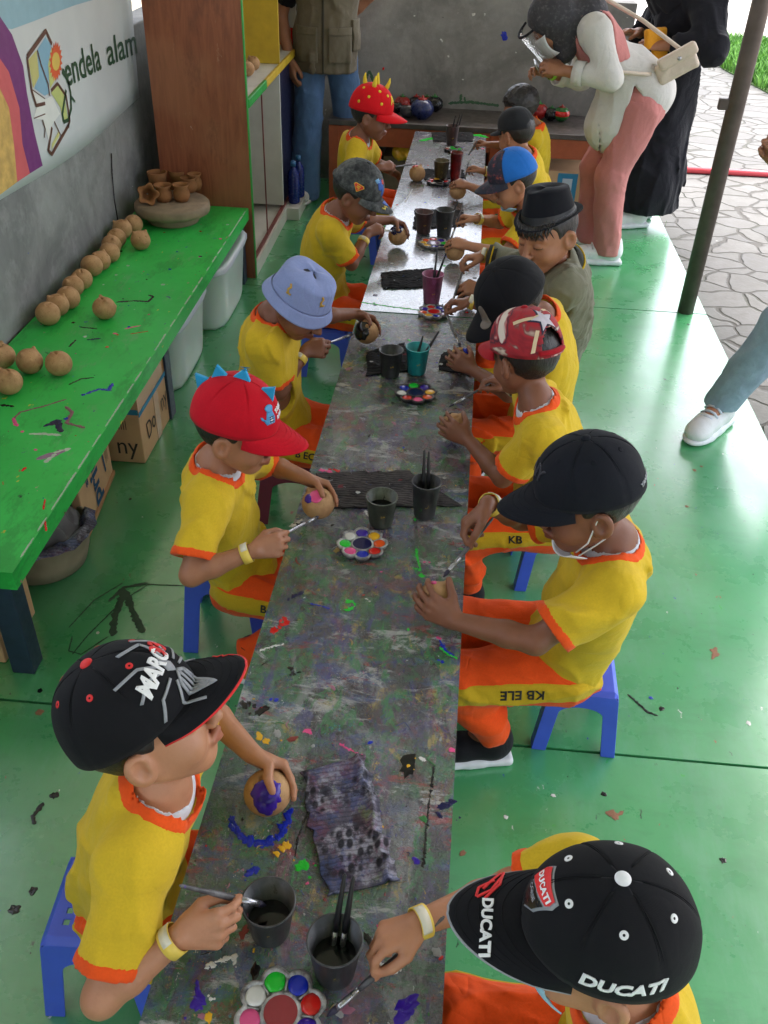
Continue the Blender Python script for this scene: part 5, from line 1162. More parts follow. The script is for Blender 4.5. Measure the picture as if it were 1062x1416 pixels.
def cap_mesh(c, R, s, rx=.100, ry=.086, hh=.098, z0=.034, tilt=0., brim=.075, brim_w=62, droop=.022, front=1.0, opening=False, slope=.12):
    dent = float(c[1])*37.
    """baseball cap in the head frame: crown, brim, and a function from (az, el) to the crown"""
    Rc = R@roty(math.radians(tilt)); o = np.asarray(c)+R@(A3(-.008, 0, z0)*s)
    nu, nv = 96, 22
    def crown(az, v):
        ca, sa = math.cos(az), math.sin(az); ph = v*math.pi/2; r = math.cos(ph)**.80; z = math.sin(ph)**.92
        fr = max(0, ca)**2*front; lift = 1+.06*fr*(1-v)
        seam = 1-.013*sum(math.exp(-((math.remainder(az-m*math.pi/3-math.pi/6*0, 2*math.pi))/.022)**2) for m in (-2, -1, 0, 1, 2, 3))*(v < .985)
        crease = 1+.012*math.sin(3*az+dent)*math.sin(v*3.1)+.010*math.sin(5*az+2*dent+4*v)*math.sin(v*3.1)+.006*math.sin(9*az-dent+7*v)*(1-v)*min(1, v*4)
        zz = hh*z*seam-.012*(1-v)*(1 if ca < 0 else 0)*(-ca)
        return A3(rx*r*ca*lift*seam*crease+.012*fr*v*(1-v), ry*r*sa*seam*crease, zz)
    V = []; F = []
    for i in range(nu):
        for j in range(nv): V.append(crown(i/nu*2*math.pi, j/(nv-1)))
    V = np.array(V); keep = lambda i, j: True
    if opening: keep = lambda i, j: not (abs(math.remainder(i/nu*2*math.pi-math.pi, 2*math.pi)) < .42*math.sqrt(max(0, 1-((j/(nv-1))/.42)**2)) and j/(nv-1) < .42)
    for i in range(nu):
        for j in range(nv-1):
            if keep(i, j): F.append([i*nv+j, ((i+1) % nu)*nv+j, ((i+1) % nu)*nv+j+1, i*nv+j+1])
    W = lambda p: o+(np.asarray(p)*s)@Rc.T
    bw = math.radians(brim_w); nb, nr = 41, 12; BV = []
    for i in range(nb):
        a = -bw+2*bw*i/(nb-1); inn = crown(a, .0); e = math.cos(a/bw*math.pi/2)**.45
        ox = inn[0]+brim*e*(1-.12*abs(a/bw)); oy = inn[1]*(1+.02*e)
        for j in range(nr):
            u = j/(nr-1); x = inn[0]*.985+(ox-inn[0]*.985)*u; y = inn[1]*.985+(oy-inn[1]*.985)*u
            z = inn[2]+.001-droop*(y/ry)**2*u-slope*(x-inn[0])*u-.06*brim*u*u
            BV.append((x, y, z))
    BF = [[i*nr+j, i*nr+j+1, (i+1)*nr+j+1, (i+1)*nr+j] for i in range(nb-1) for j in range(nr-1)]
    edge = [W(BV[i*nr+nr-1]) for i in range(nb)]
    def spot(az, v):
        p = W(crown(az, v)); a = W(crown(az+.03, v))-W(crown(az-.03, v)); b = W(crown(az, min(1, v+.03)))-W(crown(az, v-.03)); n = unit(np.cross(a, b)); return p, n, unit(b)
    return dict(crown=(W(V), F), brim=(W(np.array(BV)), BF), edge=edge, spot=spot, W=W, Rc=Rc, s=s, rim=[W(crown(i/72*2*math.pi, 0.)) for i in range(73)], top=W((0, 0, hh*.985)), crownf=crown)
def make_cap(root, geo, crown_mat, brim_mat, name='cap', piping=None, button=None, eyelets=None, opening=False, strap=None, stitch=False):
    s = geo['s']; k = part(name, geo['crown'], crown_mat, root, solid=.0028*s, offset=1)
    b = part('brim', geo['brim'], brim_mat, k, solid=.0035*s, offset=0)
    part('sweatband', tube(geo['rim'], .0028*s, 8), crown_mat, k)
    if stitch:
        for u in (.3, .45, .6, .75, .9):
            nb, nr = 41, 12; E_ = []
            for i in range(1, nb-1): q = geo['brim'][0].reshape(nb, nr, 3)[i]; x = u*(nr-1); j = int(x); E_.append(q[j]+(q[min(nr-1, j+1)]-q[j])*(x-j)+geo['Rc']@A3(0, 0, .0022*s))
            part('stitching', tube(E_, .0006*s, 5), brim_mat, k)
        for az in (-120, -60, 0, 60, 120, 180):
            for da in (-.035, .035): part('stitching', tube([geo['W'](geo['crownf'](math.radians(az)+da*(1-.5*v), v)*1.008+A3(0, 0, .0028)) for v in np.linspace(.06, .9, 16)], .0006*s, 5), crown_mat, k)
    if piping: part('piping', tube(geo['edge'], .0022*s, 8), piping, k)
    if button: part('button', ell_mesh(geo['top']+geo['Rc']@A3(0, 0, .004*s), np.array((.0095, .0095, .0055))*s, geo['Rc']), button, k)
    if eyelets:
        for az in (-150, -90, -30, 30, 90, 150):
            p, n, u = geo['spot'](math.radians(az), .62); Rr = frame(n)[:, [1, 2, 0]]
            part('eyelet', lathe([(.0016*s, .003), (.0048*s, .0034), (.0052*s, .0028), (.005*s, .002)], p, 16, Rr, close=False), eyelets, k)
    if opening: part('strap', tube([geo['W'](geo['crownf'](a, .03)+A3(-.001, 0, .004)) for a in np.linspace(math.pi-.5, math.pi+.5, 14)], .008*s, 8), strap or crown_mat, k)
    return k, b
def ell_mesh(c, r, R=None, nu=24, nv=12):
    R = np.eye(3) if R is None else R
    def f(u, v): a = u*2*math.pi; b = (v-.5)*math.pi*.999; return A3(math.cos(a)*math.cos(b), math.sin(a)*math.cos(b), math.sin(b))*np.asarray(r)
    V, F = grid(f, nu, nv, True); return V@R.T+np.asarray(c), F
def crown_mark(k, geo, az, v, items, name='emblem', bv=None, off=.0042, rot=0.):
    """items: [(VF, mat)] flat marks wrapped on the crown round (az, v)"""
    p, n, u = geo['spot'](math.radians(az), v); bv = bv or bvh_of(k)
    for VF, mat in items:
        V = np.asarray(VF[0])@rotz(rot).T; part(name, wrap((V, VF[1]), p, n, u, bv, .0008), mat, k, solid=.0012, offset=1)
def brim_mark(k, b, geo, x, y, VF, mat, bv, name='lettering', rot=0.):
    R = geo['Rc']; p = geo['W']((x, y, .03)); V = np.asarray(VF[0])@rotz(rot).T
    part(name, wrap((V, VF[1]), p, R[:, 2], R[:, 0], bv, .0008, .09), mat, k, solid=.0012, offset=1)
def limb_hair(c, R, s, h, line=.01, nape=-.055, top=True):
    q = L_(c, R, s)
    return sdf([('u', ell(q((-.012, 0, .028)), np.array((.0925, .0785, .0825))*s, R), 0), ('s', rbx(q((.085, 0, -.06)), np.array((.055, .09, .105))*s, .02*s, R), .008*s), ('s', rbx(q((.0, 0, -.14)), np.array((.15, .12, .14+nape))*s, .01, R), .006), ('s', ell(q((-.004, .078, -.012)), np.array((.024, .02, .03))*s, R), .004), ('s', ell(q((-.004, -.078, -.012)), np.array((.024, .02, .03))*s, R), .004), ('s', rbx(q((.03, 0, -.08)), np.array((.045, .12, .085))*s, .02, R), .006)], h, lambda g: g.wrinkle(.0022, 70, 5)).mesh()
PEOPLE = {}
def kid(key, label, Hc, yaw, pitch, roll=0., face=0., back=.13, seat=.215, s=1., skin=1, h=.005, hands=None, shoulders=None, pelvis=None, clothes='jersey', under=False, bend=.03, lat=.105, stripe_text=None, shoes='black', shoe_turn=.15, logo=False, wide=1., knees=.12, drop=.036, sleeve=.78, legs=(0, 0), foot_back=.03, neck_off=(-.03, 0, -.122)):
    Hc = np.asarray(Hc, float); Rh = head_R(yaw, pitch, roll); fr = math.radians(face); fwd = A3(math.cos(fr), math.sin(fr), 0); lft = A3(-fwd[1], fwd[0], 0)
    N = Hc+Rh@(np.asarray(neck_off)*s)
    P = A3(Hc[0], Hc[1], 0)-fwd*back if pelvis is None else A3(pelvis[0], pelvis[1], 0); P[2] = seat+.088*s
    up = unit(N-P)
    J = dict(N=N, P=P, fwd=fwd, bend=bend, wide=wide); SC = N-up*drop*s
    J['SL'] = SC+lft*lat*s; J['SR'] = SC-lft*lat*s
    if shoulders:
        for k_, v_ in shoulders.items(): J[k_] = np.asarray(v_, float)
    root = thing('person', label, 'person', A3(P[0], P[1], 0)); out = dict(root=root, Hc=Hc, Rh=Rh, s=s, J=J)
    B, RT = torso_prims(J, 0, s)
    B.append(('u', seg(N-up*.01, Hc+Rh@(A3(-.016, 0, -.05)*s), .036*s, .034*s), .02)); HP = head_prims(Hc, Rh, s)
    # head is modelled apart from the torso first so that chin and chest do not melt together
    arms = {}; nails = []; out['hands'] = {}
    AR = []
    for sd, nm in ((1, 'R'), (-1, 'L')):
        hd = (hands or {}).get(nm); S = J['S'+nm]
        if hd is None: hd = dict(w=P+fwd*.2*s-lft*sd*.1*s+A3(0, 0, .12*s), f=fwd*.8-A3(0, 0, .5), d=A3(0, 0, 1), pose='relax')
        if 'pin' in hd:
            fx = unit(hd['f']); dz = unit(np.asarray(hd['d'], float)-fx*np.dot(hd['d'], fx)); hy = np.cross(dz, fx); hd['w'] = np.asarray(hd['pin'])-np.array([fx, hy, dz]).T@(A3(.088, .026*sd, -.046)*hd.get('s', .92)*s)
        Wp = np.asarray(hd['w'], float); hint = np.asarray(hd.get('hint', -lft*sd*.7-A3(0, 0, 1)-fwd*.35))
        E = np.asarray(hd['e'], float) if 'e' in hd else ik(S, Wp, .185*s, .165*s, hint)
        arms[nm] = (S, E, Wp)
        AR += [('u', seg(S, E, .034*s, .0262*s), .03), ('u', seg(E, E+(Wp-E)*.35, .0268*s, .0268*s), .014), ('u', seg(E+(Wp-E)*.35, Wp, .0268*s, .0182*s), .01)]
        hp, Lc, pinch, Rd, nl = hand_prims(Wp, hd['f'], hd['d'], sd, hd.get('pose', 'relax'), hd.get('s', .92)*s, hd.get('ball'), hd.get('br', .037), hd.get('tdx', .6))
        AR += hp; nails += nl; out['hands'][nm] = dict(L=Lc, pinch=pinch, R=Rd)
    LG = []
    K = {}; A = {}
    for i, sd in enumerate((1, -1)):
        hip = P+lft*sd*.062*s-A3(0, 0, .012); kn = hip+(fwd*.245*s+lft*sd*knees*.25)*1.0; kn[2] = seat+.062*s+legs[0]; an = kn-fwd*foot_back+lft*sd*.01+fwd*legs[1]; an[2] = .075
        K[sd] = (hip, kn, an); LG += [('u', seg(hip, kn, .064*s, .047*s), .03), ('u', seg(kn, an, .043*s, .028*s), .02)]
        LG.append(('u', seg(an, an+A3(0, 0, -.03)+fwd*.07*s, .026*s, .02*s), .015))
    body = Grid(np.min([p[0] for m, p, k in B+HP+AR+LG if m == 'u'], 0), np.max([p[1] for m, p, k in B+HP+AR+LG if m == 'u'], 0), h)
    for m, p, k in B+LG+AR: body.u(p, k)
    hb = Grid.__new__(Grid); hb.__dict__.update(body.__dict__); hb.D = np.full(body.n, 1., np.float32)
    for m, p, k in HP: (hb.u if m == 'u' else hb.s_)(p, k)
    kk = .012; D, d = body.D, hb.D; hm = np.clip(.5+.5*(D-d)/kk, 0, 1); near = (D < .1) & (d < .1)
    body.D = np.where(near, D*(1-hm)+d*hm-kk*hm*(1-hm), np.minimum(D, d)).astype(np.float32)
    V, F = body.mesh(); bo = part('body', (V, F), SK[skin], root); set_tint(bo, tint_of(V, Hc, Rh, s, True, nails)); out['body'] = bo
    hh = max(h, .005); ho = part('hair', limb_hair(Hc, Rh, s, max(.0042, h)), M['hair'], root); out['hair'] = ho
    # ---- clothes
    up3 = RT[:, 2]; f3 = RT[:, 0]
    if clothes == 'jersey':
        g0 = sdf(torso_prims(J, .010, s)[0], max(.0045, h)) if False else None
        pr = torso_prims(J, .0135, s)[0]; lo = np.min([p[0] for _, p, _ in pr]+[arms[n][i]-.08 for n in arms for i in (0, 1)], 0); hi = np.max([p[1] for _, p, _ in pr]+[arms[n][i]+.08 for n in arms for i in (0, 1)], 0)
        g = Grid(lo, hi, hh)
        for m, p, k in pr: g.u(p, k)
        cuts = {}
        gs = g.copy(); gs.D = np.full(g.n, 1., np.float32)
        for n_, (S, E, Wp) in arms.items():
            a = unit(E-S); ce = S+(E-S)*sleeve; cuts[n_] = (ce, a); gs.u(seg(S, ce+a*.03, .049*s, .057*s), 0)
        g.wrinkle(.0125, 8, sum(map(ord, key)) % 97, (1, 1, .55), RT); g.wrinkle(.0055, 17, 7+len(label), (1, 1, .6), RT)
        gs.wrinkle(.010, 9, 5+sum(map(ord, key)) % 97, (1, 1, .55), RT); gs.wrinkle(.0045, 19, 9+len(label), (1, 1, .6), RT)
        nc = ell(N+up3*.03*s+f3*.016*s, np.array((.064, .060, .072))*s, RT)
        spre = gs.copy()
        for n_, (ce, a) in cuts.items(): gs.s_(beyond(ce, a, .085*s, .2), 0)
        kb = .03; hm_ = np.clip(.5+.5*(g.D-gs.D)/kb, 0, 1); nr_ = (g.D < .1) & (gs.D < .1); g.D = np.where(nr_, g.D*(1-hm_)+gs.D*hm_-kb*hm_*(1-hm_), np.minimum(g.D, gs.D)).astype(np.float32)
        pre = g.copy()
        hem = P+up3*(.012*s); hb_ = half(hem, -up3)
        sl = g.D.copy()
        for n_, (S, E, Wp) in arms.items():
            ce, a = cuts[n_]; g.s_(seg(ce-a*.05*s, ce+a*.08, .038*s, .048*s), 0)
        g.s_(nc, 0); g.i(hb_)
        so = part('shirt', g.mesh(), M['shirt'], root); out['shirt'] = so
        fn = pre.field(nc); col = pre.copy(); col.D = np.maximum.reduce([pre.D-.0015, -fn, fn-.019*s, -(pre.D+.012)]); part('collar', col.mesh(), M['trim'], so)
        for n_, (ce, a) in cuts.items():
            x, y, z = pre.ogrid(); t = (x-ce[0])*a[0]+(y-ce[1])*a[1]+(z-ce[2])*a[2]; S = arms[n_][0]
            rr = np.sqrt(np.maximum((x-ce[0])**2+(y-ce[1])**2+(z-ce[2])**2-t*t, 0))
            cf = spre.copy(); cf.D = np.maximum.reduce([spre.D-.0015, -(t+.020*s), t-.0018, rr-.08*s]).astype(np.float32)
            cf.s_(seg(ce-a*.06*s, ce+a*.08, .040*s, .0485*s), 0); mm = cf.mesh()
            if len(mm[0]): part('cuff', mm, M['trim'], so)
        if under:
            gu = sdf(torso_prims(J, .0025, s)[0], hh); nu = ell(N+up3*.045*s+f3*.010*s, np.array((.052, .051, .068))*s, RT); gu.s_(nu, 0); gu.D = np.maximum(gu.D, gu.field(nc)-.012*s); part('undershirt', gu.mesh(), M['under'], root)
    elif clothes == 'jacket':
        pr = torso_prims(J, .022, s)[0]; lo = np.min([p[0] for _, p, _ in pr]+[arms[n][i]-.09 for n in arms for i in (0, 1, 2)], 0); hi = np.max([p[1] for _, p, _ in pr]+[arms[n][i]+.09 for n in arms for i in (0, 1, 2)], 0)
        g = Grid(lo, hi, hh); jm = fabric('olive_jacket', lin(118, 116, 98), .1, 700, .7); jd = fabric('dark_rib', lin(52, 52, 46), .1)
        for m, p, k in pr: g.u(p, k)
        for n_, (S, E, Wp) in arms.items():
            g.u(seg(S, E, .058*s, .052*s), .035); g.u(seg(E, E+(Wp-E)*.80, .052*s, .042*s), .02)
        g.wrinkle(.010, 11, 12, (1, 1, .6), RT); g.wrinkle(.004, 28, 13)
        nc = ell(N+up3*.04*s+f3*.022*s, np.array((.056, .052, .07))*s, RT)
        for n_, (S, E, Wp) in arms.items(): g.s_(beyond(E+(Wp-E)*.82, Wp-E, .08, .15), 0)
        pre = g.copy(); g.s_(nc, 0); so = part('jacket', g.mesh(), jm, root); out['shirt'] = so
        fn = pre.field(nc); col = pre.copy(); x, y, z = pre.ogrid(); upd = (x-N[0])*up3[0]+(y-N[1])*up3[1]+(z-N[2])*up3[2]
        ring = sdf([('u', ell(N+up3*.005*s, np.array((.080, .078, .055))*s, RT), 0), ('s', ell(N+up3*.02*s+f3*.01, np.array((.066, .064, .075))*s, RT), 0), ('s', seg(N+f3*.05, N+f3*.16, .03), .004)], hh); part('collar', ring.mesh(), jd, so)
        for dz in (.018,):
            pts = [N+RT@A3(.0795*math.cos(a)*s, .0775*math.sin(a)*s, dz*s) for a in np.linspace(.7, 5.6, 30)]; part('collar_stripe', tube(pts, .0035, 8), M['stripe'], so)
        for n_, (S, E, Wp) in arms.items():
            ax = unit(Wp-E)
            for t_, w_, mt in ((.80, .03, jd),):
                part('cuff', ring_vf(E+(Wp-E)*t_, ax, .0405*s, w_, 30, .005, .86), mt, so)
            part('cuff_stripe', ring_vf(E+(Wp-E)*.80, ax, .0415*s, .005, 30, .0055, .97), M['stripe'], so)
    pm = M['pants']
    pp = [('u', ell(P-A3(0, 0, .004), np.array((.100, .124*wide, .092))*s, RT), 0)]
    for sd in (1, -1):
        hip, kn, an = K[sd]; pp += [('u', seg(hip, kn, .078*s, .062*s), .03), ('u', seg(kn, an+A3(0, 0, .03), .060*s, .045*s), .03)]
    g = sdf(pp, hh, lambda g: (g.wrinkle(.009, 10, 31+len(label)), g.wrinkle(.003, 30, 5)))
    g.i(half((0, 0, seat+.004), (0, 0, -1))) if False else None
    gp_ = g.copy()
    po = part('trousers', g.mesh(), pm, root); out['pants'] = po
    for sd in (1, -1):
        hip, kn, an = K[sd]; x, y, z = g.ogrid(); d = unit(kn-hip); o = lft*sd; q = hip
        nrm = unit(np.cross(d, o)); t = (x-q[0])*nrm[0]+(y-q[1])*nrm[1]+(z-q[2])*nrm[2]; lt = (x-q[0])*o[0]+(y-q[1])*o[1]+(z-q[2])*o[2]
        st = g.copy(); st.D = np.maximum.reduce([gp_.D-.0018, np.abs(t*sd-.008*s)-.027*s, -lt+.012, -(gp_.D+.01)]).astype(np.float32); mm = st.mesh()
        if len(mm[0]): so2 = part('stripe', mm, M['stripe'], po)
        if stripe_text and sd == stripe_text[1]:
            bv = bvh_of(po, so2); O = hip+d*.10*s+o*.07*s; tx, vv = text_vf(stripe_text[0], .033*s, .02); sg = stripe_text[2]
            part('lettering', wrap((tx, vv), O+A3(0, 0, .012*s), o+A3(0, 0, .35), np.cross(o, d*sg)*1.0 if True else up3, bv, .0008), M['print_black'], po, solid=.0006, offset=1)
    for sd in (1, -1):
        hip, kn, an = K[sd]; d = fwd+lft*sd*.15
        part('sock', tube([an+A3(0, 0, .06), an+A3(0, 0, .02), an-A3(0, 0, .01)], [.034*s, .032*s, .03*s], 16), M['sock'], root)
        if shoes == 'black': shoe(root, an+fwd*.012, d, s*1.02, M['shoe_black'], M['sole_white'], max(.004, h))
        else: shoe(root, an+fwd*.012, d, s, shoes, M['sole_white'], h)
    out.update(arms=arms, RT=RT, K=K, lft=lft, fwd=fwd)
    PEOPLE[key] = out
    return out
def wristband(k, nm, t=.93, mat=None, r=.0215, w=.019, patch=True):
    S, E, W = k['arms'][nm]; ax = unit(W-E); c = E+(W-E)*t
    o = part('wristband', ring_vf(c, ax, (r+.002)*k['s'], w, 30, .0014, .98), mat or M['band_y'], k['root'])
    if patch:
        R = frame(ax)[:, [1, 2, 0]]; a = np.linspace(.3, 2.2, 12) if True else None; rr = (r+.0042)*k['s']
        V = [c+R@A3(rr*math.cos(x), rr*math.sin(x), z) for z in (-w*.3, w*.45) for x in a]
        part('label', (V, [[i, i+1, 13+i, 12+i] for i in range(11)]), M['band_w'], o, solid=.0006)
def hold_brush(k, nm, tip, L, lab, mat=None, r=.0036):
    p = k['hands'][nm]['pinch']; tip = np.asarray(tip, float); d = unit(p-tip); brush(tip, tip+d*max(L, np.linalg.norm(p-tip)+.045), lab, mat, r, 'paint brushes held by the children')
def held_ball(c, R, lab, rz=0., kind=0, paint=None, s=1.08, tilt=(0, 0)):
    """paint: [(dir, radius, mat)] glossy coats of paint on the ball"""
    c = np.asarray(c, float); r = .036*s
    t = thing('clay_ball', lab, 'clay ball', A3(c[0], c[1], c[2]-r*.95), 'clay balls being painted'); V, F = BALLV[kind]; Rr = rotx(tilt[0])@roty(tilt[1])@rotz(rz)
    part('ball', ((V*s-A3(0, 0, r*.95))@Rr.T+c, F), M['clay'], t)
    for d, a, mt, sd in (paint or []):
        d = unit(d); g = Grid(c-r*1.25, c+r*1.25, .0019); x, y, z = g.ogrid()
        g.D = (np.sqrt((x-c[0])**2+(y-c[1])**2+(z-c[2])**2)-r*1.012-.0018).astype(np.float32)+0*g.D
        I = np.abs(g.D) < .02; P = np.stack([g.ax[i][np.nonzero(I)[i]] for i in range(3)], 1); u = (P-c); u /= np.linalg.norm(u, axis=1)[:, None]
        ang = np.arccos(np.clip(u@d, -1, 1)); w = fold_noise(P, 55, sd)*.16*a+fold_noise(P, 130, sd+3)*.07*a
        
        e = (ang-a+w)*r; Dn = g.D[I]; k = .0022; h = np.clip(.5-.5*(Dn-e)/k, 0, 1); g.D[I] = Dn*(1-h)+e*h+k*h*(1-h); g.D[~I & (g.D < 0)] = -1
        x0 = np.full(g.n, 0, np.float32); core = (np.sqrt((x-c[0])**2+(y-c[1])**2+(z-c[2])**2)-r*.9).astype(np.float32)
        g.D = np.maximum(g.D, -core)
        part('paint_coat', g.mesh(), mt, t)
    return t
# ================================================================== the children
def wb(c, f, d, reach=.05, r=.039):
    f = unit(f); d = np.asarray(d, float); d = unit(d-f*np.dot(d, f)); return np.asarray(c)-f*reach+d*(r+.0105)
def bhand(c, f, d, **kw):
    return dict(w=wb(c, f, d, kw.pop('reach', .05)), f=f, d=d, pose='ball', ball=c, br=.0395, **kw)
LBF, LBD = A3(.85, .05, -.4), A3(.15, .85, .45); LPF, LPD = A3(.85, .25, 0), A3(-.1, -.75, .6)
RBF, RBD = A3(-.8, .2, .3), A3(.3, -.85, .1); RPF, RPD = A3(-.8, -.2, -.3), A3(.1, .45, .9)
cloth_black = fabric('black_cap_cloth', lin(20, 20, 24), .15, 700, .8, .05, crease=.06)
def stroke_items(strokes, w, mat): return [(line_vf(np.array(s_)*.001, w), mat) for s_ in strokes]
emb_silver = simple('silver_thread', lin(140, 142, 148), .5, .1, 80, .2, 600); emb_white = simple('white_thread', lin(226, 226, 228), .6, .05, 80, .2, 600); emb_red = simple('red_thread', lin(210, 34, 36), .6, .08, 80, .2, 600)
# ---- boy with the spider cap
b1 = at(370, 1096, .52)
k = kid('L1', 'boy in yellow jersey and black spider cap looking up, near left', at(200, 1006, .785), 18, -18, -8, 0, .14, .215, .95, 0, .0036, dict(
    R=dict(pin=at(329, 1243, .578), f=A3(.92, .15, .12), d=A3(-.1, -.85, .55), pose='pinch', e=at(140, 1380, .50)), L=bhand(b1, A3(.82, .05, -.52), A3(.25, .92, .3), tdx=.3, hint=A3(-.2, 1, -.4))), under=True, pelvis=(-.46, .845))
wristband(k, 'R', .9, M['band_y'])
held_ball(b1, None, 'clay ball with a thick purple coat of paint in the near boy hand', .4, 2, [(A3(.1, -.62, .78), .62, M['p_purple'], 3), (A3(.12, -.85, .45), .5, M['p_purple'], 9), (A3(.2, -1, -.0), .2, M['p_purple'], 4)])
hold_brush(k, 'R', at(368, 1252, .535), .17, 'grey stained brush dipping into the wide dark cup', None, .0042)
G1 = cap_mesh(k['Hc'], k['Rh'], .97, tilt=-7, hh=.104, brim=.078, droop=.024)
cp, br = make_cap(k['root'], G1, cloth_black, cloth_black, 'cap', emb_red, emb_red, emb_red, stitch=True)
bv = bvh_of(cp, br)
leg = [[(8, 4), (22, 16), (16, 34)], [(6, 8), (12, 28), (-4, 40)], [(10, -2), (30, -2), (44, 8)], [(9, -8), (28, -14), (40, -30)], [(-8, 4), (-22, 14), (-34, 8)], [(-6, 8), (-14, 24), (-30, 32)], [(-10, -4), (-26, -6), (-34, -18)], [(-8, -10), (-18, -24), (-14, -38)]]
body_ = [(line_vf(np.array([(0, -8), (9, -16), (11, -28), (0, -42), (-11, -28), (-9, -16)])*.001, .0035, True), emb_silver), (line_vf(np.array([(0, -10), (0, -40)])*.001, .003), emb_silver), (line_vf(np.array([(5, -14), (6, -28), (1, -38)])*.001, .003), emb_silver), (line_vf(np.array([(-5, -14), (-6, -28), (-1, -38)])*.001, .003), emb_silver), (poly_vf([(-.006, .0), (.0, .016), (.006, 0), (0, -.008)]), emb_silver)]
leg = [[(x*1.75, y*1.6) for x, y in l_] for l_ in leg]; body_ = [((np.asarray(v_[0])*1.5, v_[1]), m_) for v_, m_ in body_]
crown_mark(cp, G1, -10, .30, stroke_items(leg, .0042, emb_silver)+body_, 'spider_emblem', bv)
TX = text_vf('MARC', .034, .04, .8, .2); V9 = text_vf('93', .034, .04, .8, .2)
crown_mark(cp, G1, -24, .40, [(TX, emb_white)], 'lettering', bv, rot=.06); crown_mark(cp, G1, 9, .42, [(V9, emb_red)], 'lettering', bv, rot=.06)
brim_mark(cp, br, G1, .15, .035, line_vf(np.array([(-18, 3), (-8, -2), (-4, 5), (2, -3), (6, 4), (16, 1)])*.001, .0022), emb_red, bv, 'stitching', 1.2)
# ---- boy with the dinosaur cap
b2 = at(440, 696, .53)
k = kid('L2', 'boy in red cap with blue felt spikes painting a ball', at(325, 594, .775), -6, 12, 0, -4, .13, .215, .9, 3, .004, dict(
    R=dict(pin=at(396, 737, .58), f=A3(.9, .3, .12), d=A3(-.1, -.8, .55), pose='pinch', hint=A3(-.5, -.9, -.9)), L=bhand(b2, LBF, LBD, hint=A3(0, 1, -.7))), under=True, pelvis=(-.455, 1.74), stripe_text=('B E', -1, 1), foot_back=.19, shoes=simple('ochre_shoe', lin(190, 130, 40), .6))
wristband(k, 'R', .86)
held_ball(b2, None, 'clay ball with pink and purple dabs held by the red cap boy', 1.2, 0, [(A3(-.05, -.45, .9), .42, M['p_pink'], 5), (A3(-.5, -.5, .7), .3, M['p_purple'], 6)])
hold_brush(k, 'R', at(441, 714, .53), .16, 'silver brush touching the ball with pink and purple dabs', M['ferrule'])
red_cloth = fabric('red_cap_cloth', lin(188, 14, 34), .08, 700, .8, .05, crease=.06)
G2 = cap_mesh(k['Hc'], k['Rh'], .91, tilt=2, hh=.106, brim=.082, droop=.03)
cp, br = make_cap(k['root'], G2, red_cloth, red_cloth, 'cap', stitch=True)
felt = fabric('blue_felt', lin(40, 150, 200), .06, 400, .9, .3, crease=.06)
for v0, az in ((.62, 0), (.99, 0), (.72, 180), (.42, 180)):
    p, n, u = G2['spot'](math.radians(az), v0); Rr = np.array([u, np.cross(n, u), n]).T
    hgt = .030
    def tri(uu, vv, p=p, Rr=Rr, hgt=hgt):
        a = (uu*2-1); w = (1-vv)*.021; return p+Rr@A3(a*w+vv*.004, 0, -.003+vv*hgt)
    part('felt_spike', grid(tri, 9, 9), felt, cp, solid=.009, offset=0, bevel=.002)
bv = bvh_of(cp, br); bl = simple('blue_print_patch', lin(70, 140, 190), .6, .12, 60); wh = emb_white
dino = [(poly_vf([(math.cos(a)*.0105*(1+.1*math.sin(3*a)), .016+math.sin(a)*.0085) for a in np.linspace(0, 6.28, 16, endpoint=False)]), bl), (poly_vf([(-.008, .010), (.008, .010), (.013, -.006), (.011, -.018), (-.011, -.018), (-.012, -.006)]), bl), (poly_vf([(-.010, -.008), (-.022, -.004), (-.024, .004), (-.019, .002), (-.012, -.016)]), bl)]
crown_mark(cp, G2, -24, .34, dino, 'dinosaur_print', bv); crown_mark(cp, G2, -24, .30, [(poly_vf([(-.004, .005), (.009, .005), (.009, -.010), (-.004, -.010)]), wh)], 'dinosaur_print', bv, off=.005)
for y in (-.006, -.001, .004): crown_mark(cp, G2, -24, .30, [(line_vf([(-.0035, y), (.0085, y)], .0018), M['black'])], 'dinosaur_print', bv)
crown_mark(cp, G2, 3, .36, [(text_vf('T-REX', .013, .04), wh)], 'lettering', bv); crown_mark(cp, G2, 3, .26, [(text_vf('RAWR', .011, .04), wh)], 'lettering', bv)
# ---- boy with the bucket hat
b3 = at(507, 459, .525)
k = kid('L3', 'boy under a light blue bucket hat painting a ball black', at(414, 418, .765), -20, 38, 0, -6, .12, .215, .93, 2, .006, dict(
    R=dict(pin=at(455, 474, .575), f=A3(.95, .2, .1), d=A3(-.1, -.8, .55), pose='pinch', hint=A3(-.5, -1, -.9)), L=bhand(b3, LBF, LBD, hint=A3(0, 1, -.6))), pelvis=(-.47, 2.44), stripe_text=('B EC', -1, 1))
wristband(k, 'R', .80)
held_ball(b3, None, 'clay ball half covered with black paint beside the bucket hat boy', .2, 1, [(A3(-.55, -.7, .45), .85, M['p_black'], 7)])
hold_brush(k, 'R', at(488, 462, .525), .15, 'grey brush reaching for the ball with black paint', M['ferrule'])
R = k['Rh']@roty(-.18); R = R*.9; o = k['Hc']+R@A3(-.006, 0, .03); bm_c = fabric('blue_hat_cloth', lin(134, 146, 190), .05, 500, .85)
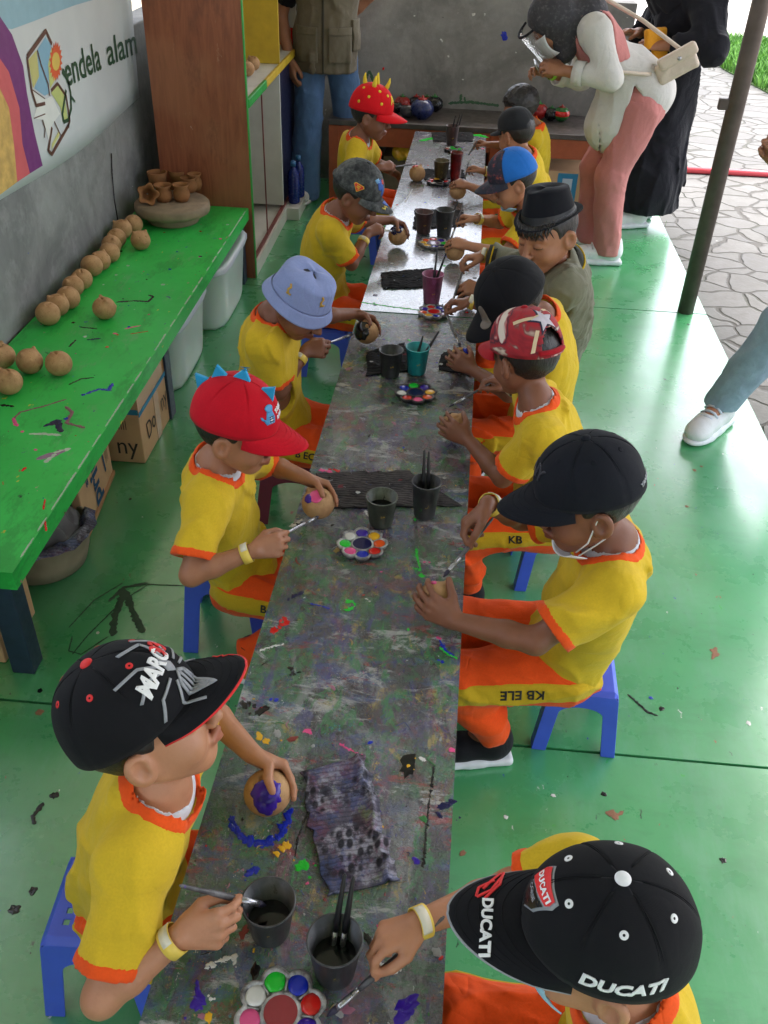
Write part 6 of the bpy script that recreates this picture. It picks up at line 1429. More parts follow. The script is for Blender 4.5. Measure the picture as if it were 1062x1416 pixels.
hat = part('bucket_hat', (lambda g: (g[0]@R.T+o, g[1]))(grid(lambda u, v: (lambda a, q: A3(math.cos(a)*.100*(1-.20*q-.80*max(0, (q-.62)/.38)**1.8)*(1+.012*math.sin(5*a+3*q)), math.sin(a)*.090*(1-.20*q-.80*max(0, (q-.62)/.38)**1.8)*(1+.012*math.cos(4*a)), .088*min(1, q/.8)**.95+.006*math.sin(3*a)*q))(u*6.28318, v*.999), 72, 20, True)), bm_c, k['root'], solid=.003)
part('hat_brim', (lambda g: (g[0]@R.T+o, g[1]))(grid(lambda u, v: (lambda a: A3(math.cos(a)*(.100+.017*v), math.sin(a)*(.090+.017*v), -.034*v+.004*math.sin(3*a+1)*v))(u*6.28318), 72, 8, True)), bm_c, hat, solid=.003)
bv = bvh_of(hat); gy = simple('ochre_thread', lin(186, 146, 60), .7, .1, 60)
for az, z in ((-100, .045), (-30, .05), (170, .05), (60, .05)):
    a = math.radians(az); n = R@A3(math.cos(a), math.sin(a), .15)
    for V_ in (line_vf([(-.004, .016), (.002, .008), (-.003, -.002), (.004, -.012)], .006), line_vf([(-.003, -.012), (.012, -.010)], .005)): part('giraffe_print', wrap(V_, o+R@A3(.1*math.cos(a), .09*math.sin(a), z), n, R[:, 2], bv), gy, hat, solid=.0008, offset=1)
# ---- boy with the mottled grey cap
b4 = at(550, 326, .525)
k = kid('L4', 'boy in a mottled grey cap bending over a ball', at(491, 268, .775), -12, 26, 0, -4, .12, .215, .92, 2, .006, dict(
    R=dict(pin=at(527, 318, .585), f=A3(.75, .55, .2), d=A3(-.3, -.6, .75), pose='pinch', hint=A3(-.4, -1, -.9)), L=bhand(b4, A3(.8, -.2, -.3), A3(.15, .7, .65), hint=A3(0, 1, -.6))), under=True, pelvis=(-.48, 3.45), stripe_text=('B EC', -1, 1))
wristband(k, 'R', .72)
held_ball(b4, None, 'clay ball with a dark blue and white top held by the grey cap boy', .2, 1, [(A3(-.2, -.3, .95), .75, M['p_navy'], 8), (A3(.3, -.4, .9), .25, M['p_white'], 9)])
hold_brush(k, 'R', at(546, 320, .545), .13, 'pale brush held against the ball with the dark blue top', M['band_w'])
t = NT('mottled_grey_cloth'); cc = t.ramp(t.noise(22, 6, .7), (.38, lin(22, 23, 25)), (.5, lin(58, 60, 60)), (.64, lin(98, 100, 98))); grey_cloth = t.out(cc, .8, t.bump(t.noise(600, 2), .2, .001))
G4 = cap_mesh(k['Hc'], k['Rh'], .91, tilt=2, hh=.1, brim=.07, droop=.028)
cp, br = make_cap(k['root'], G4, grey_cloth, grey_cloth, 'cap', None, grey_cloth, grey_cloth, True)
bv = bvh_of(cp, br)
shd = [(poly_vf([(-.016, .010), (.016, .010), (.021, .003), (0, -.020), (-.021, .003)]), simple('shield_yellow', lin(214, 160, 40), .6)), (poly_vf([(-.0135, .0075), (.0135, .0075), (.017, .0025), (0, -.0155), (-.017, .0025)]), emb_red)]
p_ = G4
for i, (vf, mt) in enumerate(shd): crown_mark(cp, G4, -78, .2, [(vf[0:2], mt)] if i == 0 else [], 'shield_patch', bv)
pp_, nn_, uu_ = G4['spot'](math.radians(-78), .2); part('shield_patch', wrap(shd[1][0], pp_, nn_, uu_, bv, .0028), emb_red, cp); part('shield_patch', wrap(line_vf(np.array([(-9, 3), (8, 3), (-8, -3), (6, -4), (-1, -9)])*.001, .0032), pp_, nn_, uu_, bv, .0034), simple('shield_yellow2', lin(214, 160, 40), .6), cp)
fg = [simple('patch_blue', lin(40, 84, 170), .6, .2, 60), simple('patch_red', lin(180, 50, 44), .6, .1), simple('patch_yellow', lin(200, 176, 70), .6, .1), simple('patch_sky', lin(110, 160, 200), .6, .1)]
for j, (az, v, pts) in enumerate(((-22, .42, [(-12, 14), (6, 22), (12, 2), (4, -18), (-8, -14)]), (-14, .30, [(-6, 20), (6, 24), (14, -14), (2, -22)]), (-30, .52, [(-14, 4), (4, 12), (8, -4), (-6, -8)]), (-8, .5, [(-8, 8), (8, 10), (6, -8), (-8, -6)]))):
    crown_mark(cp, G4, az, v, [(poly_vf(np.array(pts)*.001), fg[(0, 0, 3, 1)[j]])], 'printed_patch', bv)
brim_mark(cp, br, G4, .14, -.02, line_vf(np.array([(-14, 6), (-4, -4), (4, 6), (12, -6)])*.001, .005), fg[2], bv, 'printed_patch')
brim_mark(cp, br, G4, .13, .015, poly_vf(np.array([(-12, 8), (10, 12), (16, -8), (-8, -10)])*.001), fg[0], bv, 'printed_patch')
# ---- boy with the spiky red cap
k = kid('L5', 'boy in a red cap with yellow horns at the far table end', at(512, 160, .785), -4, 12, 0, 0, .1, .215, .95, 2, .007, dict(
    R=dict(pin=at(543, 231, .585), f=A3(.8, .45, .1), d=A3(-.2, -.6, .75), pose='pinch', hint=A3(-.4, -1, -.9))), under=True, pelvis=(-.49, 4.74))
bl5 = at(577, 240, .515); held_ball(bl5, None, 'clay ball with a red dab standing on the far table', 2.6, 0, [(A3(-.3, -.2, .95), .35, M['p_red'], 11)])
hold_brush(k, 'R', at(577, 226, .545), .2, 'grey brush pointing at the ball with the red dab')
bright_red = fabric('bright_red_cloth', lin(214, 20, 30), .06, 600, .75, .05, crease=.06)
G5 = cap_mesh(k['Hc'], k['Rh'], .98, tilt=0, hh=.108, brim=.08, droop=.03)
cp, br = make_cap(k['root'], G5, bright_red, bright_red, 'cap', None, bright_red, None)
horn = fabric('yellow_felt', lin(226, 196, 60), .06, 400, .9, crease=.06)
for az, v in ((0, .98), (-90, .80), (90, .80), (20, .72), (180, .75)):
    p, n, u = G5['spot'](math.radians(az), v); part('felt_horn', tube([p-n*.004, p+n*.012, p+n*.028+u*.004, p+n*.045+u*.012], [.011, .010, .007, .002], 12), horn, cp)
bv = bvh_of(cp, br)
for az, v in ((-60, .62), (-95, .38), (-55, .26), (-120, .2), (-130, .6), (-30, .5), (60, .4), (110, .4)): crown_mark(cp, G5, az, v, [(poly_vf([(math.cos(a)*.0065, math.sin(a)*.0065) for a in np.linspace(0, 6.28, 14, endpoint=False)]), horn)], 'yellow_dot', bv)
crown_mark(cp, G5, -10, .36, [(text_vf('A', .05, .03), horn)], 'lettering', bv)
# ================================================================== right hand side
# ---- boy with the motorbike brand cap, nearest right
k = kid('R1', 'boy seen from above under a black cap with white lettering', at(836, 1300, .79), 176, 8, -2, 180, .13, .215, .94, 0, .0036, dict(
    R=dict(pin=at(520, 1348, .53), f=A3(-.85, -.35, -.12), d=A3(.15, .35, .9), pose='pinch', e=at(708, 1226, .555))), under=True, pelvis=(.33, .62), shoulders=dict(SR=at(800, 1205, .61)))
wristband(k, 'R', .97)
hold_brush(k, 'R', at(452, 1406, .492), .21, 'dark stained brush reaching over the bottom palette', None, .0042)
G6 = cap_mesh(k['Hc'], k['Rh'], .945, tilt=-4, hh=.103, brim=.092, droop=.020, slope=.05)
cp, br = make_cap(k['root'], G6, cloth_black, cloth_black, 'cap', emb_silver, emb_white, emb_white, stitch=True)
bv = bvh_of(cp, br)
shield = [(poly_vf([(-.021, .026), (.021, .026), (.024, .016), (.018, -.012), (0, -.034), (-.018, -.012), (-.024, .016)]), emb_silver)]
crown_mark(cp, G6, 2, .40, shield, 'emblem', bv)
pp_, nn_, uu_ = G6['spot'](math.radians(2), .40)
def cm(vf, mat, off): part('emblem', wrap(vf, pp_, nn_, uu_, bv, off), mat, cp)
cm(poly_vf([(-.019, .024), (.019, .024), (.0215, .016), (.0205, .010), (-.0190, -.006), (-.0215, .016)]), emb_red, .0026)
cm(poly_vf([(-.0178, -.009), (.0202, .0065), (.0162, -.012), (0, -.031), (-.0155, -.014)]), M['black'], .0026)
V_, F_ = text_vf('DUCATI', .0105, .04); cm((V_@rotz(.2).T+A3(.001, .0125, 0), F_), emb_white, .0034)
V_, F_ = text_vf('CORSE', .0075, .03); cm((V_@rotz(.2).T+A3(.001, -.006, 0), F_), emb_silver, .0034)
crown_mark(cp, G6, 92, .16, [(text_vf('DUCATI', .022, .04, 1.1, .2), emb_white)], 'lettering', bv)
brim_mark(cp, br, G6, .150, .018, text_vf('DUCATI', .0175, .04, 1.), emb_white, bv, 'lettering', math.pi)
for q in ([(-24, -6), (-8, 4), (10, 8), (24, 4)], [(-20, -4), (0, 9), (20, 10)], [(0, 2), (16, -2), (24, 3)], [(-26, -9), (-10, -1), (14, 2)]): brim_mark(cp, br, G6, .145, -.045, line_vf(np.array(q)*.0013, .003), emb_red, bv, 'stitching', 2.4)
bq = L_(k['Hc'], k['Rh'], .94); part('face_mask', grid(lambda u, v: bq((.062+.034*math.cos((u-.5)*2.6)-.02*v*v, .056*math.sin((u-.5)*2.6), -.03-.055*v)), 20, 10), M['mask_blue'], k['root'], solid=.002)
# ---- boy with plain black cap and mask under the chin
b = at(603, 829, .53)
k = kid('R2', 'boy in a plain black cap with a white mask under his chin', at(815, 690, .78), 187, 17, 0, 182, .125, .19, 1.02, 2, .0036, dict(
    R=dict(pin=at(650, 754, .605), f=A3(-.7, -.25, -.62), d=A3(-.5, .35, .75), pose='pinch', hint=A3(.4, .9, -.9)), L=bhand(b, RBF, RBD, hint=A3(.5, -.9, -.9))), under=True, pelvis=(.335, 1.565), bend=.018, stripe_text=('KB ELE', 1, 1), foot_back=.10, wide=1.02, drop=.035)
wristband(k, 'R', .93)
held_ball(b, None, 'clay ball with one small pink dab held by the masked boy', 2.4, 0, [(A3(-.2, .3, .9), .16, M['p_pink'], 12)])
hold_brush(k, 'R', at(613, 798, .56), .17, 'dark brush with pink tip above the ball with one pink dab', None, .0042)
blue_black = fabric('dark_navy_cap_cloth', lin(22, 24, 32), .12, 700, .8, .05, crease=.06)
G7 = cap_mesh(k['Hc'], k['Rh'], 1.02, tilt=-2, hh=.103, brim=.078, droop=.026)
cp, br = make_cap(k['root'], G7, blue_black, blue_black, 'cap', None, blue_black, blue_black, stitch=True)
bv = bvh_of(cp, br); crown_mark(cp, G7, 0, .34, [(text_vf('NY', .04, .02), simple('dull_thread', lin(44, 46, 56), .5))], 'lettering', bv); crown_mark(cp, G7, 160, .12, [(text_vf('YANKEES', .013, .04), emb_silver)], 'lettering', bv)
bq = L_(k['Hc'], k['Rh'], 1.02)
part('face_mask', grid(lambda u, v: bq((.040+.046*math.cos((u-.5)*2.3)-.03*v, .062*math.sin((u-.5)*2.3), -.074-.022*math.cos((u-.5)*2.6)-.016*v*(1-2*v*0))), 26, 8), M['mask'], k['root'], solid=.002)
for y in (1, -1): part('mask_strap', tube([bq((.048, y*.054, -.078)), bq((.025, y*.074, -.045)), bq((.0, y*.080, .012)), bq((-.015, y*.079, .0))], .0016, 6), M['mask'], k['root']); part('mask_strap', tube([bq((.044, y*.054, -.088)), bq((.012, y*.066, -.062)), bq((-.008, y*.078, -.04)), bq((-.02, y*.078, -.012))], .0016, 6), M['mask'], k['root'])
bv = bvh_of(k['shirt']); RT = k['RT']; ch = k['J']['P']+(k['J']['N']-k['J']['P'])*.46+RT@A3(.08, .045, 0)
for vf in (line_vf(np.array([(-18, 12), (0, 22), (18, 12), (18, -14), (0, -22), (-18, -14)])*.001, .003, True), line_vf(np.array([(-8, 4), (-2, 8), (0, -2), (6, 0), (8, -8)])*.001, .004), text_vf('TK', .012, .03)):
    part('printing', wrap(vf, ch, RT@A3(.85, .5, 0), RT[:, 2], bv, .001), M['print_black'], k['shirt'], solid=.0006, offset=1)
# ---- boy with the red and white patterned cap
b = at(627, 590, .525)
k = kid('R3', 'boy seen from behind in a red cap with white star pattern', at(727, 496, .775), 130, 16, 0, 184, .11, .215, .94, 2, .005, dict(
    R=dict(pin=at(664, 538, .545), f=A3(-.75, .1, .25), d=A3(.3, .3, .9), pose='pinch', hint=A3(.4, .9, -.9)), L=bhand(b, RBF, RBD, hint=A3(.5, -.9, -.9))), under=True, pelvis=(.32, 2.10), stripe_text=('KB', 1, -1))
wristband(k, 'R', .92, M['band_w'], patch=False)
held_ball(b, None, 'plain clay ball with dark top held below the patterned cap boy', 2.2, 1, [(A3(-.5, .5, .8), .3, M['p_black'], 13)])
hold_brush(k, 'R', at(620, 563, .49), .17, 'thin grey brush near the ball with the dark top', None, .003)
t = NT('red_star_cloth'); n1 = t.noise(13, 3, .55, co=t.mapped((1, .35, 1), (.4, .3, .8)), dist=1.2); cc = t.ramp(n1, (.34, lin(200, 184, 166)), (.39, lin(120, 60, 60)), (.43, lin(158, 26, 38)), (.53, lin(130, 18, 32)), (.57, lin(52, 22, 40)), (.61, lin(150, 40, 50)), (.65, lin(206, 192, 180)), const=False); star_cloth = t.out(cc, .8, t.bump(t.noise(600, 2), .2, .001))
dark_red = fabric('crimson_cloth', lin(160, 22, 34), .08, crease=.06)
G8 = cap_mesh(k['Hc'], k['Rh'], .95, tilt=0, hh=.1, brim=.07, droop=.03, opening=True)
cp, br = make_cap(k['root'], G8, star_cloth, dark_red, 'cap', None, dark_red, None, True, dark_red)
bv = bvh_of(cp, br); navy = simple('navy_cloth', lin(40, 38, 62), .8)
star = [(.034*(1 if i % 2 == 0 else .42)*math.sin(i*math.pi/5), .034*(1 if i % 2 == 0 else .42)*math.cos(i*math.pi/5)) for i in range(10)]
crown_mark(cp, G8, 180, .58, [(poly_vf([(x*1.25, y*1.25) for x, y in star]), navy)], 'star_print', bv)
pp_, nn_, uu_ = G8['spot'](math.radians(180), .58); part('star_print', wrap(poly_vf(star), pp_, nn_, uu_, bv, .003), simple('pale_lilac', lin(190, 182, 192), .8), cp)
for pts in ([(-60, 30), (-20, 12), (10, 14)], [(10, -20), (16, -40), (24, -58)], [(-30, -20), (-44, -40), (-52, -56)], [(20, 30), (40, 34), (60, 26)]):
    part('star_print', wrap(line_vf(np.array(pts)*.001, .009), pp_, nn_, uu_, bv, .0016), simple('cream_stripe', lin(206, 184, 150), .8), cp)
# ---- boy with black cap and round badge
b = at(636, 497, .525)
k = kid('R4', 'boy in a black cap with a round badge leaning over the table', at(712, 418, .775), 212, 40, 0, 178, .12, .215, .95, 2, .006, dict(
    R=dict(pin=at(617, 434, .60), f=A3(-.9, -.2, .05), d=A3(.2, .4, .85), pose='pinch', hint=A3(.3, 1, -.7)), L=bhand(b, RBF, RBD, hint=A3(.5, -.9, -.9))), pelvis=(.33, 2.58))
wristband(k, 'R', .93)
held_ball(b, None, 'clay ball with a blue painted patch held near the teal cup', 2.0, 1, [(A3(.5, -.1, .85), .34, M['p_blue'], 14)])
hold_brush(k, 'R', at(637, 481, .55), .17, 'dark brush pointing down at the ball with the blue patch', None, .004)
G9 = cap_mesh(k['Hc'], k['Rh'], .99, tilt=0, hh=.1, brim=.075, droop=.03)
cp, br = make_cap(k['root'], G9, cloth_black, cloth_black, 'cap', None, cloth_black, None)
bv = bvh_of(cp, br); cir = [(math.cos(a), math.sin(a)) for a in np.linspace(0, 6.28318, 22, endpoint=False)]; bdg = simple('badge_taupe', lin(112, 102, 92), .7, .1)
brim_mark(cp, br, G9, .112, .018, poly_vf(np.array(cir)*.018), bdg, bv, 'badge')
# ---- boy with the fedora and olive jacket
b = at(648, 409, .525)
k = kid('R5', 'boy in black fedora and olive jacket looking down', at(757, 322, .855), 226, 16, 4, 188, .10, .215, 1.04, 3, .0055, dict(
    R=dict(pin=at(640, 374, .60), f=A3(-.9, -.3, -.05), d=A3(.2, .4, .85), pose='pinch', hint=A3(.3, 1, -.7)), L=bhand(b, A3(-.85, .2, .1), A3(.2, -.5, .75), hint=A3(.6, -.8, -.8))), clothes='jacket', pelvis=(.405, 3.1), lat=.115)
wristband(k, 'R', .97)
held_ball(b, None, 'dark painted clay ball held by the boy with the fedora', 2.0, 1, [(A3(-.4, -.3, .85), 1.0, M['p_black'], 15)])
hold_brush(k, 'R', at(622, 428, .50), .22, 'long dark brush hanging from the hand of the boy with the fedora', None, .004)
R = k['Rh']@roty(-.10)@rotx(.06); o = k['Hc']+R@(A3(-.010, 0, .048)*1.04); R = R*.88; felt_b = fabric('black_felt', lin(22, 23, 29), .1, 300, .9, .1, crease=.06)
def fed(u, v):
    a = u*6.28318; ca, sa = math.cos(a), math.sin(a); h_ = .098*min(1, v/.78)
    q = max(0, (v-.78)/.22); r = 1-.20*min(1, v/.78)-.84*q**1.1
    pinch = 1-.20*math.exp(-((abs(sa)-.55)/.30)**2)*max(0, ca)*min(1, v/.78)**2
    z = h_+.010*math.sin(q*3.14)-.026*q**.7*math.exp(-(sa*1.4)**2)*(1) + .010*ca*min(1, v/.78)
    return A3(.104*ca*r*pinch, .088*sa*r*pinch, z)
hat = part('fedora', (lambda g: (g[0]@R.T+o, g[1]))(grid(lambda u, v: fed(u, v*.999), 96, 30, True)), felt_b, k['root'], solid=.003)
part('hat_brim', (lambda g: (g[0]@R.T+o, g[1]))(grid(lambda u, v: (lambda a: A3(math.cos(a)*(.102+.026*v), math.sin(a)*(.086+.026*v), .002+.012*v*v*math.sin(a)**2-.012*v*max(0, math.cos(a))))(u*6.28318), 96, 8, True)), felt_b, hat, solid=.003)
part('hat_band', (lambda g: (g[0]@R.T+o, g[1]))(grid(lambda u, v: (lambda p: p*A3(1.015, 1.015, 1))(fed(u, .02+.2*v)), 96, 4, True)), simple('hat_ribbon', lin(14, 14, 18), .5), hat)
bq = L_(k['Hc'], k['Rh'], 1.04); rs = np.random.RandomState(4)
for i in range(26):
    y = -.066+.132*i/25; x = .088*math.sqrt(max(.05, 1-(y/.078)**2)); part('fringe', tube([bq((x-.01, y, .064)), bq((x+.004, y+.004*rs.randn(), .045)), bq((x+.0035, y+.006*rs.randn(), .030-.008*rs.rand()))], [.0045, .0036, .0008], 6), M['hair'], k['hair'])
# ---- boy with the blue patterned cap
b = at(629, 347, .525)
k = kid('R6', 'boy in a bright blue patterned cap with mask under chin', at(711, 250, .78), 190, 24, 0, 180, .11, .215, .92, 0, .0065, dict(
    R=dict(pin=at(631, 310, .575), f=A3(-.9, .1, .1), d=A3(.1, .4, .9), pose='pinch', hint=A3(.3, 1, -.7)), L=bhand(b, A3(-.85, .3, .1), A3(.3, -.5, .75), hint=A3(.5, -.9, -.9))), pelvis=(.36, 3.75))
wristband(k, 'R', .93)
held_ball(b, None, 'clay ball with a black top held above the red stained rag', 2.0, 1, [(A3(-.3, -.2, .95), .7, M['p_black'], 16)])
hold_brush(k, 'R', at(622, 335, .50), .16, 'dark brush dipping towards the palette with the green dab', None, .004)
t = NT('busy_print_cloth'); cc = t.ramp(t.noise(30, 4, .6), (.36, lin(34, 38, 58)), (.46, lin(26, 30, 44)), (.54, lin(60, 44, 60)), (.6, lin(150, 60, 56)), (.66, lin(190, 160, 70)), (.72, lin(40, 70, 130))); busy = t.out(cc, .75)
bluec = fabric('blue_cap_cloth', lin(36, 110, 196), .08, 600, .75, crease=.06)
G10 = cap_mesh(k['Hc'], k['Rh'], .9, tilt=0, hh=.1, brim=.075, droop=.03)
cp, br = make_cap(k['root'], G10, bluec, busy, 'cap', None, bluec, None)
V_, F_ = G10['crown']; nv = 22; sel = [f for f in F_ if abs(math.remainder((f[0]//nv)/96*6.28318, 6.28318)) < 1.0 and f[0] % nv < 20]
n_ = np.array(V_)-G10['W']((0, 0, .03)); part('front_panel', (np.array(V_)+n_/np.linalg.norm(n_, axis=1)[:, None]*.0042, sel), busy, cp)
bq = L_(k['Hc'], k['Rh'], .92); part('face_mask', grid(lambda u, v: bq((.040+.046*math.cos((u-.5)*2.3)-.03*v, .062*math.sin((u-.5)*2.3), -.070-.022*math.cos((u-.5)*2.6)-.018*v)), 26, 8), M['mask_blue'], k['root'], solid=.002)
# ---- two boys at the far end
b = at(633, 264, .525)
k = kid('R7', 'boy in a faded black cap second from the far end', at(714, 186, .78), 140, 18, 0, 180, .11, .215, .9, 3, .007, dict(
    R=dict(pin=at(645, 238, .57), f=A3(-.9, .1, .3), d=A3(.2, .4, .85), pose='pinch', hint=A3(.3, 1, -.7)), L=bhand(b, A3(-.85, .3, .1), A3(.3, -.5, .75), hint=A3(.5, -.9, -.9))), pelvis=(.37, 4.42))
wristband(k, 'R', .9)
held_ball(b, None, 'clay ball in the hand beside the dark red rimmed palette', 2.0, 1)
hold_brush(k, 'R', at(640, 262, .51), .15, 'short dark brush in the hand beside the red glass', None, .004)
washed = fabric('washed_black_cloth', lin(38, 39, 42), .25, 600, .85, crease=.06)
G11 = cap_mesh(k['Hc'], k['Rh'], .84, tilt=0, hh=.1, brim=.07)
make_cap(k['root'], G11, washed, washed, 'cap', None, washed, None)
k = kid('R8', 'bare headed boy with black hair at the far right end', at(720, 152, .78), 184, 24, 0, 180, .11, .215, .9, 1, .007, dict(
    R=dict(pin=at(655, 203, .57), f=A3(-.9, .1, .2), d=A3(.2, .4, .85), pose='pinch', hint=A3(.3, 1, -.7))), pelvis=(.37, 5.0))
hold_brush(k, 'R', at(648, 215, .51), .15, 'dark brush in the hand of the bare headed boy', None, .004)
part('hair_crown', sdf([('u', ell(k['Hc']+k['Rh']@A3(-.012, 0, .034), (.09, .08, .083), k['Rh']), 0), ('s', rbx(k['Hc']+k['Rh']@A3(.09, 0, -.05), (.06, .1, .11), .02, k['Rh']), .01), ('s', rbx(k['Hc']+k['Rh']@A3(0, 0, -.13), (.16, .13, .10), .01, k['Rh']), .006)], .005, lambda g: g.wrinkle(.004, 60, 6)).mesh(), M['hair'], k['hair'])
# ================================================================== stools
SN = dict(L1='blue plastic stool under the boy with the spider cap', L2='blue perforated stool under the boy with the dinosaur cap', L3='maroon plastic stool under the bucket hat boy', L4='blue stool under the boy with the mottled grey cap', L5='blue stool under the boy with the horned red cap', R1='blue stool under the boy seen from above', R2='blue plastic stool under the boy with the mask under his chin', R3='blue stool under the boy with the star patterned cap', R4='blue stool under the boy with the round badge cap', R5='blue stool under the boy in the olive jacket', R6='blue stool under the boy with the blue patterned cap', R7='blue stool under the boy with the faded black cap', R8='blue stool under the bare headed boy')
first = None
for key, lab in SN.items():
    P_ = PEOPLE[key]['J']['P']; c = A3(P_[0], P_[1], 0)
    if key == 'L2': o_ = stool(A3(-.525, 1.84, 0), .02, M['stool_blue'], lab, .9, .285)
    elif key == 'L1': o_ = stool(A3(-.545, .87, 0), .05, M['stool_blue'], lab, .82, .23)
    elif key == 'R2': o_ = stool(A3(.402, 1.59, 0), -.03, M['stool_blue'], lab, .76, .2)
    elif key == 'R3': o_ = stool(c+A3(.05, .09, 0), .04, M['stool_blue'], lab, .76, .205)
    elif key == 'L3': o_ = stool(c+A3(.02, 0, 0), .05, M['stool_maroon'], lab, .9, .21)
    elif first is None: o_ = first = stool(c, 0, M['stool_blue'], lab, .85, .208)
    else: o_ = dup(first, c, (0, 0, .06*(sum(map(ord, key)) % 7-3)), lab)
    o_['group'] = 'plastic stools under the children'
# ================================================================== the adults
def adult(key, label, base, Hc, yaw, pitch, roll, N, P, SLp, SRp, hands, legs, fwd, skin=3, s=1.12, h=.008, shoe_mat=None, wide=1., bend=0., hair=True):
    """standing figure; legs: {side: (knee, ankle, foot direction)}"""
    Rh = head_R(yaw, pitch, roll); fwd = unit(fwd); lft = unit(np.cross((0, 0, 1), fwd))
    J = dict(N=A3(*N), P=A3(*P), SL=A3(*SLp), SR=A3(*SRp), fwd=fwd, bend=bend, wide=wide); ts = 1.28
    root = thing('person', label, 'person', base); B, RT = torso_prims(J, 0, ts, .07); Hc = A3(*Hc)
    B.append(('u', seg(J['N'], Hc+Rh@(A3(-.016, 0, -.05)*s), .046, .042), .02)); arms = {}; out = dict(root=root, Hc=Hc, Rh=Rh, s=s, J=J, hands={}, RT=RT, fwd=fwd, lft=lft)
    for nm, sd in (('R', 1), ('L', -1)):
        hd = hands[nm]; S = J['S'+nm]; W = A3(*hd['w']); E = A3(*hd['e']) if 'e' in hd else ik(S, W, .29, .245, hd['hint']); arms[nm] = (S, E, W)
        B += [('u', seg(S, E, .046, .038), .03), ('u', seg(E, E+(W-E)*.35, .039, .037), .015), ('u', seg(E+(W-E)*.35, W, .037, .025), .012)]
        hp, Lc, pin, Rd, nl = hand_prims(W, hd['f'], hd['d'], sd, hd.get('pose', 'relax'), hd.get('s', 1.3)); B += hp; out['hands'][nm] = dict(L=Lc, pinch=pin, R=Rd)
    LG = {}
    for sd, (kn, an, fd) in legs.items():
        hip = J['P']+lft*sd*.085-A3(0, 0, .03); kn = A3(*kn); an = A3(*an); LG[sd] = (hip, kn, an, A3(*fd)); B += [('u', seg(hip, kn, .088, .058), .04), ('u', seg(kn, kn+(an-kn)*.35, .057, .056), .02), ('u', seg(kn+(an-kn)*.35, an, .056, .036), .02), ('u', seg(an, an+unit(A3(fd[0], fd[1], 0))*.1-A3(0, 0, .045), .034, .026), .02)]
    for m, p, k in head_prims(Hc, Rh, s): B.append((m, p, k))
    g = sdf(B, h); bo = part('body', g.mesh(), SK[skin], root); set_tint(bo, tint_of(np.array(g.mesh()[0]), Hc, Rh, s)); out['body'] = bo
    if hair: out['hair'] = part('hair', limb_hair(Hc, Rh, s, .006), M['hair'], root)
    for sd, (hip, kn, an, fd) in LG.items(): shoe(root, an+fd*.0, fd, 1.32, shoe_mat or M['shoe_white'], M['sole_white'], .006, M['tub_lid'] if key == 'W4' else M['under'], hi=key == 'W4')
    out.update(arms=arms, legs=LG); return out
def garment(k, name, prims, mat, h=.008, wr=(.012, 8), seed=3, cuts=(), parent=None, ext=.0, thick=None):
    g = Grid(np.min([p[0] for _, p, _ in prims], 0), np.max([p[1] for _, p, _ in prims], 0), h)
    for m, p, kk in prims: g.u(p, kk) if m == 'u' else g.s_(p, kk) if m == 's' else g.i(p)
    g.wrinkle(wr[0], wr[1], seed, (1, 1, .45)); g.wrinkle(wr[0]*.35, wr[1]*2.6, seed+1, (1, 1, .6))
    for m, p, kk in cuts: g.s_(p, kk) if m == 's' else g.i(p)
    return part(name, g.mesh(), mat, parent or k['root'])
denim = fabric('blue_denim', lin(84, 112, 150), .12, 700, .85); denim_d = fabric('grey_blue_denim', lin(140, 160, 176), .16, 700, .85)
# ---- woman in vest and wide jeans
w1b = at(452, 262, 0); x0, y0 = -.80, 5.72
k = adult('W1', 'standing woman in olive vest and wide blue jeans behind the shelf', A3(x0, y0, 0), (x0+.02, y0-.02, 1.47), -70, 18, 0, (x0+.01, y0, 1.33), (x0, y0, .88), (x0+.16, y0-.02, 1.27), (x0-.155, y0-.05, 1.27),
          dict(R=dict(w=(x0-.195, y0-.10, .79), f=(.1, -.12, -1), d=(-.7, -.7, 0), pose='relax', hint=(-.6, .6, 0), s=1.22), L=dict(w=(x0+.05, y0+.20, .93), f=(-1, .1, -.3), d=(.1, 1, 0), pose='relax', hint=(.5, .8, -.3))),
          {1: ((x0+.115, y0+.06, .47), (x0+.135, y0+.12, .085), (.3, -1, 0)), -1: ((x0-.10, y0-.06, .47), (x0-.12, y0-.04, .085), (-.1, -1, 0))}, (.1, -1, 0))
sh = [('u', seg(k['arms'][n][0], k['arms'][n][0]+(k['arms'][n][1]-k['arms'][n][0])*.75, .062, .062), .03) for n in 'RL']
tp = torso_prims(k['J'], .016, 1.28, .07)[0]
blk = fabric('black_knit', lin(18, 18, 20), .1)
garment(k, 'shirt', tp+sh, blk, cuts=[('s', ell(k['J']['N']+A3(0, 0, .05), (.07, .07, .07)), 0)]+[('s', beyond(k['arms'][n][0]+(k['arms'][n][1]-k['arms'][n][0])*.75, k['arms'][n][1]-k['arms'][n][0], .09, .2), 0) for n in 'RL'])
vm = fabric('olive_vest', lin(112, 104, 88), .1, 600, .8)
vp = torso_prims(k['J'], .040, 1.28, .07)[0]+[('u', seg((x0, y0, .98), (x0, y0, .66), .150, .165), .05), ('u', seg((x0+.05, y0, .9), (x0+.05, y0, .66), .13, .135), .05), ('u', seg((x0-.05, y0, .9), (x0-.05, y0, .66), .13, .135), .05)]
ve = garment(k, 'vest', vp, vm, wr=(.016, 9), cuts=[('s', ell(k['J']['N']+A3(0, -.06, .02), (.085, .11, .16)), 0), ('i', half((0, 0, .735), (0, 0, -1)), 0)]+[('s', ell(k['arms'][n][0]+A3((.05 if n == 'L' else -.05), 0, -.02), (.06, .075, .10)), 0) for n in 'RL'])
bv = bvh_of(ve)
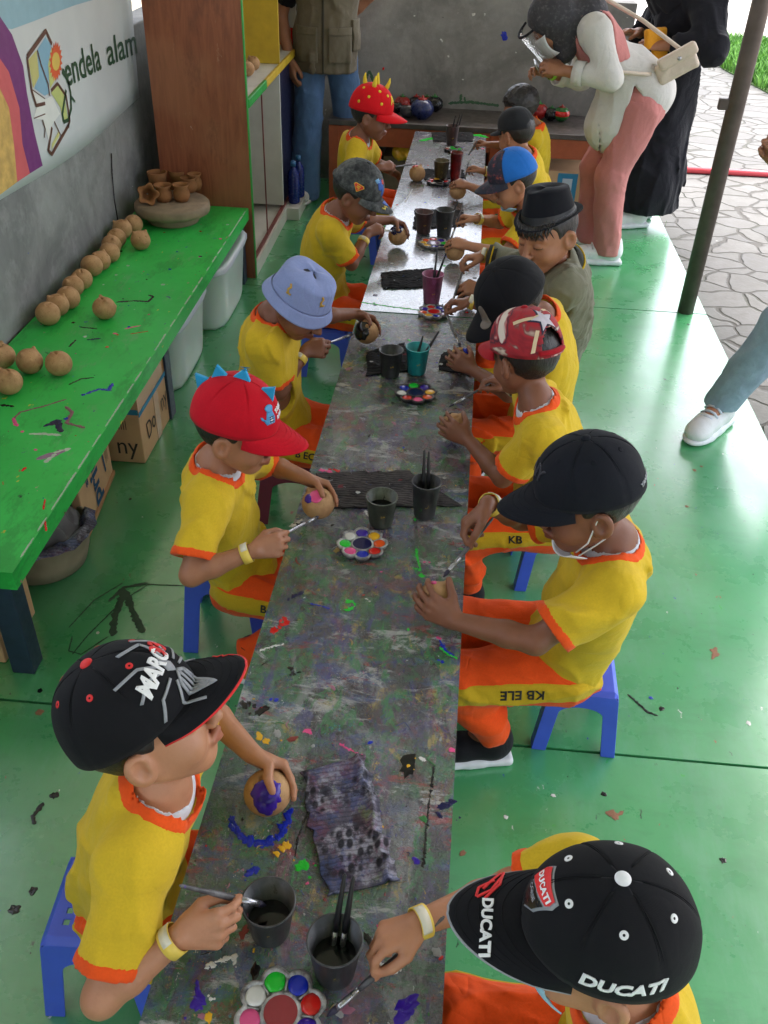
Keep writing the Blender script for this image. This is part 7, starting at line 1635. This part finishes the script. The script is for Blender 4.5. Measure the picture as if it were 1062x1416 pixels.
def vest_piece(nm, w, hgt, O, mat, th): part(nm, wrap((lambda g: (g[0], g[1]))(grid(lambda u, v: ((u-.5)*w, (v-.5)*hgt, 0), 14, 14)), A3(*O), (O[3] if len(O) > 3 else .1, -1, .0), (0, 0, 1), bv, .002), mat, ve, solid=th, offset=1)
for dx in (-.09, .1):
    part('pocket', wrap(grid(lambda u, v: ((u-.5)*.13, (v-.5)*.15, 0), 14, 14), A3(x0+dx, y0-.15, .87), A3(dx*2, -1, 0), (0, 0, 1), bv, .002), vm, ve, solid=.008, offset=1)
    part('pocket_flap', wrap(grid(lambda u, v: ((u-.5)*.135, (v-.5)*.04, 0), 14, 6), A3(x0+dx, y0-.15, .955), A3(dx*2, -1, 0), (0, 0, 1), bv, .010), vm, ve, solid=.005, offset=1)
part('pocket', wrap(grid(lambda u, v: ((u-.5)*.08, (v-.5)*.16, 0), 12, 14), A3(x0+.18, y0-.05, .93), (1, -.35, 0), (0, 0, 1), bv, .002), vm, ve, solid=.012, offset=1)
part('zip', wrap(line_vf([(0, .2), (0, -.27)], .012), A3(x0+.005, y0-.15, 1.0), (0.05, -1, 0), (0, 0, 1), bv, .002), fabric('dark_zip', lin(64, 60, 52)), ve, solid=.002, offset=1)
part('badge', wrap(text_vf('JENDELA', .022, .02), A3(x0-.06, y0-.15, 1.12), (-.1, -1, 0), (0, 0, 1), bv, .003), simple('green_thread', lin(50, 120, 70), .7), ve, solid=.001, offset=1)
jp = [('u', ell((x0, y0, .86), (.150, .115, .13)), 0)]
for sd, (hip, kn, an, fd) in k['legs'].items(): jp += [('u', seg(hip, kn, .100, .082), .03), ('u', seg(kn, A3(an[0]+(.03 if sd > 0 else -.03), an[1]-.03, .01), .082, .115), .012)]
je = garment(k, 'jeans', jp, denim, wr=(.012, 8), seed=6, cuts=[('i', half((0, 0, .012), (0, 0, -1)), 0)])
solo('cigarette_pen', tube([k['hands']['R']['pinch']+A3(.0, 0, .02), k['hands']['R']['pinch']+A3(-.01, -.02, -.07)], [.0035, .003], 8), M['band_w'], 'short pale stick held in the hand of the woman in jeans', 'stick')
# ---- bending woman in white blouse and pink trousers
px_, py_ = .89, 5.0
k = adult('W2', 'woman in white blouse and pink trousers bending to photograph the boys', A3(.82, 4.98, 0), (.40, 4.90, 1.145), 186, 48, 0, (.53, 4.93, 1.175), (px_, py_, .80), (.60, 4.80, 1.13), (.60, 5.08, 1.12),
          dict(R=dict(w=(.435, 5.04, .90), f=(-.9, -.25, .25), d=(.2, .6, .75), pose='phone', e=(.60, 5.14, .86), s=1.2), L=dict(w=(.475, 4.80, .955), f=(-.93, .15, .2), d=(.2, -.75, .65), pose='phone', e=(.69, 4.72, .945), s=1.2)),
          {1: ((.80, 4.88, .45), (.845, 4.87, .085), (-1, -.05, 0)), -1: ((.74, 5.05, .45), (.77, 5.05, .085), (-1, .1, 0))}, (-1, -.05, 0), 3, 1.06, wide=.86)
white = fabric('white_blouse', lin(206, 202, 196), .04, 600, .8); pink = fabric('dusty_pink_cloth', lin(196, 126, 122), .06, 600, .85)
tp = torso_prims(k['J'], .016, 1.28, .07)[0]+[('u', seg((.83, 4.99, .92), (.775, 4.985, .68), .13, .14), .06), ('u', ell((.93, 5.0, .84), (.135, .165, .13)), .06)]
sl = []
for n in 'RL':
    S, E, W = k['arms'][n]; sl += [('u', seg(S, E, .066, .056), .04), ('u', seg(E, E+(W-E)*.72, .055, .046), .02)]
cut = [('s', ell(k['J']['N']+A3(-.06, 0, .03), (.08, .075, .08)), 0), ('i', half((.84, 5, .585), (.62, 0, -1)), 0)]+[('s', beyond(k['arms'][n][1]+(k['arms'][n][2]-k['arms'][n][1])*.70, k['arms'][n][2]-k['arms'][n][1], .08, .2), 0) for n in 'RL']+[('s', (None, None, lambda x, y, z: np.maximum(np.maximum(-(x-.83)*.996+(z-.90)*.083, (x-.83)*.707+(z-.90)*.707), y-4.93)), .0), ('s', (None, None, lambda x, y, z: np.maximum(np.maximum(-(x-.69)-(z-.74)*.2, (x-.69)+(z-.74)*.25)+0*y, z-.74)), .0)]
bl = garment(k, 'blouse', tp+sl, white, wr=(.006, 9), seed=11, cuts=cut)
for n in 'RL':
    S, E, W = k['arms'][n]; part('cuff', ring_vf(E+(W-E)*.66, W-E, .050, .05, 30, .006, .94), white, bl)
pt = torso_prims(k['J'], .030, 1.28, .07)[0]
garment(k, 'pink_top', pt, pink, wr=(.004, 8), seed=12, cuts=[('i', half((.68, 5, .98), (.3, 0, -1)), 0), ('i', half((.80, 5, 1.0), (1, 0, .45)), 0), ('s', seg(k['J']['SL'], k['arms']['L'][1], .092, .08), .005), ('s', seg(k['J']['SR'], k['arms']['R'][1], .092, .08), .005), ('s', ell(k['J']['N']+A3(-.06, 0, .03), (.085, .08, .085)), 0)])
pp = [('u', ell((px_, py_, .80), (.150, .165, .13)), 0)]
for sd, (hip, kn, an, fd) in k['legs'].items(): pp += [('u', seg(hip, kn, .108, .080), .045), ('u', seg(kn, A3(an[0], an[1], .06), .080, .074), .03)]
garment(k, 'trousers', pp, pink, wr=(.008, 9), seed=14, cuts=[('i', half((0, 0, .055), (0, 0, -1)), 0)])
t = NT('patterned_hijab'); hj = t.ramp(t.noise(60, 3, .6), (.48, lin(54, 52, 56)), (.6, lin(66, 64, 67)), (.68, lin(86, 83, 84))); hj_m = t.out(hj, .8, t.bump(t.noise(30, 3), .3, .004))
q = L_(k['Hc'], k['Rh'], 1.1)
hp = [('u', ell(q((-.016, 0, .022)), (.115, .098, .105), k['Rh']), 0), ('u', seg(q((-.03, 0, -.04)), k['J']['N']+A3(.03, 0, -.0), .092, .105), .05), ('u', seg(q((0, 0, -.10)), k['J']['N']+A3(-.06, -.02, -.14), .075, .07), .05)]
garment(k, 'hijab', hp, hj_m, h=.006, wr=(.005, 10), seed=15, cuts=[('s', ell(q((.085, 0, -.026)), (.062, .058, .084), k['Rh']), .01)])
part('face_mask', grid(lambda u, v: q((.044+.070*math.cos((u-.5)*2.4)-.016*(2*v-1)**2, .070*math.sin((u-.5)*2.4), .0-.100*v)), 22, 12), M['mask'], k['root'], solid=.002)
gt = NT('clear_visor'); gt.out((1, 1, 1), .03, None, Transmission_Weight=1.0, IOR=1.1, Alpha=.35)
vs_ = part('face_shield', grid(lambda u, v: q((.03+.105*math.cos((u-.5)*2.2), .115*math.sin((u-.5)*2.2), .055-.20*v)), 26, 10), gt.m, k['root'], solid=.0015); part('headband', tube([q((.03+.107*math.cos(a), .117*math.sin(a), .058)) for a in np.linspace(-1.1, 1.1, 20)], .006, 8), M['rag_black'], vs_)
ph = (k['hands']['R']['L']((.085, .02, -.03))+k['hands']['L']['L']((.085, .02, -.03)))/2
t_ = thing('phone', 'phone in a clear case held out by the bending woman', 'phone', ph); Rp = frame((-.75, 0, -.6), (0, 0, 1))
part('phone_body', (lambda b: (b[0]@Rp.T+ph, b[1]))(box((0, 0, 0), (.009, .15, .074))), simple('phone_pale', lin(150, 142, 128), .25), t_, smooth=False, bevel=.004); part('screen', (lambda b: (b[0]@Rp.T+ph, b[1]))(box((-.0052, 0, 0), (.001, .142, .067))), M['black'], t_, smooth=False)
part('camera_ring', lathe([(.008, 0), (.009, .003), (.004, .003)], ph+Rp@A3(.0046, .055, .02), 16, Rp[:, [1, 2, 0]]), M['black'], t_)
wristb = ring_vf(k['arms']['R'][1]+(k['arms']['R'][2]-k['arms']['R'][1])*.93, k['arms']['R'][2]-k['arms']['R'][1], .031, .02, 30, .002); part('wristband', wristb, simple('lime_band', lin(150, 200, 60), .5), k['root'])
bg_m = fabric('cream_bag', lin(206, 190, 172), .05, 300, .6); bc = A3(1.02, 4.89, .985)
t_ = thing('shoulder_bag', 'small cream shoulder bag on the back of the bending woman', 'bag', bc-A3(0, 0, .07)); Rb = frame((.75, -.2, .5))
part('bag_body', sdf([('u', rbx(bc, (.10, .035, .05), .02, Rb@rotz(.2)), 0)], .007, lambda g: g.wrinkle(.006, 16, 4)).mesh(), bg_m, t_); part('flap', sdf([('u', rbx(bc+Rb@A3(.02, -.01, .04), (.094, .04, .028), .015, Rb@rotz(.2)), 0)], .007).mesh(), bg_m, t_)
part('clasp', ell_mesh(bc+Rb@A3(.03, -.048, .03), (.01, .006, .01)), M['ferrule'], t_); part('strap', tube([bc+Rb@A3(-.11, -.02, .02), A3(.86, 4.82, .955), A3(.74, 4.80, .96), A3(.58, 4.83, 1.07), A3(.5, 4.92, 1.24), A3(.62, 5.05, 1.25), A3(.85, 5.06, 1.15), bc+Rb@A3(.05, .05, .03)], .010, 8), bg_m, t_)
# ---- woman in black
x0, y0 = 1.13, 5.60
k = adult('W3', 'woman in long black robe holding a yellow pouch near the end wall', A3(x0, y0, 0), (x0-.02, y0, 1.46), 215, 25, 0, (x0, y0, 1.31), (x0, y0, .86), (x0+.08, y0-.155, 1.25), (x0-.03, y0+.165, 1.25),
          dict(R=dict(w=(x0-.20, y0+.02, 1.02), f=(-.9, -.4, .1), d=(.1, .3, .9), pose='phone', hint=(.3, .9, -.6)), L=dict(w=(x0-.10, y0-.24, 1.0), f=(-.9, .2, .1), d=(.1, -.4, .9), pose='phone', hint=(.6, -.6, -.6))),
          {1: ((x0-.06, y0-.09, .46), (x0-.05, y0-.09, .085), (-1, -.3, 0)), -1: ((x0-.02, y0+.09, .46), (x0, y0+.09, .085), (-1, -.2, 0))}, (-1, -.15, 0), 3, 1.1)
rb = fabric('black_robe', lin(30, 30, 36), .08, 500, .85)
rp = torso_prims(k['J'], .040, 1.28, .07)[0]+[('u', seg((x0, y0, .86), (x0, y0, .12), .165, .215), .06)]
for n in 'RL':
    S, E, W = k['arms'][n]; rp += [('u', seg(S, E, .085, .085), .04), ('u', seg(E, E+(W-E)*.82, .085, .06), .03)]
garment(k, 'robe', rp, rb, h=.009, wr=(.026, 6), seed=22, cuts=[('i', half((0, 0, .10), (0, 0, -1)), 0)]+[('s', beyond(k['arms'][n][1]+(k['arms'][n][2]-k['arms'][n][1])*.84, k['arms'][n][2]-k['arms'][n][1], .1, .2), 0) for n in 'RL'])
q = L_(k['Hc'], k['Rh'], 1.1); garment(k, 'hijab', [('u', ell(q((-.016, 0, .022)), (.115, .098, .105), k['Rh']), 0), ('u', seg(q((-.02, 0, -.06)), k['J']['N'], .095, .13), .05), ('u', ell(k['J']['N']-A3(.04, 0, .08), (.16, .19, .14)), .05)], rb, wr=(.014, 10), seed=23, cuts=[('s', ell(q((.085, 0, -.02)), (.06, .055, .088), k['Rh']), .01)])
ph = k['hands']['L']['L']((.06, .01, -.03)); t_ = thing('yellow_pouch', 'yellow cloth pouch held by the woman in black', 'pouch', ph)
part('pouch_body', sdf([('u', rbx(ph+A3(.03, -.02, .05), (.02, .075, .05), .015, frame((.6, -.8, .2))), 0), ('u', rbx(ph+A3(.07, 0, -.06), (.018, .055, .07), .015, frame((.6, -.8, .1))), .02)], .007, lambda g: g.wrinkle(.008, 16, 5)).mesh(), fabric('yellow_canvas', lin(222, 152, 42), .08), t_)
# ---- person at the right edge with a phone
x0, y0 = 1.50, 3.12
k = adult('W4', 'person in blue jeans and chunky white sneakers at the right picture edge', A3(x0, y0, 0), (1.44, 3.0, 1.49), 190, 22, 0, (1.46, 3.04, 1.35), (1.52, 3.12, .86), (1.42, 2.88, 1.28), (1.44, 3.22, 1.28),
          dict(R=dict(w=(1.045, 3.14, 1.01), f=(-.6, -.2, .7), d=(-.2, .9, .3), pose='phone', hint=(.4, .9, -.6)), L=dict(w=(1.06, 2.96, .98), f=(-.5, .25, .8), d=(-.3, -.9, .1), pose='phone', hint=(.4, -.8, -.8))),
          {1: ((1.22, 3.13, .46), (1.085, 3.16, .11), (-.62, -.78, 0)), -1: ((1.58, 3.30, .45), (1.62, 3.30, .085), (-1, -.2, 0))}, (-1, -.2, 0), 3, 1.12, .008)
gj = fabric('grey_jacket', lin(110, 120, 118), .08); tp = torso_prims(k['J'], .03, 1.28, .07)[0]; sl = []
for n in 'RL': S, E, W = k['arms'][n]; sl += [('u', seg(S, E, .07, .062), .04), ('u', seg(E, E+(W-E)*.85, .06, .048), .02)]
garment(k, 'jacket', tp+sl, gj, wr=(.016, 8), seed=31, cuts=[('s', ell(k['J']['N']+A3(0, 0, .05), (.075, .075, .08)), 0)]+[('s', beyond(k['arms'][n][1]+(k['arms'][n][2]-k['arms'][n][1])*.84, k['arms'][n][2]-k['arms'][n][1], .08, .2), 0) for n in 'RL'])
pp = [('u', ell((1.52, 3.12, .86), (.145, .16, .13)), 0)]
for sd, (hip, kn, an, fd) in k['legs'].items(): pp += [('u', seg(hip, kn, .108, .085), .045), ('u', seg(kn, A3(an[0], an[1], .11), .085, .066), .03)]
jn = garment(k, 'jeans', pp, denim_d, h=.007, wr=(.010, 10), seed=33, cuts=[('i', half((0, 0, .10), (0, 0, -1)), 0)])
ph = (k['hands']['R']['L']((.085, .02, -.03))+k['hands']['L']['L']((.085, .02, -.03)))/2+A3(0, 0, .03)
t_ = thing('phone', 'phone held up by the person at the right picture edge', 'phone', ph); Rp = frame((-.8, 0, -.25), (0, 0, 1)); part('phone_body', (lambda b: (b[0]@Rp.T+ph, b[1]))(box((0, 0, 0), (.009, .075, .155))), simple('phone_grey', lin(120, 112, 100), .3), t_, smooth=False, bevel=.004); part('screen', (lambda b: (b[0]@Rp.T+ph, b[1]))(box((.0052, 0, 0), (.001, .068, .146))), M['black'], t_, smooth=False)
EXPO = 2.35
# ================================================================== light
w = bpy.data.worlds.new('World'); scn.world = w; w.use_nodes = True; nt = w.node_tree; bg = nt.nodes['Background']
sk = nt.nodes.new('ShaderNodeTexSky'); sk.sky_type = 'NISHITA'; sk.sun_disc = False
SUN_EL, SUN_AZ = math.radians(62), math.radians(38)      # azimuth measured from +Y towards +X
sk.sun_elevation = SUN_EL; sk.sun_rotation = SUN_AZ; sk.air_density = 1.; sk.dust_density = 4.; sk.ozone_density = 1.
hs = nt.nodes.new('ShaderNodeHueSaturation'); hs.inputs['Saturation'].default_value = .5
nt.links.new(sk.outputs[0], hs.inputs['Color']); nt.links.new(hs.outputs[0], bg.inputs[0]); bg.inputs[1].default_value = .15
sl = bpy.data.lights.new('sun', 'SUN'); sl.energy = .8; sl.angle = math.radians(25); sl.color = (1, .985, .96)
so = bpy.data.objects.new('sun', sl); COL.objects.link(so)
d = Vector((math.sin(SUN_AZ)*math.cos(SUN_EL), math.cos(SUN_AZ)*math.cos(SUN_EL), math.sin(SUN_EL)))
so.rotation_euler = d.to_track_quat('Z', 'Y').to_euler(); so.location = (6, 6, 9)
vs = scn.view_settings; vs.view_transform = 'Standard'; vs.look = 'None'; vs.gamma = 1; vs.exposure = EXPO
scn.cycles.max_bounces = 6; scn.cycles.diffuse_bounces = 4; scn.cycles.glossy_bounces = 3; scn.cycles.caustics_reflective = False; scn.cycles.caustics_refractive = False
for o in list(bpy.data.objects):
    if '_b' in o.keys(): del o['_b']
